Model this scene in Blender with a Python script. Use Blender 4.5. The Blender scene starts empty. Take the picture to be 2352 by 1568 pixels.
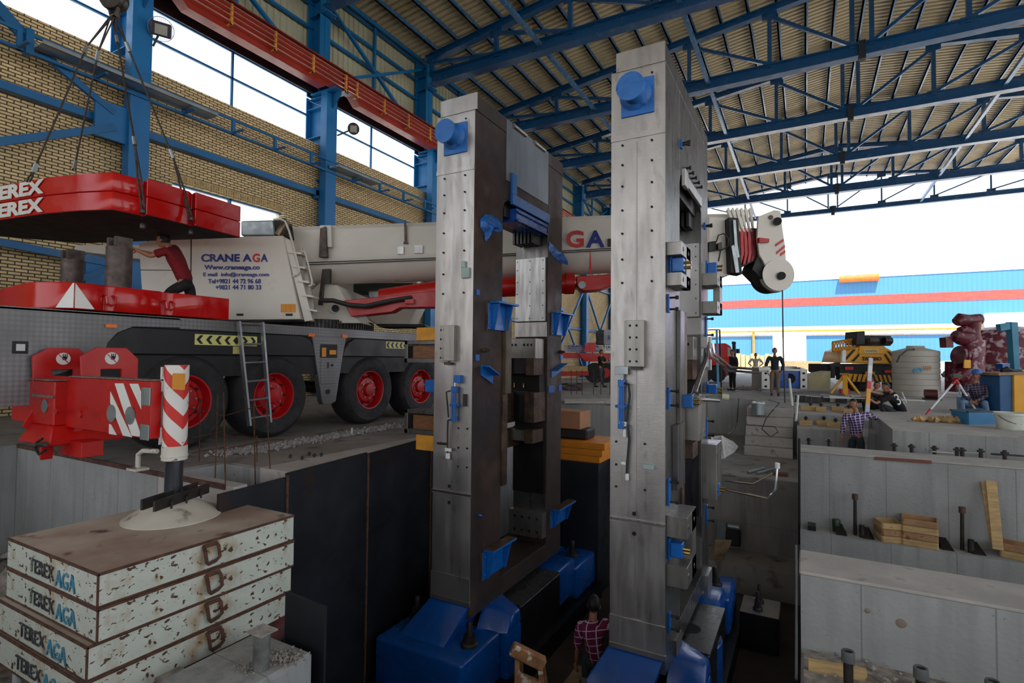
import bpy, bmesh, math, random
from mathutils import Vector, Matrix
random.seed(7)
C = bpy.context.scene.collection
R = math.radians
V = Vector
# ---------------------------------------------------------------- camera
CX, CY, FPX = 1176.0, 784.0, 1230.0
YAW, PIT, ROL, HC = R(-28.73), R(1.81), R(0.524), 1.3
FW = V((math.sin(YAW)*math.cos(PIT), math.cos(YAW)*math.cos(PIT), math.sin(PIT)))
_r = V((math.cos(YAW), -math.sin(YAW), 0)); _u = _r.cross(FW)
RT = math.cos(ROL)*_r + math.sin(ROL)*_u
UP = -math.sin(ROL)*_r + math.cos(ROL)*_u
CAM = V((0, 0, HC))
cd = bpy.data.cameras.new('camera'); cam = bpy.data.objects.new('camera', cd); C.objects.link(cam)
cam.matrix_world = Matrix(((RT.x, UP.x, -FW.x, 0), (RT.y, UP.y, -FW.y, 0), (RT.z, UP.z, -FW.z, HC), (0, 0, 0, 1)))
cd.sensor_width = 36; cd.lens = FPX/2352*36; cd.clip_start = 0.05; cd.clip_end = 600
bpy.context.scene.camera = cam
def at(px, py, x=None, y=None, z=None, d=None):
    """the point of the place seen at a pixel, on a plane x=, y=, z= or at a depth d="""
    r = FW*FPX + RT*(px-CX) - UP*(py-CY)
    if z is not None: t = (z-HC)/r.z
    elif x is not None: t = x/r.x
    elif y is not None: t = y/r.y
    else: t = d/FPX
    return CAM + r*t
# ---------------------------------------------------------------- world, sun, exposure
sc = bpy.context.scene
w = bpy.data.worlds.new('world'); sc.world = w; w.use_nodes = True
nt = w.node_tree; nt.nodes.clear()
bg = nt.nodes.new('ShaderNodeBackground'); wo = nt.nodes.new('ShaderNodeOutputWorld')
tc = nt.nodes.new('ShaderNodeTexCoord'); sp = nt.nodes.new('ShaderNodeSeparateXYZ'); cr = nt.nodes.new('ShaderNodeValToRGB')
nt.links.new(tc.outputs['Generated'], sp.inputs[0]); nt.links.new(sp.outputs['Z'], cr.inputs[0])
cr.color_ramp.elements[0].position = 0.0; cr.color_ramp.elements[0].color = (0.97, 0.98, 1, 1)
cr.color_ramp.elements[1].position = 0.6; cr.color_ramp.elements[1].color = (0.68, 0.83, 1, 1)
nt.links.new(cr.outputs[0], bg.inputs[0]); nt.links.new(bg.outputs[0], wo.inputs[0])
bg.inputs[1].default_value = 1.45
sl = bpy.data.lights.new('sun', 'SUN'); sl.energy = 8.5; sl.angle = R(1.5); sl.color = (1, 0.96, 0.9)
so = bpy.data.objects.new('sun', sl); C.objects.link(so); so.rotation_euler = (R(28), R(14), 0)
vs = sc.view_settings; vs.view_transform = 'Standard'; vs.look = 'None'; vs.gamma = 1; vs.use_curve_mapping = False
vs.exposure = 0.36
# ---------------------------------------------------------------- materials
def srgb(r, g, b):
    f = lambda c: (c/255/12.92) if c/255 <= 0.04045 else ((c/255+0.055)/1.055)**2.4
    return (f(r), f(g), f(b))
def nodes(name):
    m = bpy.data.materials.new(name); m.use_nodes = True; t = m.node_tree
    return m, t, t.nodes['Principled BSDF']
def N(t, kind, **kw):
    n = t.nodes.new(kind)
    for k, v in kw.items():
        if k.startswith('i_'): n.inputs[k[2:].replace('_', ' ')].default_value = v
        else: setattr(n, k, v)
    return n
def mixc(t, fac, a, b, mode='MIX'):
    n = t.nodes.new('ShaderNodeMix'); n.data_type = 'RGBA'; n.blend_type = mode
    for i, v in ((0, fac), (6, a), (7, b)):
        if isinstance(v, bpy.types.NodeSocket): t.links.new(v, n.inputs[i])
        elif i == 0: n.inputs[0].default_value = v
        else: n.inputs[i].default_value = (*v[:3], 1)
    return n.outputs[2]
def ramp(t, src, a, b):
    n = t.nodes.new('ShaderNodeMapRange'); t.links.new(src, n.inputs[0]); n.inputs[1].default_value = a; n.inputs[2].default_value = b
    return n.outputs[0]
def coord(t, scale=(1, 1, 1), rot=(0, 0, 0)):
    c = t.nodes.new('ShaderNodeTexCoord'); m = t.nodes.new('ShaderNodeMapping')
    m.inputs['Scale'].default_value = scale; m.inputs['Rotation'].default_value = rot
    t.links.new(c.outputs['Object'], m.inputs[0]); return m.outputs[0]
def noise(t, sc_, detail=4, scale=(1, 1, 1), dist=0):
    n = t.nodes.new('ShaderNodeTexNoise'); n.inputs['Scale'].default_value = sc_; n.inputs['Detail'].default_value = detail
    n.inputs['Distortion'].default_value = dist
    t.links.new(coord(t, scale), n.inputs['Vector']); return n.outputs['Fac']
MC = {}
def mk(name, col, rough=.6, metal=0, var=.15, vs_=2.0, bump=0, bs=30, rust=None, rt=(.6, .68), rs=6, stretch=(1, 1, 1), spec=.5, rvar=.1, col2=None, c2=(.5, .6), c2s=1.5, bst=None):
    """painted or bare surface: tone variation, an optional second colour in patches, optional rust/dirt specks, fine bump"""
    if name in MC: return MC[name]
    m, t, b = nodes(name)
    c = tuple(min(1, x*(1-var)) for x in col); d = tuple(min(1, x*(1+var)) for x in col)
    o = mixc(t, ramp(t, noise(t, vs_, 5, stretch), .35, .65), c, d)
    if col2: o = mixc(t, ramp(t, noise(t, c2s, 6, stretch, .3), *c2), o, col2)
    if rust:
        f = ramp(t, noise(t, rs, 8), *rt); o = mixc(t, f, o, rust)
    t.links.new(o, b.inputs['Base Color'])
    rr = t.nodes.new('ShaderNodeMapRange'); t.links.new(noise(t, vs_*3, 4, stretch), rr.inputs[0])
    rr.inputs[1].default_value = .3; rr.inputs[2].default_value = .7; rr.inputs[3].default_value = max(.02, rough-rvar); rr.inputs[4].default_value = min(1, rough+rvar)
    t.links.new(rr.outputs[0], b.inputs['Roughness'])
    b.inputs['Metallic'].default_value = metal; b.inputs['Specular IOR Level'].default_value = spec
    if bump:
        bn = t.nodes.new('ShaderNodeBump'); bn.inputs['Strength'].default_value = bump; bn.inputs['Distance'].default_value = .02
        t.links.new(noise(t, bs, 4, bst or stretch), bn.inputs['Height']); t.links.new(bn.outputs[0], b.inputs['Normal'])
    MC[name] = m; return m
def plane_vec(t, axes):
    """object coordinates rearranged so that two of them run along a texture's x and y"""
    c = t.nodes.new('ShaderNodeTexCoord'); s = t.nodes.new('ShaderNodeSeparateXYZ'); k = t.nodes.new('ShaderNodeCombineXYZ')
    t.links.new(c.outputs['Object'], s.inputs[0])
    for i, a in enumerate(axes): t.links.new(s.outputs[a], k.inputs[i])
    return k.outputs[0]
def mbrick(name, axes, c1, c2, mortar, bw, rh, ms, bumpd=.01):
    m, t, b = nodes(name); br = t.nodes.new('ShaderNodeTexBrick')
    t.links.new(plane_vec(t, axes), br.inputs['Vector'])
    br.inputs['Scale'].default_value = 1; br.inputs['Brick Width'].default_value = bw; br.inputs['Row Height'].default_value = rh
    br.inputs['Mortar Size'].default_value = ms; br.inputs['Mortar Smooth'].default_value = .1; br.inputs['Bias'].default_value = 0
    br.inputs['Color1'].default_value = (*c1, 1); br.inputs['Color2'].default_value = (*c2, 1); br.inputs['Mortar'].default_value = (*mortar, 1)
    o = mixc(t, ramp(t, noise(t, .5, 4), .3, .7), br.outputs['Color'], tuple(x*.8 for x in c1)) if 0 else br.outputs['Color']
    o = mixc(t, .25, o, mixc(t, ramp(t, noise(t, 6, 4), .3, .7), (.3, .25, .18), (1, .95, .85)), 'MULTIPLY')
    t.links.new(o, b.inputs['Base Color']); b.inputs['Roughness'].default_value = .9
    bn = t.nodes.new('ShaderNodeBump'); bn.inputs['Strength'].default_value = .8; bn.inputs['Distance'].default_value = bumpd; bn.invert = True
    t.links.new(br.outputs['Fac'], bn.inputs['Height']); t.links.new(bn.outputs[0], b.inputs['Normal'])
    return m
def mconc(name, col, axes, pw=1.0, ph=2.4, line=.35, stain=.35):
    """board-marked concrete: grain, pits, water stains, faint formwork joints"""
    m, t, b = nodes(name)
    a = mixc(t, ramp(t, noise(t, 1.3, 8), .3, .7), tuple(x*.82 for x in col), tuple(x*1.12 for x in col))
    a = mixc(t, ramp(t, noise(t, 3, 6, (3, 3, .25)), .45, .75), a, tuple(x*(1-stain) for x in col))
    br = t.nodes.new('ShaderNodeTexBrick'); t.links.new(plane_vec(t, axes), br.inputs['Vector'])
    for k, v in (('Scale', 1), ('Brick Width', pw), ('Row Height', ph), ('Mortar Size', .008), ('Mortar Smooth', .6)): br.inputs[k].default_value = v
    br.offset = 0.0
    f = t.nodes.new('ShaderNodeMath'); f.operation = 'MULTIPLY'; t.links.new(br.outputs['Fac'], f.inputs[0]); f.inputs[1].default_value = line
    a = mixc(t, f.outputs[0], a, tuple(x*.35 for x in col))
    a = mixc(t, ramp(t, noise(t, 28, 3), .68, .74), a, tuple(x*.5 for x in col))
    t.links.new(a, b.inputs['Base Color']); b.inputs['Roughness'].default_value = .88
    bn = t.nodes.new('ShaderNodeBump'); bn.inputs['Strength'].default_value = .35; bn.inputs['Distance'].default_value = .02
    t.links.new(noise(t, 22, 8), bn.inputs['Height']); t.links.new(bn.outputs[0], b.inputs['Normal'])
    return m
# ---------------------------------------------------------------- mesh builder
ORI = {}
class M:
    def __init__(s): s.v = []; s.f = []; s.mi = []; s.cur = 0
    def add(s, vs, fs):
        o = len(s.v); s.v += [V(p) for p in vs]; s.f += [tuple(i+o for i in f) for f in fs]; s.mi += [s.cur]*len(fs); return s
    def box(s, x0, x1, y0, y1, z0, z1):
        return s.add([(x, y, z) for x in (x0, x1) for y in (y0, y1) for z in (z0, z1)],
                     [(0, 1, 3, 2), (4, 6, 7, 5), (0, 4, 5, 1), (2, 3, 7, 6), (0, 2, 6, 4), (1, 5, 7, 3)])
    def hexa(s, a, b):
        """two quads of four points joined to a six-sided block"""
        return s.add(list(a)+list(b), [(3, 2, 1, 0), (4, 5, 6, 7), (0, 1, 5, 4), (1, 2, 6, 5), (2, 3, 7, 6), (3, 0, 4, 7)])
    def prism(s, pts, vec):
        n = len(pts); vec = V(vec); a = [V(p) for p in pts]
        return s.add(a+[p+vec for p in a], [tuple(range(n))[::-1], tuple(range(n, 2*n))]+[(i, (i+1) % n, (i+1) % n+n, i+n) for i in range(n)])
    def beam(s, p0, p1, w, h, up=(0, 0, 1)):
        p0 = V(p0); p1 = V(p1); d = (p1-p0).normalized(); up = V(up)
        if abs(d.dot(up)) > .98: up = V((1, 0, 0)) if abs(d.x) < .9 else V((0, 1, 0))
        sx = d.cross(up).normalized(); uz = sx.cross(d).normalized()
        q = [sx*(w/2)*i+uz*(h/2)*j for i, j in ((-1, -1), (1, -1), (1, 1), (-1, 1))]
        return s.hexa([p0+k for k in q], [p1+k for k in q])
    def py(s, y, x0, y0, x1, y1, dep):
        """block standing on the plane y, seen between two pixels, rising dep towards -y"""
        a = at(x0, y0, y=y); b = at(x1, y1, y=y); return s.box(a.x, b.x, y-dep, y, min(a.z, b.z), max(a.z, b.z))
    def px(s, x, x0, y0, x1, y1, dep):
        a = at(x0, y0, x=x); b = at(x1, y1, x=x); return s.box(x, x+dep, a.y, b.y, min(a.z, b.z), max(a.z, b.z))
    def ibeam(s, p0, p1, w, h, tf=.02, tw=.014, up=(0, 0, 1)):
        p0 = V(p0); p1 = V(p1); d = (p1-p0).normalized(); up = V(up)
        if abs(d.dot(up)) > .98: up = V((1, 0, 0))
        sx = d.cross(up).normalized(); uz = sx.cross(d).normalized()
        for k in (-1, 1): s.beam(p0+uz*k*(h-tf)/2, p1+uz*k*(h-tf)/2, w, tf, uz)
        return s.beam(p0, p1, tw, h-2*tf, uz)
    def tube(s, p0, p1, r, n=12, r1=None, cap=True):
        p0 = V(p0); p1 = V(p1); r1 = r if r1 is None else r1; d = (p1-p0).normalized()
        a = d.orthogonal().normalized(); b = d.cross(a)
        c = [math.cos(2*math.pi*i/n)*a+math.sin(2*math.pi*i/n)*b for i in range(n)]
        fs = [(i, (i+1) % n, n+(i+1) % n, n+i) for i in range(n)]
        if cap: fs += [tuple(range(n))[::-1], tuple(range(n, 2*n))]
        return s.add([p0+k*r for k in c]+[p1+k*r1 for k in c], fs)
    def path(s, pts, r, n=8):
        pts = [V(p) for p in pts]; rings = []; a = None; m = len(pts)
        for i, p in enumerate(pts):
            d = (pts[min(i+1, m-1)]-pts[max(i-1, 0)]).normalized()
            a = d.orthogonal().normalized() if a is None else (a-d*a.dot(d)).normalized()
            b = d.cross(a); rr = r[i] if isinstance(r, (list, tuple)) else r
            rings.append([p+(math.cos(2*math.pi*k/n)*a+math.sin(2*math.pi*k/n)*b)*rr for k in range(n)])
        fs = [(i*n+k, i*n+(k+1) % n, (i+1)*n+(k+1) % n, (i+1)*n+k) for i in range(m-1) for k in range(n)]
        return s.add([q for g in rings for q in g], fs+[tuple(range(n))[::-1], tuple(range((m-1)*n, m*n))])
    def lathe(s, prof, c, ax=(0, 0, 1), n=24, cap=(1, 1)):
        ax = V(ax).normalized(); a = ax.orthogonal().normalized(); b = ax.cross(a); c = V(c); m = len(prof)
        vs = [c+ax*h+(math.cos(2*math.pi*k/n)*a+math.sin(2*math.pi*k/n)*b)*max(r, 1e-4) for r, h in prof for k in range(n)]
        fs = [(i*n+k, i*n+(k+1) % n, (i+1)*n+(k+1) % n, (i+1)*n+k) for i in range(m-1) for k in range(n)]
        return s.add(vs, fs+([tuple(range(n))[::-1]] if cap[0] else [])+([tuple(range((m-1)*n, m*n))] if cap[1] else []))
    def build(s, name, mat, parent=None, bev=0, smooth=None, local=False, seg=1):
        me = bpy.data.meshes.new(name); o = bpy.data.objects.new(name, me); C.objects.link(o)
        if parent is not None and not local: org = ORI.get(parent, V((0, 0, 0)))
        elif parent is None and not local:
            org = V(((min(p.x for p in s.v)+max(p.x for p in s.v))/2, (min(p.y for p in s.v)+max(p.y for p in s.v))/2, min(p.z for p in s.v)))
        else: org = V((0, 0, 0))
        me.from_pydata([p-org for p in s.v], [], s.f)
        if any(s.mi): me.polygons.foreach_set('material_index', s.mi)
        bm = bmesh.new(); bm.from_mesh(me); bmesh.ops.recalc_face_normals(bm, faces=bm.faces)
        if bev:
            es = [e for e in bm.edges if len(e.link_faces) == 2 and e.calc_face_angle(0) > .5]
            bmesh.ops.bevel(bm, geom=es, offset=bev, segments=seg, affect='EDGES', profile=.5, clamp_overlap=True)
        for f in bm.faces: f.smooth = True
        bm.to_mesh(me); bm.free()
        try: me.set_sharp_from_angle(angle=R(35 if smooth is None else smooth))
        except Exception: pass
        for q in (mat if isinstance(mat, (list, tuple)) else [mat]): me.materials.append(q)
        if parent is None:
            o.location = org; ORI[o] = org
        else:
            o.parent = parent; ORI[o] = ORI.get(parent, V((0, 0, 0))) if not local else V((0, 0, 0))
            if parent.type != 'EMPTY': pass
        return o
def tag(o, label, cat, group=None, kind=None):
    if label: o['label'] = label
    if cat: o['category'] = cat
    if group: o['group'] = group
    if kind: o['kind'] = kind
    return o
def thing(name, label, cat, loc=(0, 0, 0), rotz=0, group=None):
    o = bpy.data.objects.new(name, None); C.objects.link(o); o.location = loc; o.rotation_euler = (0, 0, rotz)
    o.empty_display_size = .2; ORI[o] = V(loc); return tag(o, label, cat, group)
def struct(name, m, mat, **kw):
    o = m.build(name, mat, **kw); o['kind'] = 'structure'; return o
def dup(root, loc, rotz=None, label=None, group=None):
    r = root.copy(); C.objects.link(r); r.location = loc
    if rotz is not None: r.rotation_euler = (0, 0, rotz)
    if label: r['label'] = label
    if group: r['group'] = group
    for ch in list(root.children):
        c = ch.copy(); C.objects.link(c); c.parent = r
        for g in list(ch.children):
            d = g.copy(); C.objects.link(d); d.parent = c
    return r
def text_mesh(s_, size, ext=.003, bold=0, spacing=1.0):
    cu = bpy.data.curves.new('t', 'FONT'); cu.body = s_; cu.size = size; cu.extrude = ext; cu.offset = bold; cu.space_character = spacing
    cu.resolution_u = 3; cu.align_x = 'LEFT'
    o = bpy.data.objects.new('t', cu); C.objects.link(o)
    dg = bpy.context.evaluated_depsgraph_get(); dg.update()
    me = bpy.data.meshes.new_from_object(o.evaluated_get(dg)); bpy.data.objects.remove(o); bpy.data.curves.remove(cu)
    return me
def text(s_, p0, xdir, ydir, width, height, mat, parent, name='lettering', ext=.003, bold=0, spacing=1.0):
    """lettering laid on a surface: lower left corner p0, fitted into width x height along xdir, ydir"""
    me = text_mesh(s_, 1.0, ext, bold, spacing); me.name = name
    xs = [v.co.x for v in me.vertices]; ys = [v.co.y for v in me.vertices]
    x0, x1, y0, y1 = min(xs), max(xs), min(ys), max(ys)
    X = V(xdir).normalized(); Y = V(ydir).normalized(); Z = X.cross(Y); p0 = V(p0); og = ORI.get(parent, V((0, 0, 0)))
    for v in me.vertices:
        a = (v.co.x-x0)/(x1-x0)*width; b_ = (v.co.y-y0)/(y1-y0)*height
        v.co = p0+X*a+Y*b_+Z*(v.co.z*1.0)-og
    me.materials.clear(); me.materials.append(mat)
    o = bpy.data.objects.new(name, me); C.objects.link(o); o.parent = parent; ORI[o] = og; return o
# ================================================================ the hall
YK = [0.6, 6.6, 12.5, 18.3, 24.3, 30.3, 36.8, 43.3, 49.4]
XR, XL = 18.0, -14.0
BLUE = srgb(4, 90, 142)
m_blue = mk('blue painted steel', BLUE, .42, var=.12, vs_=.8, rust=srgb(70, 80, 90), rt=(.68, .78), rs=5)
m_truss = mk('glossy truss blue', srgb(6, 70, 118), .24, var=.08, vs_=.8, spec=.9, rvar=.06)
m_blue_l = mk('blue painted light section', srgb(10, 100, 158), .45, var=.1, vs_=1)
m_tie = mk('glossy blue purlin', srgb(58, 104, 148), .22, .3, var=.08, spec=1)
m_orange = mk('red oxide crane rail paint', srgb(138, 36, 20), .38, var=.15, vs_=.9, rust=srgb(110, 30, 16), rt=(.6, .75), rs=2.5)
m_galv = mk('galvanised sheet', srgb(150, 158, 160), .38, .75, var=.12, vs_=3)
m_black = mk('black rubber', (.012, .012, .013), .6, var=.3)
m_sheet = mk('cream roof sheeting', srgb(186, 172, 140), .38, var=.1, vs_=.5, col2=srgb(160, 146, 112), c2=(.55, .7), c2s=.35)
m_clad = mk('grey wall sheeting', srgb(150, 150, 130), .55, var=.1, vs_=.5)
m_copper = mk('conductor bar', srgb(190, 150, 140), .35, .6)
m_yel = mk('yellow insulator', srgb(200, 130, 30), .5)
m_brick = mbrick('buff face brick', ('Y', 'Z'), srgb(228, 206, 158), srgb(208, 184, 138), srgb(84, 70, 56), .225, .072, .012)
m_pane, t_, b_ = nodes('frosted window sheet'); t_.nodes.remove(b_)
_tr = N(t_, 'ShaderNodeBsdfTransparent'); _tr.inputs[0].default_value = (.93, .97, 1, 1)
_tl = N(t_, 'ShaderNodeBsdfTranslucent'); _tl.inputs[0].default_value = (.9, .95, 1, 1)
_mx = N(t_, 'ShaderNodeMixShader'); _mx.inputs[0].default_value = .25
t_.links.new(_tr.outputs[0], _mx.inputs[1]); t_.links.new(_tl.outputs[0], _mx.inputs[2]); t_.links.new(_mx.outputs[0], t_.nodes['Material Output'].inputs[0])
def T(x): return 16.15-.125*abs(x-2)
def corr(x0, x1, ya, yb, zf, pitch=.28, dep=.07, thick=.004):
    """ribbed sheet whose ribs run along x"""
    m = M(); n = int((yb-ya)/pitch); prof = []
    for i in range(n):
        y = ya+i*pitch; prof += [(y, 0), (y+pitch*.45, 0), (y+pitch*.55, dep), (y+pitch*.9, dep)]
    prof.append((ya+n*pitch, 0))
    vs = [(x, y, zf(x)+z) for x in (x0, x1) for y, z in prof]; k = len(prof)
    return m.add(vs, [(i, i+1, k+i+1, k+i) for i in range(k-1)])
# roof
struct('ceiling', corr(-15.2, 2, -30, 51.5, lambda x: T(x)+.52), m_sheet)
o = corr(2, 19, -30, 51.5, lambda x: T(x)+.52).build('ceiling', m_sheet); o['kind'] = 'structure'
# upper wall sheeting, ribs vertical
m = M(); pr = []; y = -6.0
while y < 50: pr += [(y, 0), (y+.11, 0), (y+.14, .04), (y+.22, .04)]; y += .25
k = len(pr); m.add([(-15.12-d, yy, z) for z in (10.6, 14.9) for yy, d in pr], [(i, i+1, k+i+1, k+i) for i in range(k-1)])
struct('wall_left_upper', m, m_clad)
struct('wall_left', M().box(-14.95, -14.55, -6, 7.9, 0, 8.55).box(-14.95, -14.55, 7.9, 11.35, 0, 4.6).box(-14.95, -14.55, 7.9, 11.35, 5.88, 8.55)
       .box(-14.95, -14.55, 11.35, 33.6, 0, 8.55).box(-14.95, -14.55, 33.6, 35.9, 0, 5.85).box(-14.95, -14.55, 33.6, 35.9, 7.0, 8.55).box(-14.95, -14.55, 35.9, 50, 0, 8.55), m_brick)
m = M(); y = 8.0                                            # soldier course over the low window
while y < 11.4: m.box(-14.56, -14.538, y-.1, y-.045, 5.9, 6.1); y += .075
struct('trim_1', m, mk('soldier brick', srgb(176, 152, 108), .9, var=.25, vs_=9))
# windows: panes, bars, header
for i in range(7):
    y0, y1 = YK[i]+.45, YK[i+1]
    if i > 5: continue
    w_ = thing('window_%d' % (i+1), None, None, (-15.02, (y0+y1)/2, 8.55)); w_['kind'] = 'structure'
    M().box(-15.06, -15.04, y0-.2, y1+.2, 8.5, 10.6).build('pane', m_pane, w_)
    fr = M().box(-15.03, -14.97, y0, y1, 9.57, 9.63).box(-15.03, -14.97, (y0+y1)/2-.03, (y0+y1)/2+.03, 8.55, 10.5)
    fr.build('glazing_bar', m_blue, w_)
    M().box(-15.03, -14.8, y0, y1, 10.5, 10.56).box(-15.03, -14.98, y0, y1, 10.38, 10.56).build('header_beam', m_blue_l, w_)
w_ = thing('window_8', None, None, (-14.75, 9.6, 4.6)); w_['kind'] = 'structure'
M().box(-14.8, -14.78, 7.9, 11.35, 4.6, 5.88).build('pane', m_pane, w_)
M().box(-14.8, -14.7, 7.9, 11.35, 5.84, 5.88).box(-14.8, -14.7, 7.9, 11.35, 4.6, 4.68).box(-14.8, -14.7, 9.6, 9.66, 4.6, 5.88).build('window_frame', m_blue, w_)
w_ = thing('window_9', None, None, (-14.75, 34.7, 5.85)); w_['kind'] = 'structure'
M().box(-14.8, -14.78, 33.6, 35.9, 5.85, 7.0).build('pane', m_pane, w_)
M().box(-14.8, -14.7, 33.6, 35.9, 6.93, 7.0).box(-14.8, -14.7, 34.72, 34.78, 5.85, 7.0).build('window_frame', m_blue, w_)
# wall columns
COLL = {1: 'blue steel wall column nearest the camera, behind the hoisted red slabs', 2: 'blue steel wall column between the two floodlit window bays',
        3: 'blue steel wall column just left of the left mill housing', 4: 'blue steel wall column seen past the right side of the left housing top',
        5: 'blue steel wall column hidden mostly by the left housing far post', 6: 'blue steel wall column above the red trailer between the housings',
        7: 'blue steel wall column beyond the one above the red trailer'}
for i, y0 in enumerate(YK[:8]):
    c = thing('steel_column', COLL.get(i, 'blue steel wall column at the near end of the left wall'), 'column', (-14.2, y0+.22, 0))
    M().box(-14.3, -14.0, y0, y0+.45, 0, 10.22).build('column_flange', m_blue_l, c, bev=.008)
    m = M().box(-15.0, -14.3, y0+.2, y0+.23, 0, 10.2).box(-15.03, -14.99, y0, y0+.45, 0, 10.2)
    for z in (2, 4, 5.6, 7.25, 8.75, 9.75, 10.1): m.box(-14.99, -14.3, y0+.02, y0+.2, z, z+.02)
    m.beam((-14.98, y0+.1, 10.12), (-14.32, y0+.1, 9.78), .05, .03)
    m.build('column_web', m_blue_l, c)
    M().box(-14.75, -13.55, y0-.05, y0+.5, 10.2, 10.25).hexa([(-14, y0+.2, 9.7), (-14, y0+.25, 9.7), (-13.6, y0+.25, 10.1), (-13.6, y0+.2, 10.1)], [(-14, y0+.2, 10.2), (-14, y0+.25, 10.2), (-13.6, y0+.25, 10.2), (-13.6, y0+.2, 10.2)]).build('bracket', m_blue, c)
    m = M().box(-14.45, -14.41, y0, y0+.45, 10.25, 14.1).box(-15.02, -14.98, y0, y0+.45, 10.25, 14.3).box(-15.0, -14.4, y0+.2, y0+.23, 10.25, 14.2)
    for z in (11.6, 13.0, 13.6, 14.0): m.box(-14.99, -14.42, y0+.02, y0+.43, z, z+.025)
    m.build('upper_column', m_blue, c)
    if i >= 2:
        M().box(-14.6, -14.1, y0+.02, y0+.43, 13.0, 13.05).box(-14.4, -14.36, y0-.02, y0+.47, 13.0, 14.45).build('cap_plate', m_blue, c)
for i, y0 in enumerate(YK[:8]):
    c = thing('steel_column', 'blue steel column on the open right side of the hall, outside the frame', 'column', (XR, y0+.22, 0), group='open side columns')
    M().ibeam((XR+.3, y0+.22, 0), (XR+.3, y0+.22, 14.1), .4, .6, .03, .02, up=(1, 0, 0)).build('column_shaft', m_blue, c)
# crane runway beam, one box girder per bay
for i in range(0, 8):
    y0, y1 = YK[i]+.25, YK[i+1]+.2
    g = thing('crane_runway_beam', ['orange red runway beam above the first window bay, cut by the left frame edge', 'orange red crane runway beam over the window with the near floodlight',
        'orange red runway beam over the window with the round floodlight', 'orange red runway beam behind the left housing top', 'orange red runway beam seen as stripes above the white boom, nearer length',
        'orange red runway beam seen as stripes above the white boom, farther length', 'orange red runway beam at the far bay', 'orange red runway beam at the last bay'][i], 'beam', (-13.9, (y0+y1)/2, 10))
    pr = [(y0, 10.25), (y0+.45, 10.25), (y0+.75, 10.0), (y1-.75, 10.0), (y1-.45, 10.25), (y1, 10.25), (y1, 10.78), (y0, 10.78)]
    M().prism([(-13.85, a, b) for a, b in pr], (.36, 0, 0)).build('girder', m_orange, g, bev=.01)
    M().box(-14.1, -13.38, y0, y1, 10.78, 10.82).box(-13.75, -13.68, y0, y1, 10.82, 10.9).build('rail', mk('dark red oxide', srgb(110, 30, 16), .5), g)
    m = M()
    for z in (10.16, 10.31, 10.46, 10.6): m.box(-13.31, -13.285, y0, y1, z, z+.025)
    m.build('conductor_rail', m_copper, g)
    m = M(); y = y0+.4
    while y < y1: m.box(-13.5, -13.28, y, y+.05, 10.1, 10.14).box(-13.36, -13.3, y, y+.06, 10.1, 10.66); y += 1.35
    m.build('rail_bracket', m_yel, g)
    M().box(-14.7, -14.65, y0, y1, 10.25, 10.75).box(-14.8, -13.85, y0, y1, 10.72, 10.76).build('walkway_plate', mk('dark walkway steel', srgb(38, 36, 44), .6), g)
# upper wall rails, posts and cross braces
GL = ['upper', 'middle', 'lower', 'top']
for j, z in enumerate((14.3, 13.5, 12.65, 11.8)):
    tag(M().box(-15.05, -14.93, -5, 49, z, z+.09).build('wall_girt', m_blue, None), 'horizontal blue girt on the sheeted upper wall, number %s of four counted from the roof' % ['one', 'two', 'three', 'four'][j], 'girt')
for i in range(0, 7):
    ym = (YK[i]+YK[i+1])/2+.2
    tag(M().box(-14.93, -14.83, ym-.05, ym+.05, 10.8, 14.6).build('wall_post', m_blue), 'slim blue wall post in the sheeted upper wall of bay %s' % ['one', 'two', 'three', 'four', 'five', 'six', 'seven'][i], 'post')
    if i in (1, 2, 4, 6):
        x = -14.75
        b = thing('cross_brace', 'pair of crossed blue braces on the upper wall, %s' % {1: 'between the two near columns', 2: 'left of the left mill housing top', 4: 'seen between the housings', 6: 'in the far bay'}[i], 'brace', (x, ym, 11))
        M().beam((x, YK[i]+.45, 13.9), (x, YK[i+1], 10.9), .1, .12, (1, 0, 0)).build('diagonal', m_blue, b)
        M().beam((x+.1, YK[i]+.45, 10.9), (x+.1, YK[i+1], 13.9), .1, .12, (1, 0, 0)).build('diagonal', m_blue, b)
tag(M().tube((-14.75, -6, 14.38), (-14.75, 46, 14.38), .08, 10).build('eave_tube', m_blue), 'long blue eave strut where the roof meets the left wall', 'strut')
tag(M().box(-15.08, -14.92, -6, 46, 14.41, 14.55).build('gutter', m_galv), 'galvanised gutter strip along the left eave', 'gutter')
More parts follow.
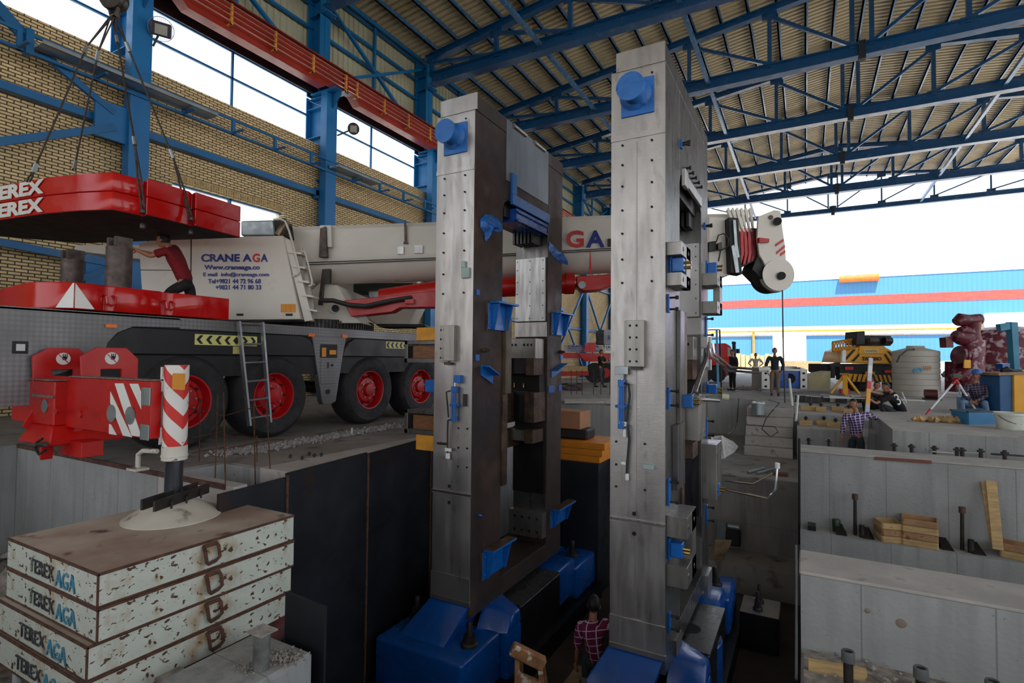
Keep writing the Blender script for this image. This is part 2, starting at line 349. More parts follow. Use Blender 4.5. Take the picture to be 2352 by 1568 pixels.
# low wall members
for i in range(0, 7):
    y0, y1 = YK[i]+.45, YK[i+1]
    w1 = ['the hoisted red slabs', 'the crane superstructure', 'the boom root', 'the left housing', 'the left housing far side', 'the gap between housings', 'the far bay'][i]
    tag(M().box(-14.5, -14.3, y0, y1, 6.7, 6.87).box(-14.42, -14.3, y1-.12, y1, 6.6, 6.97).build('wall_beam', m_blue), 'blue horizontal wall beam at mid height behind %s' % w1, 'beam')
    g = thing('cable_walkway', 'blue ladder-like cable support along the brick wall behind %s' % w1, 'cable tray', (-14.1, (y0+y1)/2, 7.4))
    m = M().box(-14.02, -13.97, YK[i], YK[i+1], 7.86, 7.92).box(-14.02, -13.95, YK[i], YK[i+1], 7.48, 7.54)
    m.build('rail', m_blue, g)
    for q in range(4):
        y = y0+.75+q*1.35
        M().box(-14.03, -13.96, y, y+.08, 7.48, 7.92).box(-14.0, -13.5, y, y+.06, 7.5, 7.54).build('bracket', m_blue, g)
    if i < 3:
        a, b = ((4.6, 6.6), (6.6, 8.45), (12.6, 14.6))[i]
        if i == 0: a = 4.75
        M().box(-13.95, -13.52, a, b, 7.6, 7.615).box(-13.96, -13.93, a, b, 7.6, 7.72).box(-13.54, -13.51, a, b, 7.6, 7.68).build('tray_sheet', m_galv, g)
# bracing at the near column
br = thing('wall_brace', 'blue bracing members meeting at the nearest wall column gusset', 'brace', (-14.2, 5.6, 5))
M().beam(at(-60, -45, x=-14.05), at(66, 96, x=-14.05), .22, .1, (1, 0, 0)).beam(at(66, 96, x=-14.1), at(262, 260, x=-14.15), .14, .1, (1, 0, 0)).build('diagonal', m_blue, br)
M().beam(at(-80, 335, x=-14.15), at(262, 293, x=-14.15), .16, .12, (1, 0, 0)).build('diagonal', m_blue, br)
M().box(-14.2, -14.12, 5.95, 6.6, 6.3, 7.15).build('gusset', m_blue_l, br)
M().box(-14.1, -13.9, 4.62, 4.75, 7.45, 7.98).build('bracket', m_blue, br)
br = thing('wall_brace', 'blue low bracing between the two red counterweight stacks, at the nearest column', 'brace', (-14.2, 5.6, 3))
M().beam(at(-60, 545, x=-14.2), at(262, 607, x=-14.2), .15, .12, (1, 0, 0)).build('rail', m_blue, br)
M().beam(at(165, 648, x=-14.2), at(262, 610, x=-14.2), .13, .1, (1, 0, 0)).build('diagonal', m_blue, br)
M().box(-14.25, -14.18, 5.9, 6.6, 2.9, 3.7).build('gusset', m_blue_l, br)
for i in (5, 6):
    y0, y1 = YK[i]+.45, YK[i+1]
    b = thing('cross_brace', 'crossed blue wall braces above the red trailer' if i == 6 else 'crossed blue wall braces low down behind the left housing', 'brace', (-14.3, (y0+y1)/2, .5))
    M().beam((-14.22, y0+.05, 6.6), (-14.22, y1-.05, .6), .12, .12, (1, 0, 0)).build('diagonal', m_blue_l, b)
    M().beam((-14.1, y0+.05, .6), (-14.1, y1-.05, 6.6), .12, .12, (1, 0, 0)).build('diagonal', m_blue_l, b)
for i in (4, 5, 6):
    tag(M().box(-14.5, -14.35, YK[i]+.45, YK[i+1], 3.4, 3.55).build('wall_beam', m_blue), 'blue low wall beam in the bay %s' % {4: 'behind the left housing', 5: 'left of the column above the red trailer', 6: 'right of the column above the red trailer'}[i], 'beam')
# floodlights
m_lampglass = mk('lamp glass', srgb(160, 160, 150), .25, spec=.6)
for (px, py, lab, rnd) in ((370, 68, 'rectangular floodlight in a round guard on the nearest blue column', 0), (812, 296, 'round floodlight on the second blue column', 1)):
    p = at(px, py, x=-13.7); f = thing('floodlight', lab, 'floodlight', p-V((0, 0, .25)))
    n_ = (CAM-p).normalized(); n_.z -= .1; n_.normalize(); sx = n_.cross(V((0, 0, 1))).normalized(); uz = sx.cross(n_)
    m = M()
    if rnd: m.tube(p-n_*.14, p, .2, 20)
    else: m.beam(p-n_*.12, p, .44, .32, uz)
    m.build('housing', mk('dark lamp casing', srgb(52, 48, 58), .5), f, bev=.03)
    M().beam(p, p+n_*.012, .26 if not rnd else .22, .22, uz).build('lens', m_lampglass, f)
    col = V((-13.98, YK[1]+.45 if not rnd else YK[2]+.45, p.z-.35))
    M().tube(p-n_*.1, col, .025, 8).build('arm', m_black, f)
    if not rnd:
        m = M(); ring = [p-n_*.1+(math.cos(a*R(15))*sx+math.sin(a*R(15))*uz)*.27 for a in range(25)]; m.path(ring, .008, 5)
        for q in range(-6, 7): h = math.sqrt(max(.27**2-(q*.04)**2, 0)); m.tube(p-n_*.12+sx*q*.04+uz*h, p-n_*.12+sx*q*.04-uz*h, .004, 4)
        m.build('guard', m_galv, f)
# ---------------------------------------------------------------- roof trusses
TL = {2: 'blue roof truss entering at the top edge above the second wall column', 3: 'blue roof truss landing on the column left of the left housing',
      4: 'blue roof truss passing just behind the tops of both housings', 5: 'blue roof truss third from the camera, behind the right housing', 6: 'blue roof truss fourth from the camera',
      7: 'blue roof truss at the far roof edge', 8: 'slender outermost blue truss standing free beyond the roof sheets'}
PX = [2+3.22*k for k in range(-5, 6)]
for i in (2, 3, 4, 5, 6, 7, 8):
    y = YK[i]+.0; last = i == 8
    t = thing('roof_truss', TL[i], 'truss', (2, y, 13.0))
    zb = 13.06
    if not last:
        M().ibeam((-14.1, y, zb+.25), (1.9, y, zb+.25), .42, .5, .03, .03).build('bottom_chord', m_truss, t)
        M().ibeam((2.1, y, zb+.25), (18.1, y, zb+.25), .42, .5, .03, .03).build('bottom_chord', m_truss, t)
        for s in (-1, 1):
            M().ibeam((2+s*.1, y, T(2)+.15), (2+s*16.4, y, T(2+s*16.4)+.15), .3, .3, .03, .03).build('top_chord', m_truss, t)
    else:
        M().ibeam((-14.1, y, zb+.25), (18.1, y, zb+.25), .3, .34, .03, .03).build('bottom_chord', m_truss, t)
        M().ibeam((-14.1, y, T(-14)+.1), (2, y, T(2)+.1), .2, .2).ibeam((2, y, T(2)+.1), (18, y, T(18)+.1), .2, .2).build('top_chord', m_truss, t)
    ww = .1 if last else .16
    for k, x in enumerate(PX):
        xs = (x-.32, x+.32) if k == 5 else (x,)
        for xx in xs:
            M().beam((xx, y, zb+.4), (xx, y, T(xx)+.1), ww, ww).build('vertical', m_truss, t)
        if k in (0, 10): continue
        M().box(x-.28, x+.28, y-.04, y+.04, T(x)-.22, T(x)+.1).build('gusset', m_truss, t); M().box(x-.25, x+.25, y-.04, y+.04, zb+.4, zb+.62).build('gusset', m_truss, t)
    for k in range(10):
        a, b = PX[k], PX[k+1]
        hi, lo = (a, b) if k < 5 else (b, a)
        if k < 5: hi, lo = a, b
        if abs(hi-2) < .1: hi += .3 if hi < lo else -.3
        if abs(lo-2) < .1: lo += .35*(-1 if k < 5 else 1)
        M().beam((hi, y, T(hi)-.1), (lo, y, zb+.55), ww*.8, ww*.8).build('diagonal', m_truss, t)
    M().box(1.88, 2.12, y-.12, y+.12, zb-.1, zb+.62).build('splice', mk('dark splice plate', srgb(25, 30, 40), .6), t)
# purlins under the sheets
q = 0
for k in range(10):
    for j in range(3):
        x = PX[k]+j*3.22/3+.25
        if x > 18: continue
        tag(M().box(x-.035, x+.035, -28, 51, T(x)+.32, T(x)+.52).box(x-.035, x+.1, -28, 51, T(x)+.32, T(x)+.335).build('roof_purlin', m_tie), 'blue steel purlin running the length of the roof under the sheeting', 'purlin', 'roof purlins')
for x, nm in ((-8.8, 'left'), (-3.6, 'middle'), (7.6, 'right')):
    for i in range(2, 8):
        tag(M().box(x-.07, x+.07, YK[i]+.22, YK[i+1]-.22, 13.2, 13.36).build('roof_tie', m_tie), 'blue grey tie between roof truss bottom chords, %s line, bay %s from the camera' % (nm, ['zero', 'one', 'two', 'three', 'four', 'five'][i-2]), 'tie')
# ================================================================ ground, pit, plinths
m_floor = mk('dusty concrete floor', srgb(140, 135, 130), .85, var=.18, vs_=.8, bump=.3, bs=20, rust=srgb(95, 88, 82), rt=(.55, .7), rs=3)
m_yard = mk('sandy yard ground', srgb(214, 202, 184), .95, var=.12, vs_=.3, bump=.2, bs=5)
m_conc = mconc('board marked concrete', srgb(160, 160, 158), ('X', 'Z'), .82, 4.2, .6, .2)
m_concy = mconc('board marked concrete side', srgb(160, 160, 158), ('Y', 'Z'), .62, 3, .5)
m_conct = mk('trowelled concrete top', srgb(172, 166, 160), .88, var=.12, vs_=2.5, bump=.3, bs=25, rust=srgb(120, 112, 105), rt=(.62, .75), rs=5)
m_plate = mk('dark mill scale plate', srgb(38, 40, 46), .5, .35, var=.3, vs_=1.2, rust=srgb(74, 46, 30), rt=(.62, .74), rs=1.6)
m_rubble = mk('broken concrete', srgb(150, 142, 135), .95, var=.35, vs_=12, bump=1, bs=18)
m_gravel = mk('grey gravel', srgb(150, 145, 145), .95, var=.4, vs_=14)

ZP = -3.3
def block(nm, x0, x1, y0, y1, z, side=None, top=None, zb=ZP):
    struct(nm, M().box(x0, x1, y0, y1, zb, z-.03), side or m_conc)
    struct(nm+'_top', M().box(x0, x1, y0, y1, z-.03, z), top or m_floor)
struct('ground', M().box(-150, 150, 60, 330, -.4, -.01).box(19, 150, -60, 60, -.4, -.01).box(-150, -15.6, -60, 60, -.4, -.01), m_yard)
struct('ground_south', M().box(-15.6, 19, -60, -1.6, -3.6, 0), m_floor)
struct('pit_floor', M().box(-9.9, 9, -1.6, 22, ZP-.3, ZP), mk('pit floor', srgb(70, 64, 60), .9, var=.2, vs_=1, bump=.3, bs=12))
block('floor_left', -14.55, -5.6, 4.14, 9.6, 0, m_concy)
block('floor_left_edge', -14.55, -6.3, 3.37, 4.14, 0, m_conc)
struct('trench_lip', M().box(-6.3, -4.98, 3.37, 3.52, -1.6, 0), m_conct)
struct('floor_strip', M().prism([(-5.6, 4.12, ZP), (-5.05, 4.12, ZP), (-5.19, 5.43, ZP), (-5.47, 7.5, ZP), (-5.6, 9.6, ZP)], (0, 0, -ZP-.001)), m_conct)
block('floor_rear_left', -14.55, -6.9, 9.6, 14.9, 0, m_concy)
block('floor_far_left', -14.55, -4.6, 14.9, 60, 0)
block('floor_far', -4.6, -1.45, 19.6, 60, 0)
block('floor_stair_head', -1.45, -.2, 16.6, 60, 0)
block('floor_far_right', -.2, 1.47, 18.1, 60, 0)
block('floor_right', 1.47, 19, 12.7, 60, 0, None, m_conct)
block('ledge_upper', -.2, 1.47, 16.4, 18.1, -.1, None, m_conct)
block('ledge_lower', -.2, 1.47, 15.4, 16.4, -.38, None, m_conct)
block('shelf', -4.6, -.12, 12.6, 19.6, -1.2, mconc('shelf face concrete', srgb(140, 134, 130), ('X', 'Z'), 1.2, 1.1, .5), m_floor)
struct('pit_step', M().box(-4.2, -.12, 11.6, 12.6, ZP, -2.75), m_floor)
struct('ground_beside_plinths', M().box(9, 19, -1.6, 12.7, -1.5, -.45), m_conct)
m = M()
for k in range(5): m.box(-1.45, -.3, 15.5+k*.22, 16.6, -1.2+k*.24, -1.2+(k+1)*.24-.002)
st = tag(m.build('concrete_stair', m_conct, bev=.012), 'five step concrete stair rising from the sunken shelf to the shop floor', 'stair')
# the two long plinths on the right
zt = -.3
P1a, P1b = 5.14*1, 5.71
struct('plinth_near', M().box(-.05, 9, P1a, P1b, ZP, -.48), m_conc)
struct('plinth_near_top', M().box(-.06, 9, P1a-.01, P1b+.01, -.48, -.45), m_conct, bev=.01)
struct('plinth_near_ledge', M().box(-.05, 9, -1.6, P1a, ZP, -1.12), m_concy)
struct('rubble_ledge', M().box(-.03, 9, -1.6, P1a, -1.12, -1.08), m_rubble)
struct('plinth_far', M().box(-.1, 9, 10.95, 11.75, ZP, -.33), m_conc)
struct('plinth_far_top', M().box(-.11, 9, 10.93, 11.77, -.33, -.3), m_conct, bev=.015)
struct('plinth_far_ledge', M().box(-.1, 9, 10.45, 10.95, ZP, -1.6), m_conc)
struct('trench_floor_right', M().box(-.05, 9, 5.71, 10.45, ZP, -2.4).box(-.1, 9, 11.75, 15.4, ZP, -1.35), m_floor)
struct('wall_notch', M().box(-14.55, -9.9, -1.6, 3.37, -1.6, 0), m_concy)
struct('notch_floor', M().box(-9.9, -3.4, -1.6, 2.35, ZP, -1.5).box(-9.9, -4.05, 2.35, 3.37, ZP, -1.5), m_rubble)
struct('pit_pedestal', M().box(-4.05, -3.38, 2.2, 3.0, ZP, -1.0), m_concy, bev=.03)
struct('pit_pedestal_small', M().box(-4.55, -4.2, 1.6, 2.0, -1.5, -1.12), m_conct, bev=.03)
# steel lining plates of the pit
pp = [(-4.9, 3.17), (-4.985, 4.0), (-5.17, 5.43), (-5.41, 7.12), (-5.65, 9.58)]
for i in range(4):
    a, b = pp[i], pp[i+1]; d = .03
    zt_ = [-.02, .02, 0, 0][i]
    tag(M().prism([(a[0], a[1], ZP), (b[0], b[1]-.01, ZP), (b[0]-d, b[1]-.01, ZP), (a[0]-d, a[1], ZP)], (0, 0, zt_-ZP)).build('lining_plate', m_plate),
        ['narrow dark steel lining plate at the near end of the pit wall', 'dark steel pit lining plate behind the mats, left of the welded seam', 'wide dark steel pit lining plate between two welded seams', 'dark steel pit lining plate behind the left housing foot'][i], 'plate')
    if i: tag(M().box(a[0]+.002, a[0]+.02, a[1]-.012, a[1]+.012, ZP, 0).build('weld_seam', mk('rusty weld', srgb(92, 62, 48), .8, var=.3, vs_=20, bump=.6, bs=60)),
        'rusty vertical weld seam on the dark pit lining, %s from the camera' % ['', 'first', 'second', 'third'][i], 'weld')
a = at(660, 1362, y=3.1); b = at(750, 1392, y=3.1)
tag(M().prism([(a.x, 3.08, ZP), (b.x, 3.08, ZP), (b.x, 3.08, b.z), (a.x, 3.08, b.z+.02)], (0, .025, 0)).build('steel_plate', m_plate), 'dark steel sheet standing upright right of the rusty mats', 'plate')
p = at(600, 1535, z=-1.0)
q = thing('pipe_stub', 'concrete stained pipe stub with square cap plate standing below the mats', 'pipe', (p.x, p.y, -1.0))
m_stub = mk('stained galvanised pipe', srgb(112, 112, 108), .7, .2, var=.35, vs_=9, bump=.4, bs=30)
M().tube(p, p+V((0, 0, .27)), .06, 20).build('pipe', m_stub, q)
M().box(p.x-.085, p.x+.085, p.y-.07, p.y+.07, -.73, -.72).build('cap_plate', m_rubble, q)
p = at(395, 1548, z=-1.1)
tag(M().box(p.x-.1, p.x+.1, p.y-.09, p.y+.09, -1.13, -1.1).box(p.x-.05, p.x+.05, p.y-.05, p.y+.05, -1.5, -1.13).build('cap_plate', m_rubble), 'square concrete smeared cap plate at the bottom edge under the mats', 'plate')
m = M(); p = at(40, 1560, z=-1.3)
q = thing('pipe_stub', 'white plastic pipe with a taped top standing left of the mats', 'pipe', (p.x, p.y, -1.5))
M().tube((p.x, p.y, -1.5), (p.x, p.y, -1.3+.33), .032, 16).build('pipe', mk('white plastic', srgb(190, 192, 198), .5), q)
M().path([(p.x, p.y, -.98), (p.x+.01, p.y, -.93), (p.x-.02, p.y, -.89), (p.x+.03, p.y+.02, -.86)], [.036, .042, .045, .02], 8).build('tape_wrap', mk('muddy tape', srgb(95, 92, 84), .8, var=.5, vs_=30), q)
tag(M().tube(at(520, 1530, z=-1.25), at(668, 1420, z=-1.2), .11, 14).build('log_support', mk('dull red timber', srgb(88, 34, 32), .7, var=.4, vs_=6, rust=srgb(60, 45, 38), rt=(.5, .6))), 'dull red round baulk lying under the rusty mats', 'log')
def rocks(m, n, pts, r0, r1, sp):
    for _ in range(n):
        t = random.random()*(len(pts)-1); i = int(t); a = V(pts[i]).lerp(V(pts[i+1]), t-i)
        a += V((random.gauss(0, sp), random.gauss(0, sp), 0)); r = random.uniform(r0, r1); a.z += r*.35*random.random()
        vs = []
        for dx, dy, dz in ((1, 0, 0), (0, 1, 0), (-1, 0, 0), (0, -1, 0), (0, 0, 1), (0, 0, -1)):
            k = random.uniform(.6, 1.2); vs.append(a+V((dx, dy, dz*.8))*r*k+V((random.uniform(-.3, .3)*r, random.uniform(-.3, .3)*r, 0)))
        m.add(vs, [(0, 1, 4), (1, 2, 4), (2, 3, 4), (3, 0, 4), (1, 0, 5), (2, 1, 5), (3, 2, 5), (0, 3, 5)])
    return m
for i, (px, py) in enumerate(((667, 1052), (694, 1056), (710, 1046), (738, 1048), (722, 1050))):
    p = at(px, py, z=0); tag(M().tube(p, p+V((0, 0, .05)), .012, 8).tube(p+V((0, 0, .02)), p+V((0, 0, .035)), .022, 6).build('anchor_bolt', m_black), 'small black anchor bolt on the concrete strip above the steel lining', 'bolt', 'anchor bolts on the concrete strip')
tag(M().beam(at(808, 1000, z=0), at(808, 1000, z=0)+V((0, 0, .13)), .035, .004).build('marker_peg', mk('white peg', srgb(214, 214, 210), .6)), 'white marker peg in the gravel strip', 'peg')
tag(M().box(-9.9, -5.1, 3.355, 3.375, -.04, .012).build('edge_angle', mk('rusty angle', srgb(84, 56, 48), .85, var=.4, vs_=9)), 'rusty steel angle along the top of the near concrete wall', 'angle')
tag(rocks(M(), 1500, [at(510, 1042, z=.01), at(610, 1030, z=.01), at(760, 1003, z=.01), at(920, 976, z=.01)], .018, .045, .1).build('gravel', m_gravel, smooth=5), 'strip of loose grey gravel beside the crane tyres', 'gravel', kind='stuff')
tag(rocks(M(), 500, [(-.3+.6, 4.9, -1.06), (1.5, 4.5, -1.06), (1.9, 4.9, -1.06)], .008, .03, .22).build('rubble', m_rubble, smooth=5), 'broken concrete crumbs at the foot of the near plinth', 'rubble', kind='stuff')
tag(rocks(M(), 160, [(-8.9, 2.6, -1.4), (-7.6, 1.5, -1.4), (-6.6, 1.2, -1.4)], .08, .3, .35).build('rubble', m_rubble, smooth=5), 'heap of concrete lumps in the shade left of the mats', 'rubble', kind='stuff')
tag(rocks(M(), 260, [at(560, 1540, z=-.99), at(640, 1505, z=-.99), at(680, 1515, z=-.99)], .006, .018, .05).build('rubble', m_rubble, smooth=5), 'concrete crumbs around the pipe stub under the mats', 'rubble', kind='stuff')
# ================================================================ the two mill housings
def mmetal(name, col, rough, aniso=(1, 1, 14), spots=True, dirt=(.62, .72)):
    m, t, b = nodes(name)
    c = mixc(t, ramp(t, noise(t, 2.2, 6, (1, 1, .6)), .3, .7), tuple(x*.8 for x in col), tuple(min(1, x*1.12) for x in col))
    c = mixc(t, ramp(t, noise(t, 3.5, 8, (1, 1, .35), .6), *dirt), c, tuple(x*.55 for x in col))
    t.links.new(c, b.inputs['Base Color']); b.inputs['Metallic'].default_value = .82
    r = t.nodes.new('ShaderNodeMapRange'); t.links.new(noise(t, 5, 6, (3, 3, .4)), r.inputs[0]); r.inputs[1].default_value = .3; r.inputs[2].default_value = .7
    r.inputs[3].default_value = rough-.08; r.inputs[4].default_value = rough+.12; t.links.new(r.outputs[0], b.inputs['Roughness'])
    bn = t.nodes.new('ShaderNodeBump'); bn.inputs['Strength'].default_value = .12; bn.inputs['Distance'].default_value = .01
    t.links.new(noise(t, 25, 3, (.6, .6, 14)), bn.inputs['Height']); t.links.new(bn.outputs[0], b.inputs['Normal'])
    return m
m_mach = mmetal('milled steel face', srgb(172, 167, 163), .35)
m_mach_d = mmetal('milled steel side', srgb(112, 110, 108), .3)
m_plate_l = mmetal('ground liner plate', srgb(186, 184, 182), .38, dirt=(.75, .85))
m_blk = mmetal('machined block', srgb(150, 146, 140), .35, dirt=(.55, .7))
m_dk = mmetal('oily dark steel', srgb(62, 60, 62), .34)
m_rust = mk('brown scaled casting', srgb(62, 47, 41), .62, .25, var=.3, vs_=1.3, rust=srgb(104, 78, 62), rt=(.58, .75), rs=1.1, bump=.25, bs=14, col2=srgb(52, 46, 46), c2=(.5, .62), c2s=.9)
m_rustb = mk('rusty chock', srgb(92, 70, 56), .6, .4, var=.35, vs_=5, rust=srgb(60, 44, 36), rt=(.5, .65), rs=4, bump=.3)
m_cb = mk('cobalt gloss paint', srgb(8, 76, 156), .22, var=.12, vs_=2.5, bump=.25, bs=6, spec=.6)
m_cbs = mk('blue bracket paint', srgb(14, 98, 178), .35, var=.1, vs_=4, spec=.55)
m_cbt = mk('chipped blue cap paint', srgb(36, 104, 178), .5, var=.15, vs_=5, bump=.6, bs=10, rust=srgb(20, 70, 140), rt=(.6, .66), rs=7)
m_bolt = mk('blackened bolt steel', srgb(62, 58, 54), .45, .6, var=.3, vs_=8)
m_hole = mk('bolt hole', (.006, .006, .006), .8)
m_white = mk('white paint', srgb(222, 222, 216), .45, var=.06)
m_hose = mk('black hydraulic hose', (.02, .02, .022), .45)
m_chr = mk('chrome tube', srgb(200, 200, 200), .15, 1, var=.05)
m_brass = mk('brass fitting', srgb(190, 160, 90), .3, .9)
YF = 6.0
def holes_y(m, y, pts, r=.014):
    for (px, py) in pts:
        p = at(px, py, y=y); m.tube((p.x, y-.0035, p.z), (p.x, y+.003, p.z), r, 10)
def bracket(parent, x, y0, y1, z0, z1, dep=.15, rust_top=False, label=None):
    b = M().box(x, x+.03, y0, y1-.05, z0, z1-.03)
    for yy in (y0+.09, y1-.16): b.prism([(x+.03, yy, z1-.03), (x+dep, yy, z1-.03), (x+.06, yy, z0), (x+.03, yy, z0)], (0, .03, 0))
    b.box(x, x+dep+.02, y0+.05, y1, z1-.03, z1)
    for zz in (z0+.06, z1-.09): b.tube((x+.03, y0+.04, zz), (x+.05, y0+.04, zz), .02, 6)
    o = b.build('shelf_bracket', m_cbs, parent, bev=.004)
    if rust_top: M().box(x+.01, x+dep+.01, y0+.06, y1-.01, z1+.001, z1+.008).build('top_plate', m_rustb, o)
    M().box(x-.0, x+.02, y0-.03, y0, z0-.02, z1-.02).build('backing_strip', m_rustb, o)
    return o
def clampb(parent, x, y0, y1, z0, z1):
    """blue angle with two studs"""
    o = M().box(x, x+.025, y0, y1, z0, z1).build('clamp_bar', m_cbs, parent, bev=.003)
    for zz in (z0+.04, z1-.04):
        M().tube((x+.02, (y0+y1)/2, zz), (x+.12, (y0+y1)/2, zz), .012, 8).tube((x+.085, (y0+y1)/2, zz), (x+.12, (y0+y1)/2, zz), .022, 6).build('stud', m_bolt, o)
def hcyl(parent, X, z0, z1, y=YF, flag=True):
    """tie rod hydraulic cylinder on the front face"""
    yc = y-.07; h = z1-z0
    M().box(X-.035, X+.035, yc-.035, yc+.035, z1-.08, z1).build('cylinder_head', m_cbs, parent, bev=.004); M().box(X-.035, X+.035, yc-.035, yc+.035, z0, z0+.05).build('cylinder_head', m_cbs, parent, bev=.004)
    b = M().tube((X, yc, z0+.04), (X, yc, z1-.07), .026, 16)
    b.build('cylinder_barrel', m_cbs, parent)
    for sx in (-1, 1): M().tube((X+sx*.028, yc-.028, z0), (X+sx*.028, yc-.028, z1), .006, 6).build('tie_rod', m_cbs, parent)
    M().box(X-.045, X+.045, yc-.03, yc+.06, z0+h*.42, z0+h*.49).tube((X-.07, yc, z0+h*.455), (X+.07, yc, z0+h*.455), .016, 12).build('trunnion', m_cbs, parent)
    M().tube((X, yc, z1-.01), (X, yc, z1+.06), .013, 12).build('piston_rod', m_chr, parent)
def nut(parent, x, y, z, r=.075, name='anchor_bolt'):
    b = M().lathe([(r*1.5, 0), (r*1.5, .03), (r*1.25, .05), (r*1.05, .05), (r*.98, .13), (r*.55, .13), (r*.55, .27), (r*.45, .29), (r*.1, .29)], (x, y, z), n=20)
    return b.build(name, m_bolt, parent)
def housing(x0, label, s):
    x1 = x0+.62; t = thing('mill_housing', label, 'mill stand', (x0+.31, 7.5, ZP), group=None)
    yb = 8.97
    frame = M().box(x0, x1, YF+.012, 6.79, -2.13, 4.66).box(x0, x1, 8.36, yb, -2.13, 4.66).box(x0, x1, 6.79, 8.36, 3.66, 4.66).box(x0, x1, 6.79, 8.36, -2.13, -1.85)
    frame.box(x0+.06, x1+(.008 if s == 1 else 0), YF, yb, 4.66, 4.88)
    for yy, sg in ((6.79, 1), (8.36, -1)):
        frame.prism([(x0, yy, 3.66), (x0, yy+sg*.14, 3.66), (x0, yy+sg*.05, 3.61), (x0, yy, 3.5)], (.62, 0, 0))
    frame.build('housing_frame', m_rust if s == 1 else m_mach_d, t, bev=.006)
    # milled front face: two very shallow lobes added for vertical reflection bands, either side of the seam, holes, grooves
    nx = 20; f = M(); 
    def face(za, zb, amp):
        vs = []
        for z in (za, zb):
            for i in range(nx+1):
                u = i/nx; vs.append((x0-.002+.624*u, YF-amp*abs(math.sin(2*math.pi*u))**.8, z))
        f.add(vs, [(i, i+1, nx+2+i, nx+1+i) for i in range(nx)])
        f.add([(x0-.002, YF+.012, za), (x0-.002, YF, za), (x0-.002, YF, zb), (x0-.002, YF+.012, zb)], [(0, 1, 2, 3)])
    for za, zb, am in ((-1.62, -.53, .012), (-.5, 1.8, .006), (1.8, 3.87, .004), (3.87, 4.66, .001)): face(za, zb, am)
    f.box(x0-.002, x0+.622, YF-.02, YF+.012, -1.9, -1.6).box(x0-.003, x0+.623, YF-.018, YF+.012, -.545, -.53).box(x0-.003, x0+.623, YF-.018, YF+.012, -.505, -.49)
    f.box(x0-.003, x1+.003, YF-.012, YF+.012, 3.84, 3.9)
    f.cur = 1
    hp = []
    for z in (4.56, 4.4, 3.9-.12, 3.55, 3.3, 3.02, 2.75, 2.45, 2.18):
        for X in (x0+.135, x1-.145):
            if 4.02 < z < 4.5 and s: pass
            hp.append((X, z))
    for X in (x0+.18, x1-.08): hp += [(X, 4.82), (X, 4.7)]
    for z in (.36, .1, -.15): hp += [(x0+.07, z), (x1-.22, z)] if s == 2 else [(x1-.2, z), (x1-.06, z)]
    for X, z in hp: f.tube((X, YF-(.012 if z < 4 else .003)-.006, z), (X, YF+.01, z), .013, 10)
    for z in (-.43, -.65): f.tube((x0+.28, YF-.014, z), (x0+.28, YF+.01, z), .023, 14)
    f.cur = 2; f.box(x0+.302, x0+.306, YF-.003, YF, -1.6, 3.8) if s == 2 else None
    o = f.build('milled_face', [m_mach, m_hole, mk('face seam', srgb(140, 128, 120), .6, .3)], t)
    M().box(x0-.004, x1+.01, YF-.03, YF+.01, -1.96, -1.9).build('foot_strip', m_blk, t, bev=.004)
    # round blue cap with its plate
    cx = x0+.17; cz = 4.36
    c = M().box(x0+.12, x1-.12, YF-.02, YF, 4.1, 4.52).build('cap_plate', m_cbt, t, bev=.004)
    M().lathe([(.19, 0), (.17, .03), (.13, .05), (.115, .1), (.115, .2), (.16, .2), (.16, .235), (.05, .24)], (x0+.29, YF-.01, 4.34), (0, -1, 0), 32).build('round_cap', m_cbt, c)
    # far post inner lining
    q = lambda a, b, c_, d: [(a, c_), (b, c_), (b, d), (a, d)]
    XL_, XR_ = x0+.0, x1
    lp = M().box(x0+.02, x1-.03, 8.31, 8.36, 1.95, 3.05); lp.cur = 1
    for z in (2.0, 2.22, 2.43, 2.64, 2.85, 3.0):
        for X in (x0+.05, x0+.3, x1-.07): lp.tube((X, 8.306, z), (X, 8.33, z), .01, 8)
    lp.build('liner_plate', [m_plate_l, m_hole], t)
    M().box(x0, x1, 8.35, 8.37, 3.05, 3.55).build('bore_face', m_mach_d, t)
    M().box(x0, x1-.01, 8.33, 8.37, 1.68, 1.93).build('bore_face', m_mach, t)
    d = M().box(x0+.0, x1-.03, 8.3, 8.36, -1.0, .12).build('liner_plate', m_dk, t)
    M().box(x0, x1, 8.33, 8.37, -1.3, -1.0).build('bore_face', m_mach_d, t)
    st = M().box(x0-.01, x1, 8.2, 8.36, -1.72, -1.3); st.cur = 1
    for z in (-1.4, -1.62):
        for X in (x0+.1, x0+.24, x0+.38, x0+.53): st.tube((X, 8.19, z), (X, 8.22, z), .022, 10)
    st.build('step_block', [m_blk, m_hole], t)
    # roll chock carriers: upper box, middle box, lower box
    zz = [(1.18, 1.66, True), (.2, .86, False), (-.1, .12, True)]
    ub = M().box(x0-.04, x1-.05, 8.0, 8.34, 1.3, 1.64); ub.cur = 1
    for X in (x0+.06, x0+.13, x0+.2, x0+.36, x0+.43, x0+.5): ub.tube((X, 7.99, 1.53), (X, 8.01, 1.53), .024, 12)
    ub.build('upper_carrier', [m_blk, m_hole], t, bev=.006)
    M().box(x0-.04, x0+.12, 7.95, 8.34, 1.02, 1.3).build('carrier_jaw', m_rustb, t, bev=.006); M().box(x1-.2, x1-.05, 7.95, 8.34, 1.02, 1.3).build('carrier_jaw', m_rustb, t, bev=.006)
    M().box(x0+.12, x1-.2, 8.02, 8.34, 1.04, 1.3).build('carrier_slide', m_dk, t, bev=.004)
    M().box(x0-.02, x1-.03, 8.12, 8.36, .72, 1.02).build('carrier_gap_shade', mk('painted gap shade', srgb(30, 28, 28), .6, .4), t)  # dark block paints in the shade of the gap between carrier and chocks
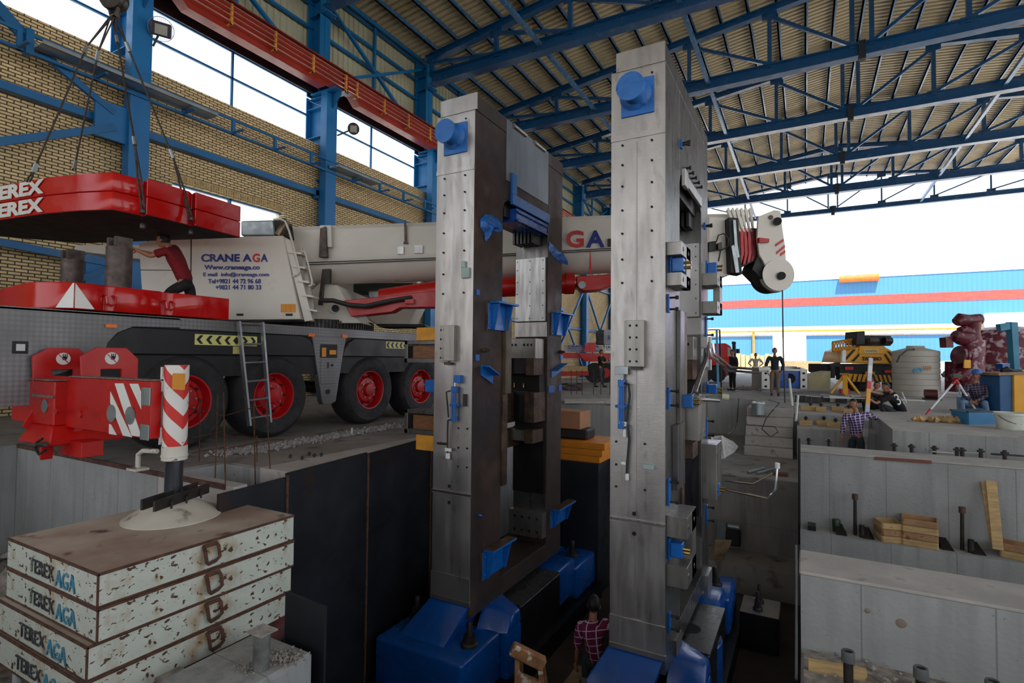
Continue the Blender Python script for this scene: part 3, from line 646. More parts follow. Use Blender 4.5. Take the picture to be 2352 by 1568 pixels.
    for X in (x0+.12, x0+.3): M().lathe([(.012, 0), (.016, .02), (.01, .04), (.014, .08)], (X, 8.1, .8), n=10).build('brass_nozzle', m_brass, t)
    M().box(x0-.14, x0+.14, 7.6, 8.34, .22, .74).build('roll_chock', m_rustb, t, bev=.008)
    M().box(x1-.2, x1-.02, 7.9, 8.34, .24, .74).build('roll_chock', m_rustb, t, bev=.008)
    ck = M().box(x0+.14, x1-.2, 8.05, 8.34, .24, .76); ck.cur = 1; ck.box(x0+.26, x0+.268, 8.045, 8.06, .3, .7).box(x1-.23, x1-.21, 8.0, 8.06, .24, .74)
    ck.build('chock_slide', [m_dk, m_chr], t, bev=.003)
    M().box(x0-.02, x0+.12, 7.9, 8.34, -.2, .1).build('roll_chock', m_rustb, t, bev=.008)
    M().box(x0+.12, x1-.2, 8.0, 8.34, -.08, .1).build('lower_slide', m_blk, t, bev=.004)
    M().box(x1-.2, x1-.04, 7.9, 8.34, -.1, .12).build('roll_chock', m_rustb, t, bev=.008)
    # inside of near post and under the top beam
    M().box(x0+.05, x1-.05, 6.79, 6.9, .9, 1.95).build('guide_strip', m_rustb, t, bev=.004)
    M().box(x1-.12, x1+.03, 6.79, 6.93, -.55, .78).build('guide_strip', m_rustb, t, bev=.006)
    M().box(x1-.1, x1+.05, 6.83, 7.0, .78, 1.9).build('guide_strip', mk('olive brown strip', srgb(96, 84, 66), .55, .3, var=.25), t, bev=.006)
    g = M().box(x0+.1, x1-.08, 6.95, 8.3, 3.45, 3.66)
    for k in range(6): g.box(x0+.12+k*.07, x0+.16+k*.07, 8.0, 8.3, 3.25, 3.45)
    g.build('balance_gear', m_dk, t)
    # feet: base box, sloped gusset, side mass, rear foot, bottom beam
    M().box(x0-.48 if s == 1 else x0-.3, x1+.28, 5.42 if s == 1 else 5.0, 6.35 if s == 1 else 5.85, -3.0, -2.36).build('foot_casting', m_cb, t, bev=.05, seg=3)
    M().hexa([(x0-.02, 6.35, -1.97), (x0-.02, 6.0, -1.97), (x0-.28, 5.6, -2.4), (x0-.28, 6.35, -2.4)], [(x1-.02, 6.35, -1.97), (x1-.02, 6.0, -1.97), (x1-.16, 5.6, -2.4), (x1-.16, 6.35, -2.4)]).build('foot_gusset', m_cb, t, bev=.02, seg=2)
    M().hexa([(x1-.05, 6.2, -2.4), (x1+.36, 6.4, -2.4), (x1+.36, 6.8, -2.4), (x1-.05, 6.9, -2.4)], [(x1-.05, 6.4, -2.1), (x1+.34, 6.6, -2.22), (x1+.34, 6.8, -2.22), (x1-.05, 6.9, -2.1)]).box(x1-.05, x1+.36, 6.4, 6.8, -3.3, -2.4).build('foot_web', m_cb, t, bev=.03, seg=2)
    M().box(x0+.1, x1+.34, 6.8, 8.2, -3.15, -2.2).build('bottom_beam', m_dk, t, bev=.02)
    M().box(x0+.1, x1+.34, 6.82, 8.18, -2.2, -2.19).build('beam_top', m_mach_d, t)
    M().lathe([(.13, 0), (.13, .004)], (x1+.02, 7.35, -2.19), n=24).build('bore', m_hole, t)
    rf = M().box(x1-.3, x1+.3, 9.05, 10.0, -3.0, -2.4).box(x1-.4, x1+.24, 8.3, 9.1, -2.9, -2.25)
    rf.build('rear_foot', m_cb, t, bev=.07, seg=3)
    M().box(x0-.5, x1-.3, 9.0, 10.0, -3.0, -2.42).build('rear_foot', m_cb, t, bev=.05, seg=2)
    M().box(x0-.6, x1+.4, 5.3, 10.1, ZP, -3.0).build('sole_rail', m_dk, t)
    for X, Y, z in ((x0-.33, 6.12, -2.36) if s == 1 else (x0-.1, 5.42, -2.36), (x1+.1, 5.85, -2.36) if s == 1 else (x1+.16, 5.3, -2.36), (x1+.02, 9.5, -2.4)): nut(t, X, Y, z)
    M().box(x0+.058, x1+(.04 if s == 1 else .002), YF-.012, YF+.002, 4.655, 4.882).build('milled_cap', m_mach, t)
    return t
HL = housing(-4.51, 'left rolling mill housing: tall portal frame with brown scaled side, silver front and blue feet', 1)
HR = housing(-1.98, 'right rolling mill housing: tall portal frame of bright milled steel, closest to the camera', 2)
t = HL; X1 = -3.89
# left housing: side patch, blue window header, brackets, studs, tape
M().box(X1, X1+.012, 6.85, 8.33, 3.95, 4.87).build('milled_patch', mmetal('grey milled patch', srgb(122, 128, 134), .45), t)
M().box(X1, X1+.05, 7.0, 8.33, 3.62, 3.78).box(X1, X1+.045, 7.0, 7.14, 3.78, 4.1).build('window_header', m_cbs, t, bev=.006)
M().box(X1-.3, X1+.03, 7.15, 8.25, 3.4, 3.6).box(X1, X1+.06, 7.15, 8.25, 3.4, 3.43).box(X1, X1+.06, 7.15, 8.25, 3.53, 3.56).build('balance_beam', m_cb, t, bev=.005)
for a, b in ((7.05, 7.45), (7.78, 8.15)):
    M().tube((X1+.02, a, 4.84), (X1+.02, b, 4.84), .035, 14).build('hinge_tube', m_blk, t)
bracket(t, X1, 6.36, 7.0, 1.7, 2.1); bracket(t, X1, 8.5, 9.15, 1.72, 2.12); bracket(t, X1, 6.28, 7.0, -1.72, -1.32, rust_top=True); bracket(t, X1, 8.5, 9.3, -1.62, -1.3, rust_top=True)
for (px, py) in ((1110, 804), (1285, 808)):
    p = at(px, py, x=X1); M().tube(p, p+V((.07, 0, 0)), .03, 12).tube(p+V((.07, 0, 0)), p+V((.11, 0, 0)), .016, 10).build('stud', m_rustb, t)
for (a, b, c_, d) in ((1104, 842, 1130, 862), (1265, 852, 1288, 836)):
    p = at(a, b, x=X1); q_ = at(c_, d, x=X1)
    M().hexa([p, q_, q_+V((0, 0, -.12)), p+V((0, 0, -.12))], [p+V((.02, 0, 0)), q_+V((.02, 0, 0)), q_+V((.02, 0, -.12)), p+V((.02, 0, -.12))]).hexa([p, q_, q_+V((.14, 0, 0)), p+V((.14, 0, 0))], [p+V((0, 0, .015)), q_+V((0, 0, .015)), q_+V((.14, 0, .015)), p+V((.14, 0, .015))]).build('angle_bracket', m_cbs, t)
for (a, b, c_, d) in ((1091, 814, 1099, 828), (1093, 664, 1100, 678), (1259, 886, 1272, 900), (1282, 884, 1289, 897), (1286, 815, 1292, 825), (1287, 706, 1293, 714)):
    M().px(X1, a, b, c_, d, .015).build('paint_tab', m_cbs, t)
m_film = mk('blue plastic film', srgb(24, 96, 176), .3, var=.3, vs_=12, bump=1.2, bs=14, spec=.6)
def film(pts, x, parent, nm='plastic_film', n=9):
    """crumpled sheet hanging on a side face: outline pixels on plane x"""
    c = V((0, 0, 0)); P = [at(a, b, x=x) for a, b in pts]
    for p in P: c += p/len(P)
    vs = [c+V((.07, 0, 0))]; fs = []; k = len(P); rings = 3
    for r in range(1, rings+1):
        for p in P:
            q_ = c.lerp(p, r/rings); vs.append(q_+V((random.uniform(.012, .075) if r < rings else random.uniform(.002, .02), random.uniform(-.012, .012), random.uniform(-.012, .012))))
    for i in range(k): fs.append((0, 1+i, 1+(i+1) % k))
    for r in range(rings-1):
        for i in range(k): a = 1+r*k+i; b = 1+r*k+(i+1) % k; fs.append((a, b, b+k, a+k))
    return M().add(vs, fs).build(nm, m_film, parent, smooth=20)
film([(1102, 505), (1112, 494), (1126, 492), (1140, 500), (1152, 512), (1153, 530), (1140, 533), (1128, 528), (1120, 540), (1116, 556), (1110, 548), (1112, 535), (1102, 522)], X1, t)
film([(1260, 556), (1270, 566), (1290, 580), (1304, 598), (1302, 608), (1286, 602), (1268, 588), (1259, 572)], X1, t)
film([(1095, 1175), (1099, 1179), (1102, 1189), (1097, 1186)], X1, t)
# left housing front face fittings
def faceblock(parent, X, y_w, z0, z1, two):
    b = M().box(X-.14, X, YF-.05, YF, z0, z1).box(X-.05, X+.12, YF-.09, YF, z0+.02, z1) if not two else M().box(X-.1, X+.1, YF-.1, YF, z0, z1).box(X-.14, X-.1, YF-.03, YF, z0, z1)
    b.cur = 1
    for k in range(4):
        z = z0+.06+k*(z1-z0-.12)/3
        for xx in ((X-.12, X-.07) if not two else (X-.055, X+.02)): b.tube((xx, YF-(.055 if not two else .105), z), (xx, YF-.04, z), .015, 10)
    b.build('guide_block', [m_blk, m_hole], parent, bev=.003)
    M().box(X-.05, X+.06, YF-.07, YF, z0-.035, z0).build('guide_stop', m_bolt, parent)
faceblock(t, -4.25, 0, 1.24, 1.74, False)
M().box(-4.13, -4.03, YF-.09, YF, .97, 1.07).build('cylinder_mount', m_cbs, t, bev=.004)
hcyl(t, -4.12, .46, .92)
M().path([(-4.18, YF-.08, .86), (-4.24, YF-.09, .84), (-4.235, YF-.07, .7), (-4.22, YF-.06, .5)], .011).build('hose', m_hose, t)
M().path([(-4.15, YF-.08, .48), (-4.22, YF-.07, .46), (-4.24, YF-.05, .3), (-4.235, YF-.05, .02)], .012).build('hose', m_hose, t)
M().box(-4.26, -4.2, YF-.07, YF-.03, -.06, .02).build('capped_end', m_white, t, bev=.01)
M().box(-4.26, -4.16, YF-.08, YF-.065, .05, .09).build('paper_tag', m_white, t)
M().box(-4.0, -3.96, YF-.05, YF, .66, .82).build('side_stop', m_bolt, t)
for (a, b, c_, d) in ((1062, 601, 1071, 615), (1063, 616, 1080, 638)): M().py(YF, a, b, c_, d, .04).build('limit_switch', mk('mint grey enamel', srgb(150, 170, 165), .5), t, bev=.003)
M().py(YF, 1006, 1014, 1028, 1022, .03).build('limit_switch', m_bolt, t, bev=.003)
# left side attachments of the left housing
for (ya, yb_, wood) in ((782, 833, 0), (940, 996, 1)):
    z1 = at(962, ya, y=6.35).z; z0 = at(962, yb_, y=6.35).z; xl = at(934, ya, y=6.35).x; xr = -4.51
    fr = M().box(xl, xr, 6.3, 6.62, z1-.06, z1).box(xl, xr, 6.3, 6.62, z0, z0+.07).box(xl, xl+.06, 6.3, 6.62, z0, z1)
    o = fr.build('guide_box', m_mach_d, t, bev=.006)
    M().box(xl+.12, xr-.22, 6.36, 6.6, z0+.07, z1-.08).build('wood_packing', mk('varnished board', srgb(120, 78, 44), .5, var=.25, vs_=6, stretch=(1, 1, 8)), o)
    M().lathe([(.02, 0), (.1, .01), (.11, .05), (.1, .1), (.09, .12), (.1, .15), (.1, .2)], (xr-.21, 6.45, (z0+z1)/2), (1, 0, 0), 20).build('black_bellows', mk('glossy black rubber', (.01, .01, .012), .2), o)
    M().tube((xr-.26, 6.36, z1-.02), (xr, 6.36, z1-.02), .035, 10).build('blue_bar', m_cbs, o)
    zb_ = (z1+.0, z1+.19) if not wood else (z0-.22, z0-.0)
    M().box(xl+.24, xr, 6.28, 6.5, *zb_).build('timber_block', mk('amber timber', srgb(214, 148, 42), .6, var=.15, vs_=8), o, bev=.004)
M().box(-4.6, -4.51, 6.2, 6.4, .72, 1.05).box(-4.85, -4.6, 6.22, 6.38, .8, .98).build('side_clamp', m_cbs, t, bev=.01)
# ------------------------------------------------ right housing details
t = HR; X1 = -1.36; xa = -1.98
faceblock(t, xa+.31, 0, 1.22, 1.74, True)
p = at(1433, 850, y=YF)
M().box(p.x-.075, p.x+.075, YF-.1, YF-.085, p.z-.045, p.z+.045).build('top_tag', m_galv, t, bev=.003)
M().box(p.x-.02, p.x+.02, YF-.09, YF-.05, p.z-.1, p.z-.04).build('rod_eye', m_galv, t)
hcyl(t, -1.83, .52, 1.07)
M().path([(-1.8, YF-.08, 1.03), (-1.74, YF-.09, 1.02), (-1.735, YF-.07, .9), (-1.77, YF-.06, .6)], .014).build('hose', m_hose, t)
M().path([(-1.8, YF-.08, .58), (-1.75, YF-.07, .55), (-1.745, YF-.05, .4), (-1.77, YF-.05, .1), (-1.775, YF-.05, -.02)], .014).build('hose', m_hose, t)
M().box(-1.85, -1.77, YF-.09, YF-.075, .55, .6).box(-1.83, -1.78, YF-.08, YF-.07, .12, .15).build('paper_tag', m_white, t)
M().box(-1.82, -1.78, YF-.07, YF-.04, .42, .52).box(-1.79, -1.75, YF-.07, YF-.03, -.06, .02).build('capped_end', m_white, t, bev=.01)
M().py(YF, 1479, 1064, 1503, 1077, .05).build('limit_switch', mk('mint grey enamel', srgb(150, 170, 165), .5), t, bev=.003)
# right side plane x = -1.36: blocks, valves, clamps, pipes
def cblock(z0, z1, y0, y1, dep, full=False):
    b = M()
    if full: b.box(X1, X1+dep, y0, y1, z0, z1)
    else: b.box(X1, X1+dep, y0, y1, z1-(z1-z0)*.3, z1).box(X1, X1+dep, y0, y1, z0, z0+(z1-z0)*.3).box(X1+dep*.55, X1+dep, y0+(y1-y0)*.55, y1, z0, z1)
    b.cur = 1
    for z in (z0+(z1-z0)*.15, z1-(z1-z0)*.15):
        for y in (y0+.1, y1-.12): b.tube((X1+dep-.004, y, z), (X1+dep+.003, y, z), .03, 12)
    b.build('guide_bearing', [m_blk, m_hole], t, bev=.004); M().box(X1, X1+dep, y0, y1, z1+.0005, z1+.004).build('bearing_top', m_plate_l, t)
cblock(2.13, 2.62, 6.08, 6.62, .16); cblock(2.0, 2.6, 8.4, 8.92, .22)
cblock(-1.18, -.42, 6.06, 6.62, .22); cblock(-.75, .05, 8.4, 8.95, .2, True)
cblock(.3, .85, 6.95, 7.45, .2, True)
def valve(y, z, dep=.0, k=1):
    o = M().box(X1+dep, X1+dep+.03, y, y+.1, z-.12, z+.12).box(X1+dep+.03, X1+dep+.16, y-.01, y+.11, z-.08, z+.08).build('valve_block', m_cbs, t, bev=.008)
    M().tube((X1+dep+.16, y+.03, z+.02), (X1+dep+.24, y+.03, z+.02), .018, 8).tube((X1+dep+.16, y+.07, z-.03), (X1+dep+.23, y+.07, z-.03), .02, 8).build('fitting', m_brass, o)
valve(6.2, 2.38); valve(8.42, 2.68, .05); valve(6.75, .8); valve(6.12, -.8); valve(8.6, .85, .02); valve(8.55, -.62, .06)
for (y0, z0, z1) in ((6.1, 1.83, 2.04), (8.7, 1.65, 1.98), (6.12, .75, .99), (6.1, -.32, -.02), (8.72, .1, .4), (8.72, -1.2, -.92), (6.12, -1.72, -1.5), (6.8, 3.95, 4.06), (8.6, 3.32, 3.42)): clampb(t, X1, y0, y0+.07, z0, z1)
M().box(X1, X1+.05, 6.6, 6.85, .0, 1.9).build('liner_strip', m_mach_d, t, bev=.004)
M().box(X1, X1+.07, 6.35, 6.75, -.2, .55).build('liner_strip', m_mach_d, t, bev=.004)
M().box(X1, X1+.04, 7.0, 8.2, 3.55, 3.68).box(X1, X1+.05, 6.9, 7.1, 3.5, 3.72).build('window_strip', m_plate_l, t, bev=.004)
for k in range(5): M().tube((X1, 7.15+k*.22, 3.8), (X1+.06, 7.15+k*.22, 3.8), .014, 8).tube((X1+.05, 7.15+k*.22, 3.8), (X1+.075, 7.15+k*.22, 3.8), .026, 8).build('stud', m_bolt, t)
M().path([(X1+.12, 8.2, 1.55), (X1+.14, 8.0, 1.35), (X1+.1, 7.3, .88), (X1+.16, 7.2, .86), (X1+.42, 7.3, .85)], .022, 10).build('steel_pipe', m_chr, t)
M().path([(X1+.08, 8.2, 1.5), (X1+.1, 7.95, 1.3), (X1+.06, 7.25, .83), (X1+.14, 7.15, .8), (X1+.4, 7.25, .79)], .022, 10).build('steel_pipe', m_chr, t)
M().path([(X1+.14, 8.5, 1.55), (X1+.16, 8.5, 1.4), (X1+.4, 8.45, 1.2), (X1+.8, 8.4, 1.17)], .02, 10).build('steel_pipe', m_chr, t)
M().path([(X1+.1, 8.5, 1.5), (X1+.12, 8.5, 1.36), (X1+.38, 8.4, 1.15), (X1+.78, 8.35, 1.13)], .02, 10).build('steel_pipe', m_chr, t)
M().tube((X1+.78, 8.4, 1.17), (X1+.9, 8.4, 1.19), .035, 10).build('wrapped_end', m_white, t)
M().tube((X1+.42, 7.3, .84), (X1+.5, 7.32, .83), .04, 10).build('wrapped_end', mk('cream tape', srgb(205, 200, 170), .6), t)
for y, z in ((8.2, 1.58), (8.5, 1.58), (8.2, 1.3), (8.5, 1.25)):
    M().box(X1+.02, X1+.12, y-.06, y+.04, z-.1, z+.06).build('pipe_flange', m_plate_l, t, bev=.004)
M().path([(X1+.25, 8.9, -.55), (X1+.65, 8.9, -.56), (X1+.92, 8.95, -.38)], .018, 8).build('steel_pipe', m_chr, t)
M().path([(X1+.25, 8.85, -.68), (X1+.85, 8.85, -.74), (X1+.96, 8.9, -.6), (X1+.98, 8.95, -.3)], .018, 8).build('steel_pipe', m_chr, t)
M().tube((X1+.98, 8.95, -.3), (X1+.98, 8.95, -.22), .035, 8).build('wrapped_end', m_white, t)
M().lathe([(.46, 0), (.46, .7), (.44, .72), (.1, .72)], (X1-.08, 7.6, -3.1), n=48).build('bottom_spacer', [m_cb], t)
M().lathe([(.44, 0), (.44, .012), (.42, .014)], (X1-.08, 7.6, -2.38), n=48).build('spacer_top', m_mach_d, t)
M().box(X1-.02, X1+.03, 6.45, 6.75, -2.3, -1.95).build('flange_plate', m_blk, t)
M().box(X1-.02, X1+.05, 8.6, 9.0, -2.25, -1.95).build('flange_plate', m_plate_l, t)
# sole block at the far right foot
s = thing('sole_block', 'flat grey sole block with two black anchor nuts beside the right housing rear foot', 'block', (-.68, 9.75, ZP))
M().box(-.95, -.39, 9.38, 10.05, -3.25, -2.7).build('block_body', m_dk, s, bev=.01)
M().box(-.95, -.39, 9.38, 10.05, -2.699, -2.69).build('top_face', m_plate_l, s)
for y in (9.55, 9.85): nut(s, -.7, y, -2.69, .05)
# ================================================================ the mobile crane
m_red = mk('crane red paint', srgb(184, 14, 12), .33, var=.1, vs_=1.5, rust=srgb(110, 40, 30), rt=(.72, .78), rs=9, spec=.5)
m_redg = mk('glossy slab red', srgb(186, 16, 14), .2, var=.08, vs_=1.2, bump=.12, bs=7, spec=.6)
m_cream = mk('crane off white', srgb(214, 208, 198), .35, var=.05, vs_=1)
m_chass = mk('dark underframe', srgb(24, 24, 26), .6, var=.3)
m_fend = mk('matt black mudguard', srgb(22, 23, 26), .45, var=.2, vs_=1)
m_tyre = mk('tyre rubber', srgb(34, 34, 36), .75, var=.25, vs_=6, bump=.3, bs=30, col2=srgb(60, 58, 58), c2=(.55, .7))
m_rim = mk('wheel rim red', srgb(176, 14, 20), .4, var=.12, vs_=5)
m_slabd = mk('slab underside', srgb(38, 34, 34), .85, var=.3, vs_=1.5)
m_text = mk('navy lettering', srgb(24, 42, 128), .4); m_textr = mk('red lettering', srgb(200, 40, 46), .4)
m_amb = mk('amber marker', srgb(230, 110, 20), .3); m_warn = mk('orange warning label', srgb(228, 150, 40), .5)
m_pipew = mk('scratched dark pipe', srgb(84, 74, 70), .55, .4, var=.35, vs_=8, rust=srgb(110, 50, 42), rt=(.6, .7), rs=4)
def mchecker():
    m, t, b = nodes('chequer plate')
    w1 = t.nodes.new('ShaderNodeTexChecker'); w1.inputs['Scale'].default_value = 26
    t.links.new(coord(t, (1, 1, 1), (R(45), 0, 0)), w1.inputs['Vector'])
    c = mixc(t, w1.outputs['Fac'], srgb(118, 118, 120), srgb(136, 136, 138)); c = mixc(t, ramp(t, noise(t, 1.2, 5), .4, .7), c, srgb(104, 102, 102))
    t.links.new(c, b.inputs['Base Color']); b.inputs['Metallic'].default_value = .55; b.inputs['Roughness'].default_value = .45
    bn = t.nodes.new('ShaderNodeBump'); bn.inputs['Strength'].default_value = .5; bn.inputs['Distance'].default_value = .004
    t.links.new(w1.outputs['Fac'], bn.inputs['Height']); t.links.new(bn.outputs[0], b.inputs['Normal']); return m
m_chk = mchecker()
XS = -7.45
cr = thing('mobile_crane', 'big white and red telescopic mobile crane parked along the left of the pit', 'crane', (-8.9, 6.5, 0))
M().box(-10.3, XS-.02, 2.2, 11.6, 1.0, 1.78).build('chassis', m_chass, cr)
M().box(-10.35, XS, 2.0, 11.7, 1.78, 1.81).box(XS-.02, XS+.005, 4.2, 9.4, 1.66, 1.78).build('deck', m_chk, cr)
# left silver skirt, cut by the mudguard
M().prism([(XS, 1.9, .74), (XS, 2.62, .74), (XS, 2.66, 1.0), (XS, 3.2, 1.2), (XS, 3.4, 1.45), (XS, 3.62, 1.66), (XS, 4.2, 1.68), (XS, 4.2, 1.8), (XS, 1.9, 1.8)], (-.05, 0, 0)).build('side_skirt', m_chk, cr)
p0 = at(28, 783, x=XS); p1 = at(64, 812, x=XS)
lb = M().box(XS, XS+.01, p0.y, p1.y, p1.z, p0.z).build('side_lamp', m_black, cr, bev=.01)
M().box(XS+.008, XS+.016, p0.y+.03, p1.y-.03, p1.z+.03, p0.z-.03).build('lamp_lens', mk('clear lens', srgb(190, 190, 190), .15), lb)
def mudguard(y0, y1, rise=True):
    pr = [(y0, 1.3), (y0+.04, 1.45), (y0+.14, 1.58), (y0+.3, 1.66), (y1-.3, 1.66), (y1-.14, 1.6), (y1-.04, 1.48), (y1, 1.3)]
    if not rise: pr = [(y0, 1.25), (y0, 1.64), (y1-.3, 1.64), (y1-.1, 1.55), (y1, 1.3)]
    return M().prism([(XS+.01, a, b) for a, b in pr], (-.5, 0, 0)).build('mudguard', m_fend, cr, bev=.02)
mudguard(3.3, 6.52); mudguard(7.12, 9.5)
M().prism([(XS+.012, 6.42, 1.66), (XS+.012, 7.2, 1.66), (XS+.012, 7.12, 1.3), (XS+.012, 6.98, .5), (XS+.012, 6.88, .46), (XS+.012, 6.7, .46), (XS+.012, 6.66, .52), (XS+.012, 6.5, 1.3)], (-.12, 0, 0)).build('tool_panel', m_chk, cr, bev=.006)
M().box(XS+.012, XS+.02, 6.6, 6.98, 1.28, 1.52).build('panel_recess', m_black, cr)
M().box(XS+.02, XS+.025, 6.63, 6.72, 1.3, 1.46).build('warning_label', m_warn, cr); M().box(XS+.02, XS+.025, 6.8, 6.95, 1.34, 1.42).build('warning_label', m_warn, cr)
d_ = M().box(XS+.012, XS+.022, 6.62, 6.96, .82, 1.24).build('locker_door', m_chk, cr, bev=.004)
M().box(XS+.02, XS+.03, 6.76, 6.78, 1.1, 1.2).build('door_handle', m_black, d_); M().tube((XS+.02, 6.86, 1.15), (XS+.032, 6.86, 1.15), .025, 10).build('door_latch', m_black, d_)
M().tube((XS+.01, 6.79, .68), (XS+.024, 6.79, .68), .045, 14).build('drain_hole', m_black, cr)
for (a, b, c_, d) in ((242, 744, 267, 753), (708, 765, 722, 773), (785, 768, 797, 776)):
    M().px(XS+.006, a, b, c_, d, .02).build('marker_light', m_amb, cr)
def chev(y0, y1, z0, z1, n, flip):
    b = M().box(XS+.012, XS+.018, y0, y1, z0, z1).build('chevron_board', mk('reflective yellow', srgb(214, 210, 130), .4), cr)
    L = (y1-y0)/n; zc = (z0+z1)/2; h = (z1-z0)*.4; m = M()
    for k in range(n):
        y = y0+L*(k+.5); s_ = 1 if k < n*.55 else -1
        if flip and k == n//2+1: m.prism([(XS+.02, y-L*.4, zc), (XS+.02, y, zc+h), (XS+.02, y+L*.4, zc), (XS+.02, y, zc-h)], (.002, 0, 0)); continue
        m.prism([(XS+.02, y-s_*L*.35, zc), (XS+.02, y+s_*L*.02, zc+h), (XS+.02, y+s_*L*.35, zc+h), (XS+.02, y, zc), (XS+.02, y+s_*L*.35, zc-h), (XS+.02, y+s_*L*.02, zc-h)], (.002, 0, 0))
    m.build('chevron', m_black, b)
chev(4.4, 5.36, 1.45, 1.6, 7, True); chev(8.26, 9.05, 1.48, 1.62, 6, True)
M().box(XS+.012, XS+.016, 4.97, 5.14, 1.33, 1.44).build('maker_label', mk('yellowed label', srgb(190, 176, 110), .6), cr)
for yc in (4.3, 5.7, 7.85, 9.42, 10.9):
    o = M().lathe([(.36, 0), (.4, .02), (.46, .035), (.58, .03), (.64, -.02), (.665, -.1), (.665, -.36), (.64, -.42), (.5, -.44)], (XS+.0, yc, .665), (1, 0, 0), 48, (0, 1)).build('tyre', m_tyre, cr)
    rm = M().lathe([(.375, .0), (.37, .015), (.35, .012), (.335, -.03), (.32, -.13), (.27, -.13), (.22, -.07), (.13, -.06), (.11, .0), (.04, .01)], (XS+.0, yc, .665), (1, 0, 0), 40, (0, 1)); rm.cur = 1
    for k in range(10):
        a = k*math.pi/5; rm.tube((XS-.125, yc+.275*math.cos(a), .665+.275*math.sin(a)), (XS-.105, yc+.275*math.cos(a), .665+.275*math.sin(a)), .022, 8)
    rm.cur = 2
    for k in range(8):
        a = k*math.pi/4+.2; rm.tube((XS-.065, yc+.17*math.cos(a), .665+.17*math.sin(a)), (XS-.03, yc+.17*math.cos(a), .665+.17*math.sin(a)), .012, 6)
    rm.build('wheel_rim', [m_rim, m_hole, m_plate_l], o)
    M().tube((XS-.45, yc, .665), (-10.2, yc, .665), .12, 10).build('axle', m_chass, o)
# near outrigger: two arch plates, outer box, sliding beam, jack, pad
yb0, yb1 = 2.62, 3.12
def arch(x, y0, y1, z0, z1, nm='arch_plate'):
    w_ = y1-y0; c = w_*.22
    o = M().prism([(x, y0, z1-c*.8), (x, y0+c*1.2, z1), (x, y1-c, z1), (x, y1, z1-c), (x, y1, z1-.42), (x, y1-w_*.3, z1-.42), (x, y1-w_*.3, z1-.24), (x, y0+w_*.34, z1-.24), (x, y0+w_*.34, z1-.42), (x, y0+.02, z1-.46)], (.03, 0, 0))
    o.prism([(x, y0+.02, z1-.42), (x, y0+w_*.34, z1-.42), (x, y0+w_*.34, z0+.08), (x, y0+w_*.2, z0), (x, y0-.06, z0+.1), (x, y0+.03, z0+.3)], (.03, 0, 0))
    a = o.build(nm, m_red, cr, bev=.004)
    yc = (y0+y1)/2+.01; st = M().tube((x+.03, yc, z1-.12), (x+.034, yc, z1-.12), .068, 24); st.cur = 1
    st.tube((x+.032, yc+.01, z1-.115), (x+.037, yc+.01, z1-.115), .024, 7); 
    for k in (-1, 0, 1): st.box(x+.033, x+.037, yc+.01+k*.018, yc+.018+k*.018, z1-.11, z1-.065)
    st.cur = 2
    st.beam((x+.037, yc-.045, z1-.075), (x+.037, yc+.045, z1-.165), .008, .003, (1, 0, 0))
    st.build('no_touch_sign', [m_white, m_black, m_textr], a)
ya = at(72, 850, x=-7.38).y; yb_ = at(205, 850, x=-7.38).y
arch(-7.4, ya, yb_, .42, at(130, 799, x=-7.38).z)
yc_ = at(182, 850, x=-6.85).y; yd_ = at(315, 850, x=-6.85).y
arch(-6.86, yc_, yd_, .34, at(250, 798, x=-6.85).z)
yq = 2.62
M().box(-7.9, -6.88, yq, yq+.62, .55, 1.02).hexa([(-7.4, yq, .55), (-6.88, yq, .55), (-6.8, yq+.62, .55), (-7.4, yq+.62, .55)], [(-7.5, yq-.08, .36), (-6.75, yq-.08, .36), (-6.75, yq+.62, .36), (-7.5, yq+.62, .36)]).build('outrigger_box', m_red, cr, bev=.012)
M().box(-7.9, -6.86, yq-.02, yq+.64, 1.02, 1.035).box(-7.4, -6.88, yq-.012, yq, .84, .87).build('box_flange', mk('worn primer edge', srgb(120, 100, 92), .7, var=.4, vs_=20), cr)
M().prism([(-7.02, yq-.06, .42), (-6.94, yq-.06, .42), (-6.96, yq-.06, .2), (-7.0, yq-.06, .2)], (0, .1, 0)).box(-7.0, -6.5, yq+.1, yq+.3, .24, .4).build('outrigger_lug', m_red, cr, bev=.006)
sh = M().path([(-6.83, yq-.1, .44), (-6.9, yq-.12, .4), (-6.93, yq-.12, .33), (-6.85, yq-.12, .28), (-6.75, yq-.1, .33)], .012, 6).tube((-6.85, yq-.13, .38), (-6.68, yq-.13, .4), .025, 8)
sh.build('shackle', m_bolt, cr)
ybm = 2.72
xa_ = at(212, 900, y=ybm).x; xb_ = at(347, 900, y=ybm).x; yb2 = at(372, 900, x=xb_).y; zt_ = at(290, 872, y=ybm).z; zb_ = at(290, 1001, y=ybm).z
M().box(-7.4, xb_, ybm, yb2, zb_+.0, zt_).build('sliding_beam', m_red, cr, bev=.008)
M().box(-6.8, xb_, ybm-.01, yb2+.01, zt_, zt_+.012).build('beam_cap', mk('worn primer edge', srgb(120, 100, 92), .7), cr)
wx = lambda px, py: at(px, py, y=ybm-.004)
for quad in (((263, 880), (283, 880), (325, 1003), (302, 1000)), ((297, 881), (317, 881), (324, 900), (324, 940)), ((253, 898), (253, 925), (282, 1000), (303, 1004)), ((250, 973), (250, 996), (268, 999), (255, 975))):
    P = [wx(*q) for q in quad]; M().prism(P, (0, .003, 0)).build('reflective_stripe', m_white, cr)
for (px, py, rx) in ((256, 949, .1), (299, 954, .11)):
    p = wx(px, py); M().lathe([(.085, 0), (.085, .006)], (p.x, p.y+.002, p.z), (0, -1, 0), 24).build('cover_disc', m_galv, cr)
p = at(103, 932, y=yq-.002); M().lathe([(.07, 0), (.07, .006)], p, (0, -1, 0), 24).build('cover_disc', m_galv, cr)
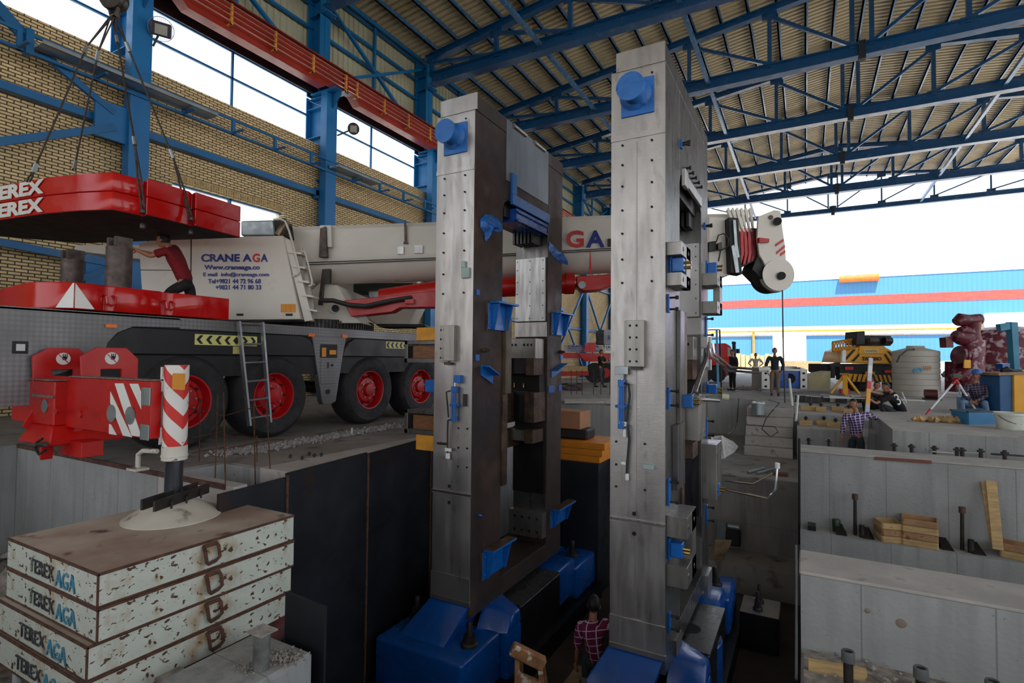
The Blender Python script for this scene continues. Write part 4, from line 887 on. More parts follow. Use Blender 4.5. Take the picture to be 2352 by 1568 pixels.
for (px, py) in ((133, 943), (187, 951)):
    p = at(px, py, y=yq-.01); M().tube(p, p+V((0, -.02, 0)), .035, 12).build('boss', m_red, cr)
for (a, b, c_, d) in ((327, 889, 346, 932), (324, 973, 343, 1012)): M().py(ybm, a, b, c_, d, .01).build('cover_plate', m_galv, cr, bev=.004)
def mjack():
    """white jack tube with red V bands"""
    m, t, b = nodes('red and white jack bands')
    c = t.nodes.new('ShaderNodeTexCoord'); s = t.nodes.new('ShaderNodeSeparateXYZ'); t.links.new(c.outputs['Object'], s.inputs[0])
    at2 = t.nodes.new('ShaderNodeMath'); at2.operation = 'ARCTAN2'; t.links.new(s.outputs['Y'], at2.inputs[0]); t.links.new(s.outputs['X'], at2.inputs[1])
    a0 = t.nodes.new('ShaderNodeMath'); a0.operation = 'ADD'; t.links.new(at2.outputs[0], a0.inputs[0]); a0.inputs[1].default_value = R(-6)
    ab = t.nodes.new('ShaderNodeMath'); ab.operation = 'ABSOLUTE'; t.links.new(a0.outputs[0], ab.inputs[0])
    k = t.nodes.new('ShaderNodeMath'); k.operation = 'MULTIPLY_ADD'; t.links.new(ab.outputs[0], k.inputs[0]); k.inputs[1].default_value = -.105; t.links.new(s.outputs['Z'], k.inputs[2])
    f = t.nodes.new('ShaderNodeMath'); f.operation = 'FRACT'; g = t.nodes.new('ShaderNodeMath'); g.operation = 'MULTIPLY'; g.inputs[1].default_value = 1/.275
    t.links.new(k.outputs[0], g.inputs[0]); t.links.new(g.outputs[0], f.inputs[0])
    h = t.nodes.new('ShaderNodeMath'); h.operation = 'GREATER_THAN'; h.inputs[1].default_value = .55; t.links.new(f.outputs[0], h.inputs[0])
    o = mixc(t, h.outputs[0], srgb(224, 220, 214), srgb(206, 40, 32)); o = mixc(t, ramp(t, noise(t, 18, 8), .68, .72), o, srgb(90, 70, 60))
    t.links.new(o, b.inputs['Base Color']); b.inputs['Roughness'].default_value = .4; return m
jx, jy = -5.17, 2.9
zj0 = at(400, 1022, y=jy).z; zj1 = at(400, 838, y=jy).z; zcol = at(400, 1055, y=jy).z
jk = thing('jack_tmp', None, None, (jx, jy, zj0)); bpy.data.objects.remove(jk)
jo = M().tube((0, 0, 0), (0, 0, zj1-zj0), .102, 40).build('jack_tube', mjack(), cr, local=True); jo.location = V((jx, jy, zj0))-ORI[cr]; jo.data.materials[0].use_nodes = True
ORI[jo] = V((jx, jy, zj0))
M().tube((jx, jy, zcol), (jx, jy, zj0), .107, 32).tube((jx, jy, zcol+.03), (jx, jy, zcol+.05), .112, 32).build('jack_collar', mk('chipped white', srgb(206, 200, 188), .5, rust=srgb(96, 60, 40), rt=(.6, .66), rs=10), cr, bev=.004)
M().py(jy-.1, 404, 857, 425, 895, .03).build('warning_label', m_warn, cr)
for z in (zj0+.03, zj0+.5): M().box(xb_-.0, jx-.08, jy-.1, jy+.1, z, z+.14).build('jack_bracket', m_white, cr, bev=.006)
M().tube((jx-.15, jy-.05, zj0-.0), (jx-.15, jy-.05, zj1-.02), .014, 8).build('feed_pipe', m_white, cr)
M().path([(jx-.1, jy-.1, zj0-.05), (jx-.3, jy-.12, zj0-.06), (jx-.36, jy-.13, zj0-.1), (jx-.36, jy-.13, zj0-.22)], .022, 8).box(jx-.42, jx-.26, jy-.2, jy-.08, zj0-.24, zj0-.22).build('stow_bracket', mk('chipped white', srgb(206, 200, 188), .5), cr)
ZM = -.2
M().tube((jx, jy, ZM+.2), (jx, jy, zcol), .075, 28).build('jack_rod', mk('oiled steel rod', srgb(90, 92, 98), .22, .8), cr)
M().lathe([(.4, 0), (.4, .012), (.3, .075), (.15, .17), (.1, .2), (.02, .205)], (jx, jy, ZM+.002), n=48).build('jack_foot', mk('dusty cream foot', srgb(186, 178, 164), .65, var=.1, vs_=4, rust=srgb(120, 110, 98), rt=(.58, .7), rs=5), cr)
a = at(345, 1160, z=ZM+.22); b = at(470, 1118, z=ZM+.22)
for off in (-.07, .07): M().beam(a+V((off, off*.2-.02, 0)), b+V((off, off*.2-.02, 0)), .02, .09).build('foot_clamp', m_bolt, cr)
for k in (.35, .62, .9): q_ = a.lerp(b, k); M().path([q_+V((.08, -.04, .02)), q_+V((.12, -.06, .0)), q_+V((.12, -.06, -.06))], .01, 6).build('foot_hook', m_bolt, cr)
# counterweight base on the deck
def slab(nm, pts, z0, z1, par, mat, bev=.01): return M().prism([(a, b, z0) for a, b in pts], (0, 0, z1-z0)).build(nm, mat, par, bev=bev)
XC = XS
cb = thing('counterweight_base', 'red counterweight base slab lying on the crane deck with a white corner triangle', 'counterweight', (-8.9, 3.9, 1.82))
slab('slab', [(XC, 3.0), (XC, 3.28), (XC-.04, 3.3), (XC-.04, 3.4), (XC+.01, 3.42), (XC+.01, 3.95), (XC-.04, 3.97), (XC-.04, 4.1), (XC+.01, 4.12), (XC+.01, 4.9), (-10.35, 4.9), (-10.35, 3.0), (at(60, 700, y=2.74).x, 2.74), (-7.75, 2.8)], 1.83, 2.14, cb, m_redg)
for y in (3.35, 4.04):
    M().path([(XC-.02, y-.045, 2.02), (XC+.05, y-.05, 2.0), (XC+.06, y-.045, 1.92), (XC+.06, y, 1.895), (XC+.06, y+.045, 1.92), (XC+.05, y+.05, 2.0), (XC-.02, y+.045, 2.02)], .014, 8).build('lifting_ring', m_redg, cb)
M().prism([(XC+.004, 3.0, 2.13), (XC+.004, 3.2, 1.84), (XC+.004, 3.0, 1.84)], (.002, 0, 0)).prism([(XC+.002, 2.99, 2.13), (XC+.002, 2.99, 1.84), (XC-.15, 2.88, 1.84), (XC-.02, 2.985, 2.13)], (0, -.002, 0)).build('reflective_triangle', m_white, cb)
for (px, dpt, r, ztop) in ((272, 7.2, .15, None), (165, 7.6, .13, None)):
    p = at(px, 650, d=dpt); zt = at(px, 560 if px > 200 else 588, d=dpt).z
    q_ = thing('stack_pillar', 'tall round steel pillar standing on the red counterweight base' if px > 200 else 'short slotted steel pillar on the red counterweight base, left one', 'pillar', (p.x, p.y, 2.14))
    M().tube((p.x, p.y, 2.14), (p.x, p.y, zt-.05), r, 28).build('pillar_tube', m_pipew, q_)
    for s in (-1, 1): M().box(p.x+s*r*.62-.03, p.x+s*r*.62+.03, p.y-.1, p.y+.1, zt-.06, zt+.08).build('prong', m_pipew, q_)
# superstructure, facing the camera
RH = V((RT.x, RT.y, 0)).normalized(); FH = V((FW.x, FW.y, 0)).normalized()
D0 = 9.5
def fc(px, py, d=D0): return at(px, py, d=d)
def slabpx(m, pts, d, thick): return m.prism([fc(a, b, d) for a, b in pts], FH*thick)
slabpx(M(), [(318, 560), (360, 548), (438, 546), (650, 541), (690, 733), (440, 735), (330, 735)], D0, 1.3).build('counterweight_housing', m_cream, cr, bev=.01)
slabpx(M(), [(438, 546), (440, 546), (438, 735), (436, 735)], D0-.006, .01).build('panel_gap', m_black, cr)
slabpx(M(), [(322, 619), (438, 620), (438, 621.5), (322, 620.5)], D0-.006, .01).build('panel_gap', m_black, cr)
slabpx(M(), [(172, 562), (330, 562), (330, 578), (330, 596), (172, 576)], 10.2, .7).build('winch_guard', m_cream, cr, bev=.01)
def ftext(s_, x0, y0, x1, y1, mat, par=cr, d=D0-.008, bold=.01, nm='lettering'):
    a = fc(x0, y1, d); b = fc(x1, y1, d); c = fc(x0, y0, d)
    return text(s_, a, b-a, c-a, (b-a).length, (c-a).length, mat, par, nm, bold=bold)
ftext('CRANE A', 462, 583, 578, 601, m_text, bold=.03); ftext('G', 580, 582, 597, 602, m_textr, bold=.03); ftext('A', 599, 583, 615, 601, m_text, bold=.03)
ftext('Www.craneaga.co', 469, 608, 597, 622, m_text, bold=.03); ftext('E mail  info@craneaga.com', 467, 625, 618, 637, m_text, bold=.022)
ftext('Tel+9821 44 72 96 68', 478, 640, 599, 651, m_text, bold=.025); ftext('+9821 44 71 80 33', 495, 654, 600, 665, m_text, bold=.025)
for k in range(3): slabpx(M(), [(645+k*11.6, 698), (656+k*11.6, 698), (656+k*11.6, 717), (645+k*11.6, 717)], D0-.008, .004).build('warning_label', m_warn, cr)
for a in (543, 656): slabpx(M(), [(a, 720), (a+16, 720), (a+16, 725), (a, 725)], D0-.006, .004).build('slot', m_black, cr)
slabpx(M(), [(553, 507), (628, 505), (632, 541), (553, 541)], D0+.3, .6).build('exhaust_cover', m_galv, cr, bev=.02)
slabpx(M(), [(628, 503), (650, 503), (656, 541), (630, 541)], D0+.35, .4).build('exhaust_box', m_black, cr)
M().path([fc(640, 540, D0+.2), fc(648, 525, D0+.2), fc(655, 515, D0+.25), fc(650, 508, D0+.4)], .07, 10).build('exhaust_pipe', mk('heat tinted pipe', srgb(120, 104, 86), .3, .8), cr)
# steps beside the housing
st = M()
slabpx(st, [(652, 546), (672, 556), (718, 735), (700, 738)], D0+.05, .03)
slabpx(st, [(690, 568), (694, 568), (720, 700), (718, 735), (712, 735)], D0+.3, .03)
for k in range(5): st.prism([fc(662+k*11, 576+k*33, D0), fc(692+k*9, 580+k*33, D0), fc(692+k*9, 584+k*33, D0), fc(662+k*11, 580+k*33, D0)], FH*.3)
st.build('access_steps', m_cream, cr)
M().path([fc(628, 504), fc(645, 503), fc(655, 508), fc(664, 530), fc(675, 570), fc(686, 612), fc(688, 622), fc(682, 630), fc(672, 634)], .018, 8).build('handrail', m_cream, cr)
M().path([fc(694, 577), fc(700, 577), fc(704, 590), fc(717, 645), fc(716, 654), fc(709, 657)], .016, 8).build('handrail', m_cream, cr)
# slew ring, turntable body, cab, luffing cylinder
M().tube((-8.9, 7.9, 1.82), (-8.9, 7.9, 2.02), 1.05, 64).build('slew_ring', m_chass, cr)
rg = M()
for k in range(100): a = k*math.pi/50; rg.beam((-8.9+1.06*math.cos(a), 7.9+1.06*math.sin(a), 1.86), (-8.9+1.06*math.cos(a), 7.9+1.06*math.sin(a), 2.0), .03, .03, (math.cos(a), math.sin(a), 0))
rg.build('ring_teeth', m_bolt, cr)
slabpx(M(), [(680, 700), (735, 648), (775, 655), (800, 700), (830, 742), (700, 742)], D0+.9, .9).build('turntable_body', m_cream, cr, bev=.01)
M().tube(fc(768, 708, D0+.85), fc(768, 708, D0+1.3), .09, 20).build('pivot_cap', m_cream, cr); M().tube(fc(770, 708, D0+.83), fc(770, 708, D0+.9), .07, 20).build('pivot_plug', m_black, cr)
cabp = [(718, 640), (958, 640), (962, 700), (940, 745), (862, 745), (828, 720), (718, 720)]
slabpx(M(), cabp, 11.6, .9).build('operator_cab', m_cream, cr, bev=.02)
slabpx(M(), [(812, 650), (948, 650), (948, 690), (850, 686), (812, 670)], 11.59, .02).build('cab_window', mk('dark cab glass', srgb(40, 54, 46), .08, spec=.8), cr)
slabpx(M(), [(862, 744), (975, 744), (978, 750), (870, 750)], 11.3, .8).build('cab_platform', m_chass, cr)
def boomp(px, py, d=10.75): return at(px, py, d=d)
cyl = [boomp(875, 686, 10.3), boomp(1000, 668, 10.3), boomp(1310, 651, 10.45)]
M().path([cyl[0], cyl[1], cyl[2]], .19, 28).build('luffing_cylinder', m_red, cr)
M().path([boomp(1310, 651, 10.45), boomp(1350, 648, 10.47)], .13, 24).build('luffing_rod', m_chr, cr)
M().path([boomp(1297, 651, 10.45), boomp(1318, 651, 10.45)], .21, 24).build('cylinder_gland', m_red, cr)
slabpx(M(), [(788, 690), (865, 682), (1000, 667), (1000, 705), (918, 706), (900, 716), (806, 727)], 10.1, .35).build('cylinder_shroud', m_red, cr, bev=.01)
slabpx(M(), [(1325, 634), (1420, 628), (1545, 600), (1545, 618), (1410, 655), (1378, 665), (1340, 668), (1325, 655)], 10.2, .4).build('boom_gusset', m_red, cr, bev=.01)
M().prism([boomp(1353, 630, 10.12), boomp(1356, 570, 10.12), boomp(1359, 630, 10.12)], FH*.05).build('gusset_fin', m_red, cr)
M().tube(boomp(1337, 654, 10.12), boomp(1337, 654, 10.3), .07, 20).build('pin_cap', m_galv, cr)
M().path([fc(735, 690, 9.9), fc(765, 690, 9.9), fc(800, 700, 9.95), fc(840, 703, 9.98), fc(900, 690, 10.0), fc(945, 683, 10.05)], .045, 10).build('hose_bundle', m_hose, cr)
slabpx(M(), [(930, 688), (950, 686), (950, 697), (930, 697)], 10.0, .1).build('valve', m_red, cr)
# telescopic boom
BA = (boomp(650, 595), boomp(1001, 583), boomp(1405, 566), boomp(1640, 563), boomp(1685, 562))
HH = [.545, .545, .535, .53, .52]
m = M(); prof = []
for a in range(0, 181, 15): prof.append((math.cos(R(a+180))*.46, math.sin(R(a+180))*.5))
prof = [(-.46, .42), (-.46, -.05)]+[(math.cos(R(180+a))*.46, -.05+math.sin(R(180+a))*.45) for a in range(15, 166, 15)]+[(.46, -.05), (.46, .42), (.38, .5), (-.38, .5)]
rings = []
for i, p in enumerate(BA):
    for u, v in prof: rings.append(p+FH*u+V((0, 0, 1))*v*HH[i]*2)
k = len(prof); m.add(rings, [(i*k+j, i*k+(j+1) % k, (i+1)*k+(j+1) % k, (i+1)*k+j) for i in range(len(BA)-1) for j in range(k)]+[tuple(range(k))[::-1], tuple(range((len(BA)-1)*k, len(BA)*k))])
bm_ = m.build('boom', m_cream, cr, smooth=25)
DB = 10.27
for off in (0, 5): M().path([fc(700, 603+off, DB), fc(1001, 592+off*.8, DB), fc(1405, 570+off*.8, DB), fc(1640, 560, DB)], .008, 6).build('hydraulic_line', m_hose, bm_)
for (tx, x0, x1, mt_) in (('A', 1250, 1291, m_text), ('G', 1300, 1341, m_textr), ('A', 1346, 1389, m_text)): ftext(tx, x0, 529, x1, 568, mt_, bm_, d=DB-.01, bold=.03)
slabpx(M(), [(735, 517), (760, 517), (762, 567), (738, 567)], DB-.1, .15).build('boom_bracket', m_cream, bm_, bev=.006)
slabpx(M(), [(735, 524), (748, 519), (751, 590), (732, 590)], DB-.16, .1).build('stow_hook', m_pipew, bm_, bev=.006)
slabpx(M(), [(928, 505), (932, 505), (934, 552), (937, 559), (926, 559), (929, 552)], DB-.03, .04).build('latch_bar', m_pipew, bm_)
slabpx(M(), [(913, 566), (927, 566), (927, 583), (913, 583)], DB-.02, .04).build('junction_plate', m_plate_l, bm_); slabpx(M(), [(951, 563), (971, 563), (971, 581), (951, 581)], DB-.02, .04).build('junction_plate', m_plate_l, bm_)
slabpx(M(), [(740, 618), (758, 617), (757, 650), (742, 650), (738, 700), (730, 700), (735, 660)], DB-.1, .1).build('prop', m_bolt, cr)
slabpx(M(), [(1396, 548), (1406, 548), (1406, 566), (1396, 566)], DB-.02, .03).build('junction_plate', m_bolt, bm_)
# boom head
hd = 10.2
slabpx(M(), [(1628, 497), (1676, 500), (1676, 632), (1655, 636), (1628, 610)], 10.28, .9).build('section_collar', m_cream, bm_, bev=.01)
M().path([fc(1645, 556, 10.15), fc(1650, 540, 10.12), fc(1662, 536, 10.12), fc(1674, 548, 10.12), fc(1672, 566, 10.12), fc(1655, 575, 10.12), fc(1650, 600, 10.12)], .014, 6).build('cable_loop', m_hose, bm_)
slabpx(M(), [(1629, 555), (1645, 553), (1645, 575), (1629, 577)], 10.2, .1).build('sensor_box', m_chass, bm_); slabpx(M(), [(1649, 558), (1658, 555), (1659, 573), (1650, 572)], 10.15, .1).build('sensor_box', m_bolt, bm_)
slabpx(M(), [(1673, 499), (1696, 500), (1705, 630), (1678, 626)], 10.1, .25).build('locking_frame', m_chass, bm_, bev=.01)
slabpx(M(), [(1684, 505), (1690, 505), (1694, 560), (1699, 590), (1693, 592), (1688, 570)], 10.06, .05).build('locking_link', m_galv, bm_); slabpx(M(), [(1680, 565), (1686, 562), (1694, 590), (1698, 625), (1690, 626)], 10.06, .05).build('locking_link', m_galv, bm_)
for k in range(6):
    x = 1699+k*8.6
    d = 10.2+k*.03
    slabpx(M(), [(x-29+k*1.5, 482-k*.5), (x-25+k*1.5, 476), (x-21+k*1.5, 484), (x-10, 522), (x-4, 530), (x-7, 533), (x-13, 524)], d, .05).build('section_ear', m_cream, bm_)
    slabpx(M(), [(x-7, 524), (x-3, 524), (x+.5, 552), (x+1.5, 582), (x-7+k*1.5, 612-k*3.5), (x-12+k*1.3, 616-k*4.0), (x-5, 583), (x-6, 555)], d, .7-.06*k).build('section_edge', m_red, bm_)
slabpx(M(), [(1694, 524), (1744, 524), (1748, 580), (1738, 596), (1700, 616), (1696, 580)], 10.32, .5).build('dark_gap_backing', m_chass, bm_)  # dark slab added behind the red edges to paint shade into their gaps
slabpx(M(), [(1742, 497), (1779, 482), (1793, 484), (1797, 520), (1803, 560), (1806, 600), (1814, 612), (1817, 640), (1806, 660), (1790, 664), (1772, 655), (1765, 625), (1752, 598), (1744, 585), (1739, 545)], 10.2, .06).build('head_plate', m_cream, bm_, bev=.008)
slabpx(M(), [(1739, 590), (1752, 590), (1765, 625), (1750, 640), (1728, 618)], 10.25, .5).build('head_body', m_chass, bm_)
slabpx(M(), [(1744, 545), (1767, 548), (1767, 556), (1744, 556)], 10.12, .08).build('red_tab', m_red, bm_)
for k, (px, py) in enumerate(((1786, 630), (1780, 633), (1774, 634), (1768, 635), (1763, 636))):
    c0 = fc(px, py, 10.3+.08*k); M().lathe([(.28, 0), (.33, .01), (.31, .035), (.33, .06), (.28, .07)], c0, FH, 40).build('sheave', m_bolt if k else m_cream, bm_)
M().lathe([(.3, 0), (.3, .02)], fc(1788, 631, 10.17), FH, 40).build('sheave_cover', m_cream, bm_)
for (px, py, r) in ((1786, 508, .075), (1795, 633, .075)): M().tube(fc(px, py, 10.1), fc(px, py, 10.25), r, 20).build('head_pin', m_chass, bm_)
M().lathe([(.04, 0), (.04, .02)], fc(1770, 499, 10.19), -FH, 16).build('eye', m_pipew, bm_)
q_ = [(1782, 560, 1800, 548), (1784, 578, 1803, 562), (1793, 582, 1804, 574)]
for a, b, c_, d in q_: slabpx(M(), [(a, b), (c_, d), (c_, d+6), (a, b+6)], 10.185, .008).build('warning_stripe', m_textr, bm_)
M().path([fc(1797, 662, 10.3), fc(1799, 800, 10.3), at(1803, 925, d=10.3)], .012, 6).build('hoist_rope', m_hose, bm_)
# ------------------------------------------------ hoisted counterweight slabs and slings
ZS = 3.2
bot = [(-150, 519), (0, 505), (35, 500), (108, 490), (180, 484), (257, 481), (321, 494), (326, 498), (330, 497), (336, 492.5), (434, 517), (439, 521), (443, 519), (448, 518), (552, 545), (190, 558), (-150, 530)]
bp = [at(a, b, z=ZS) for a, b in bot]
for k, nm in ((0, 'lower'), (1, 'upper')):
    z0 = ZS+k*.252; h = .245
    s_ = thing('counterweight_slab', 'hoisted red counterweight slab with white lettering, %s of the hanging pair' % nm, 'counterweight', (bp[5].x-1, bp[5].y+.5, z0))
    o = M().prism([(p.x, p.y, z0) for p in bp], (0, 0, h)); ob = o.build('slab', m_redg, s_, bev=.008)
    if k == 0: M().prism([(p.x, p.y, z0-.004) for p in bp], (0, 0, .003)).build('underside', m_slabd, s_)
    a = at(0, 505, z=ZS); b = at(105, 490, z=ZS); d = (b-a).normalized(); n_ = V((d.y, -d.x, 0)); zb = z0+.025
    text('EREX', V((a.x, a.y, zb))+n_*.012-d*.02, d, (0, 0, 1), (b-a).length*.98, .2, m_white, s_, bold=.05)
    text('T', V((a.x, a.y, zb))+n_*.012-d*.19, d, (0, 0, 1), .15, .2, m_white, s_, bold=.05)
hk = at(262, 8, d=7.6)
hb = thing('hook_block', 'dark crane hook block at the top edge carrying four wire slings', 'hook', hk)
M().lathe([(.05, -.08), (.16, -.08), (.17, -.04), (.15, 0), (.17, .04), (.16, .08), (.05, .08)], hk+V((0, 0, .05)), FH, 24).build('hook_sheave', m_bolt, hb)
M().path([hk+V((0, 0, .02)), hk+V((-.04, 0, -.12)), hk+V((0, 0, -.2)), hk+V((.09, 0, -.2)), hk+V((.13, 0, -.1))], [.05, .05, .05, .04, .02], 10).build('hook', m_bolt, hb)
m_rope = mk('oily wire rope', srgb(62, 52, 46), .6, .3, var=.4, vs_=30)
ends = [((200, 106), (76, 395), (64, 418), 6.9), ((226, 118), (171, 385), (170, 392), 7.9), ((268, 84), (310, 332), (330, 488), 6.95), ((290, 99), (398, 362), (440, 505), 7.75)]
for i, (a, b, c, d) in enumerate(ends):
    q_ = thing('wire_sling', 'wire rope sling from the hook to the hoisted slabs, %s of the four' % ['leftmost', 'second from left', 'third from left', 'rightmost'][i], 'sling', hk-V((0, 0, 1)))
    dm = 7.5; pa = at(*a, d=7.5); pb = at(*b, d=d); pc = at(*c, d=d)
    for off in (-.05, .05): M().path([hk+V((off*1.5, 0, -.15)), pa], .011, 6).build('rope_strand', m_rope, q_)
    M().path([pa, pa.lerp(pb, .5), pb], .013, 6).build('rope', m_rope, q_)
    for p, e in ((pa, pb), (pb, pa)):
        dr = (e-p).normalized(); M().tube(p-dr*.01, p+dr*.12, .026, 8).build('ferrule', m_galv, q_)
    for off in (-.018, .018): M().path([pb, pb.lerp(pc, .5)+RH*off*1.3, pc+RH*off], .013, 6).build('rope_eye', m_rope, q_)
    if i > 1:
        for dz in (0, -.2): M().lathe([(.015, 0), (.03, .015), (.036, .04), (.03, .07), (.015, .08)], pc+V((0, 0, dz+.06))-FH*.01, (0, 0, -1), 12).build('shackle', m_bolt, q_)
# aluminium ladder leaning on the crane
ld = thing('ladder', 'aluminium ladder hanging from the crane deck beside the second wheel', 'ladder', at(595, 975, x=-7.15))
La, Lb = at(548, 738, x=-7.38), at(573, 978, x=-7.15); Ra, Rb = at(602, 740, x=-7.38), at(620, 970, x=-7.15)
m_alu = mk('aluminium', srgb(178, 180, 184), .35, .85, var=.08)
M().beam(La, Lb, .03, .07, (1, 0, 0)).build('stile', m_alu, ld); M().beam(Ra, Rb, .03, .07, (1, 0, 0)).build('stile', m_alu, ld)
for t_k in (.02, .22, .4, .58, .76, .93): M().tube(La.lerp(Lb, t_k), Ra.lerp(Rb, t_k), .016, 8).build('rung', m_alu, ld)
# rusty reinforcing bars standing round the small trench
m_rebar = mk('rusty rebar', srgb(82, 52, 38), .85, var=.4, vs_=20)
cage = thing('rebar_cage', 'rusty reinforcing bar cage standing round the small floor trench', 'rebar', (-6, 3.8, 0))
V4 = [((460, 915), (458, 1060)), ((513, 900), (521, 1110)), ((500, 905), (494, 1090)), ((583, 925), (588, 1072)), ((612, 925), (625, 1076)), ((590, 1000), (592, 1060))]
for (a, b) in V4:
    q_ = at(*b, z=0); p_ = at(a[0], a[1], d=(q_-CAM).dot(FW)); M().tube(q_-V((0, 0, .3)), p_, .007, 5).build('upright_bar', m_rebar, cage)
for (a, b) in (((430, 935), (515, 955)), ((515, 955), (618, 925)), ((440, 1005), (515, 990)), ((515, 1000), (622, 1010)), ((440, 1040), (520, 1025)), ((520, 1030), (618, 1010))):
    M().tube(at(*a, d=6.3), at(*b, d=6.3), .006, 5).build('tie_bar', m_rebar, cage)
# stack of rusty crane mats
def mmat():
    m, t, b = nodes('chipped pale mat paint')
    c = mixc(t, ramp(t, noise(t, 3, 6), .35, .65), srgb(186, 190, 176), srgb(206, 208, 196))
    c = mixc(t, ramp(t, noise(t, 4.5, 8, (1, 1, .7)), .56, .74), c, srgb(158, 122, 74))
    c = mixc(t, ramp(t, noise(t, 15, 9, (1, 1, 1.5), .4), .61, .63), c, srgb(84, 56, 40))
    c = mixc(t, ramp(t, noise(t, 48, 6, (1, 1, 1.4)), .67, .69), c, srgb(66, 46, 36))
    t.links.new(c, b.inputs['Base Color']); b.inputs['Roughness'].default_value = .62
    bn = t.nodes.new('ShaderNodeBump'); bn.inputs['Strength'].default_value = .25; bn.inputs['Distance'].default_value = .01
    t.links.new(noise(t, 30, 6), bn.inputs['Height']); t.links.new(bn.outputs[0], b.inputs['Normal']); return m
m_mat = mmat()
def mtread():
    m, t, b = nodes('rusty tread plate')
    w1 = t.nodes.new('ShaderNodeTexChecker'); w1.inputs['Scale'].default_value = 46; t.links.new(coord(t, (1, 1, 1), (0, 0, R(45))), w1.inputs['Vector'])
    c = mixc(t, ramp(t, noise(t, 1.6, 8), .35, .65), srgb(186, 172, 158), srgb(150, 126, 112)); c = mixc(t, ramp(t, noise(t, 5, 8), .6, .7), c, srgb(86, 62, 56))
    t.links.new(c, b.inputs['Base Color']); b.inputs['Roughness'].default_value = .75
    bn = t.nodes.new('ShaderNodeBump'); bn.inputs['Strength'].default_value = .6; bn.inputs['Distance'].default_value = .006
    t.links.new(w1.outputs['Fac'], bn.inputs['Height']); t.links.new(bn.outputs[0], b.inputs['Normal']); return m
m_tread = mtread(); m_edge = mk('rusted edge', srgb(88, 58, 44), .85, var=.35, vs_=14, bump=.5, bs=40)
m_fade1 = mk('worn black paint', srgb(60, 62, 66), .7, col2=srgb(160, 164, 150), c2=(.58, .62), c2s=22); m_fade2 = mk('worn blue paint', srgb(70, 140, 170), .7, col2=srgb(160, 170, 160), c2=(.58, .62), c2s=22)
ML = ['topmost', 'second from the top', 'third from the top', 'bottom']
offs = [(0, 0), (.01, .0), (-.012, -.045), (-.015, -.06)]
for k in range(4):
    z1 = ZM-k*.237; z0 = z1-.228; ox, oy = offs[k]; xr, xl, y0, y1 = -4.25+ox, -5.7+ox*.4, 1.9+oy, 3.5+oy*.15
    mt = thing('crane_mat', 'rust-chipped pale steel outrigger mat, %s of the stack of four' % ML[k], 'mat', ((xl+xr)/2, (y0+y1)/2, z0))
    M().box(xl, xr, y0, y1, z0, z1).build('mat_body', m_mat, mt, bev=.006)
    M().box(xl, xr, y0, y1, z1-.004, z1+.003).build('tread_top', m_tread, mt)
    e = M().box(xr-.006, xr+.004, y0, y1, z1-.014, z1+.005).box(xl, xr, y0-.004, y0+.006, z1-.014, z1+.005).box(xr-.008, xr+.004, y0-.004, y0+.008, z0, z1).box(xr-.006, xr+.005, y0, y1, z0-.003, z0+.01).box(xl, xr, y0-.005, y0+.006, z0-.003, z0+.01)
    e.build('rusted_rim', m_edge, mt)
    yh = 2.68+.02*k
    M().path([(xr+.002, yh-.05, z1-.03), (xr+.03, yh-.055, z1-.05), (xr+.035, yh-.04, z1-.15), (xr+.03, yh-.02, z1-.175), (xr+.03, yh+.04, z1-.165), (xr+.035, yh+.07, z1-.14), (xr+.03, yh+.06, z1-.05), (xr+.002, yh+.055, z1-.03)], .014, 8).build('rope_handle', m_edge, mt)
    M().tube((xr+.012, yh-.05, z1-.03), (xr+.012, yh+.06, z1-.03), .016, 8).build('handle_lug', m_edge, mt)
    if k != 9:
        wd = .42 if k else .4
        text('TEREX', (xl+.42, y0-.007, z0+.055), (1, 0, 0), (0, 0, 1), wd, .1, m_fade1, mt, 'stencil', bold=.0)
        text('AGA', (xl+.42+wd+.03, y0-.007, z0+.03), (1, 0, 0), (0, 0, 1), .3, .12, m_fade2, mt, 'stencil', bold=.0)
# ================================================================ things around the pit and outdoors
def mrib(name, c, pitch=.35, k=.8):
    m, t, b = nodes(name)
    w1 = t.nodes.new('ShaderNodeTexWave'); w1.bands_direction = 'X'; w1.inputs['Scale'].default_value = .5/pitch; t.links.new(coord(t), w1.inputs['Vector'])
    t.links.new(mixc(t, w1.outputs['Fac'], tuple(x*k for x in c), c), b.inputs['Base Color']); b.inputs['Roughness'].default_value = .6
    bn = t.nodes.new('ShaderNodeBump'); bn.inputs['Strength'].default_value = .4; bn.inputs['Distance'].default_value = .05
    t.links.new(w1.outputs['Fac'], bn.inputs['Height']); t.links.new(bn.outputs[0], b.inputs['Normal']); return m
m_wood = mk('pale deal timber', srgb(190, 158, 110), .8, var=.2, vs_=4, stretch=(1, 1, 6), rust=srgb(120, 90, 60), rt=(.64, .72), rs=8)
m_wood2 = mk('reddish deal timber', srgb(168, 128, 92), .8, var=.2, vs_=5, rust=srgb(120, 86, 60), rt=(.62, .7), rs=9)
m_woodg = mk('weathered timber', srgb(150, 126, 96), .85, var=.3, vs_=5)
m_fac = mrib('pale blue cladding', srgb(66, 128, 184), .8, .93); m_facr = mk('salmon red band', srgb(226, 70, 64), .6); m_facw = mk('white wall sheet', srgb(230, 232, 236), .6)
m_stone = mbrick('pale stone facing', ('X', 'Z'), srgb(205, 196, 190), srgb(196, 186, 180), srgb(170, 160, 156), .9, .45, .02)
YB = 90
fb = thing('factory_building', 'long light blue factory with a red stripe across the yard', 'building', (0, YB+5, 0))
zf = lambda py, px=1750: at(px, py, y=YB).z
XA, XB = -60, 75
M().box(XA, XB, YB, YB+20, -1, zf(751)).box(XA, XB, YB, YB+20, zf(751), zf(705)).box(XA, XB, YB, YB+20, zf(688), zf(650)).build('blue_wall', m_fac, fb)
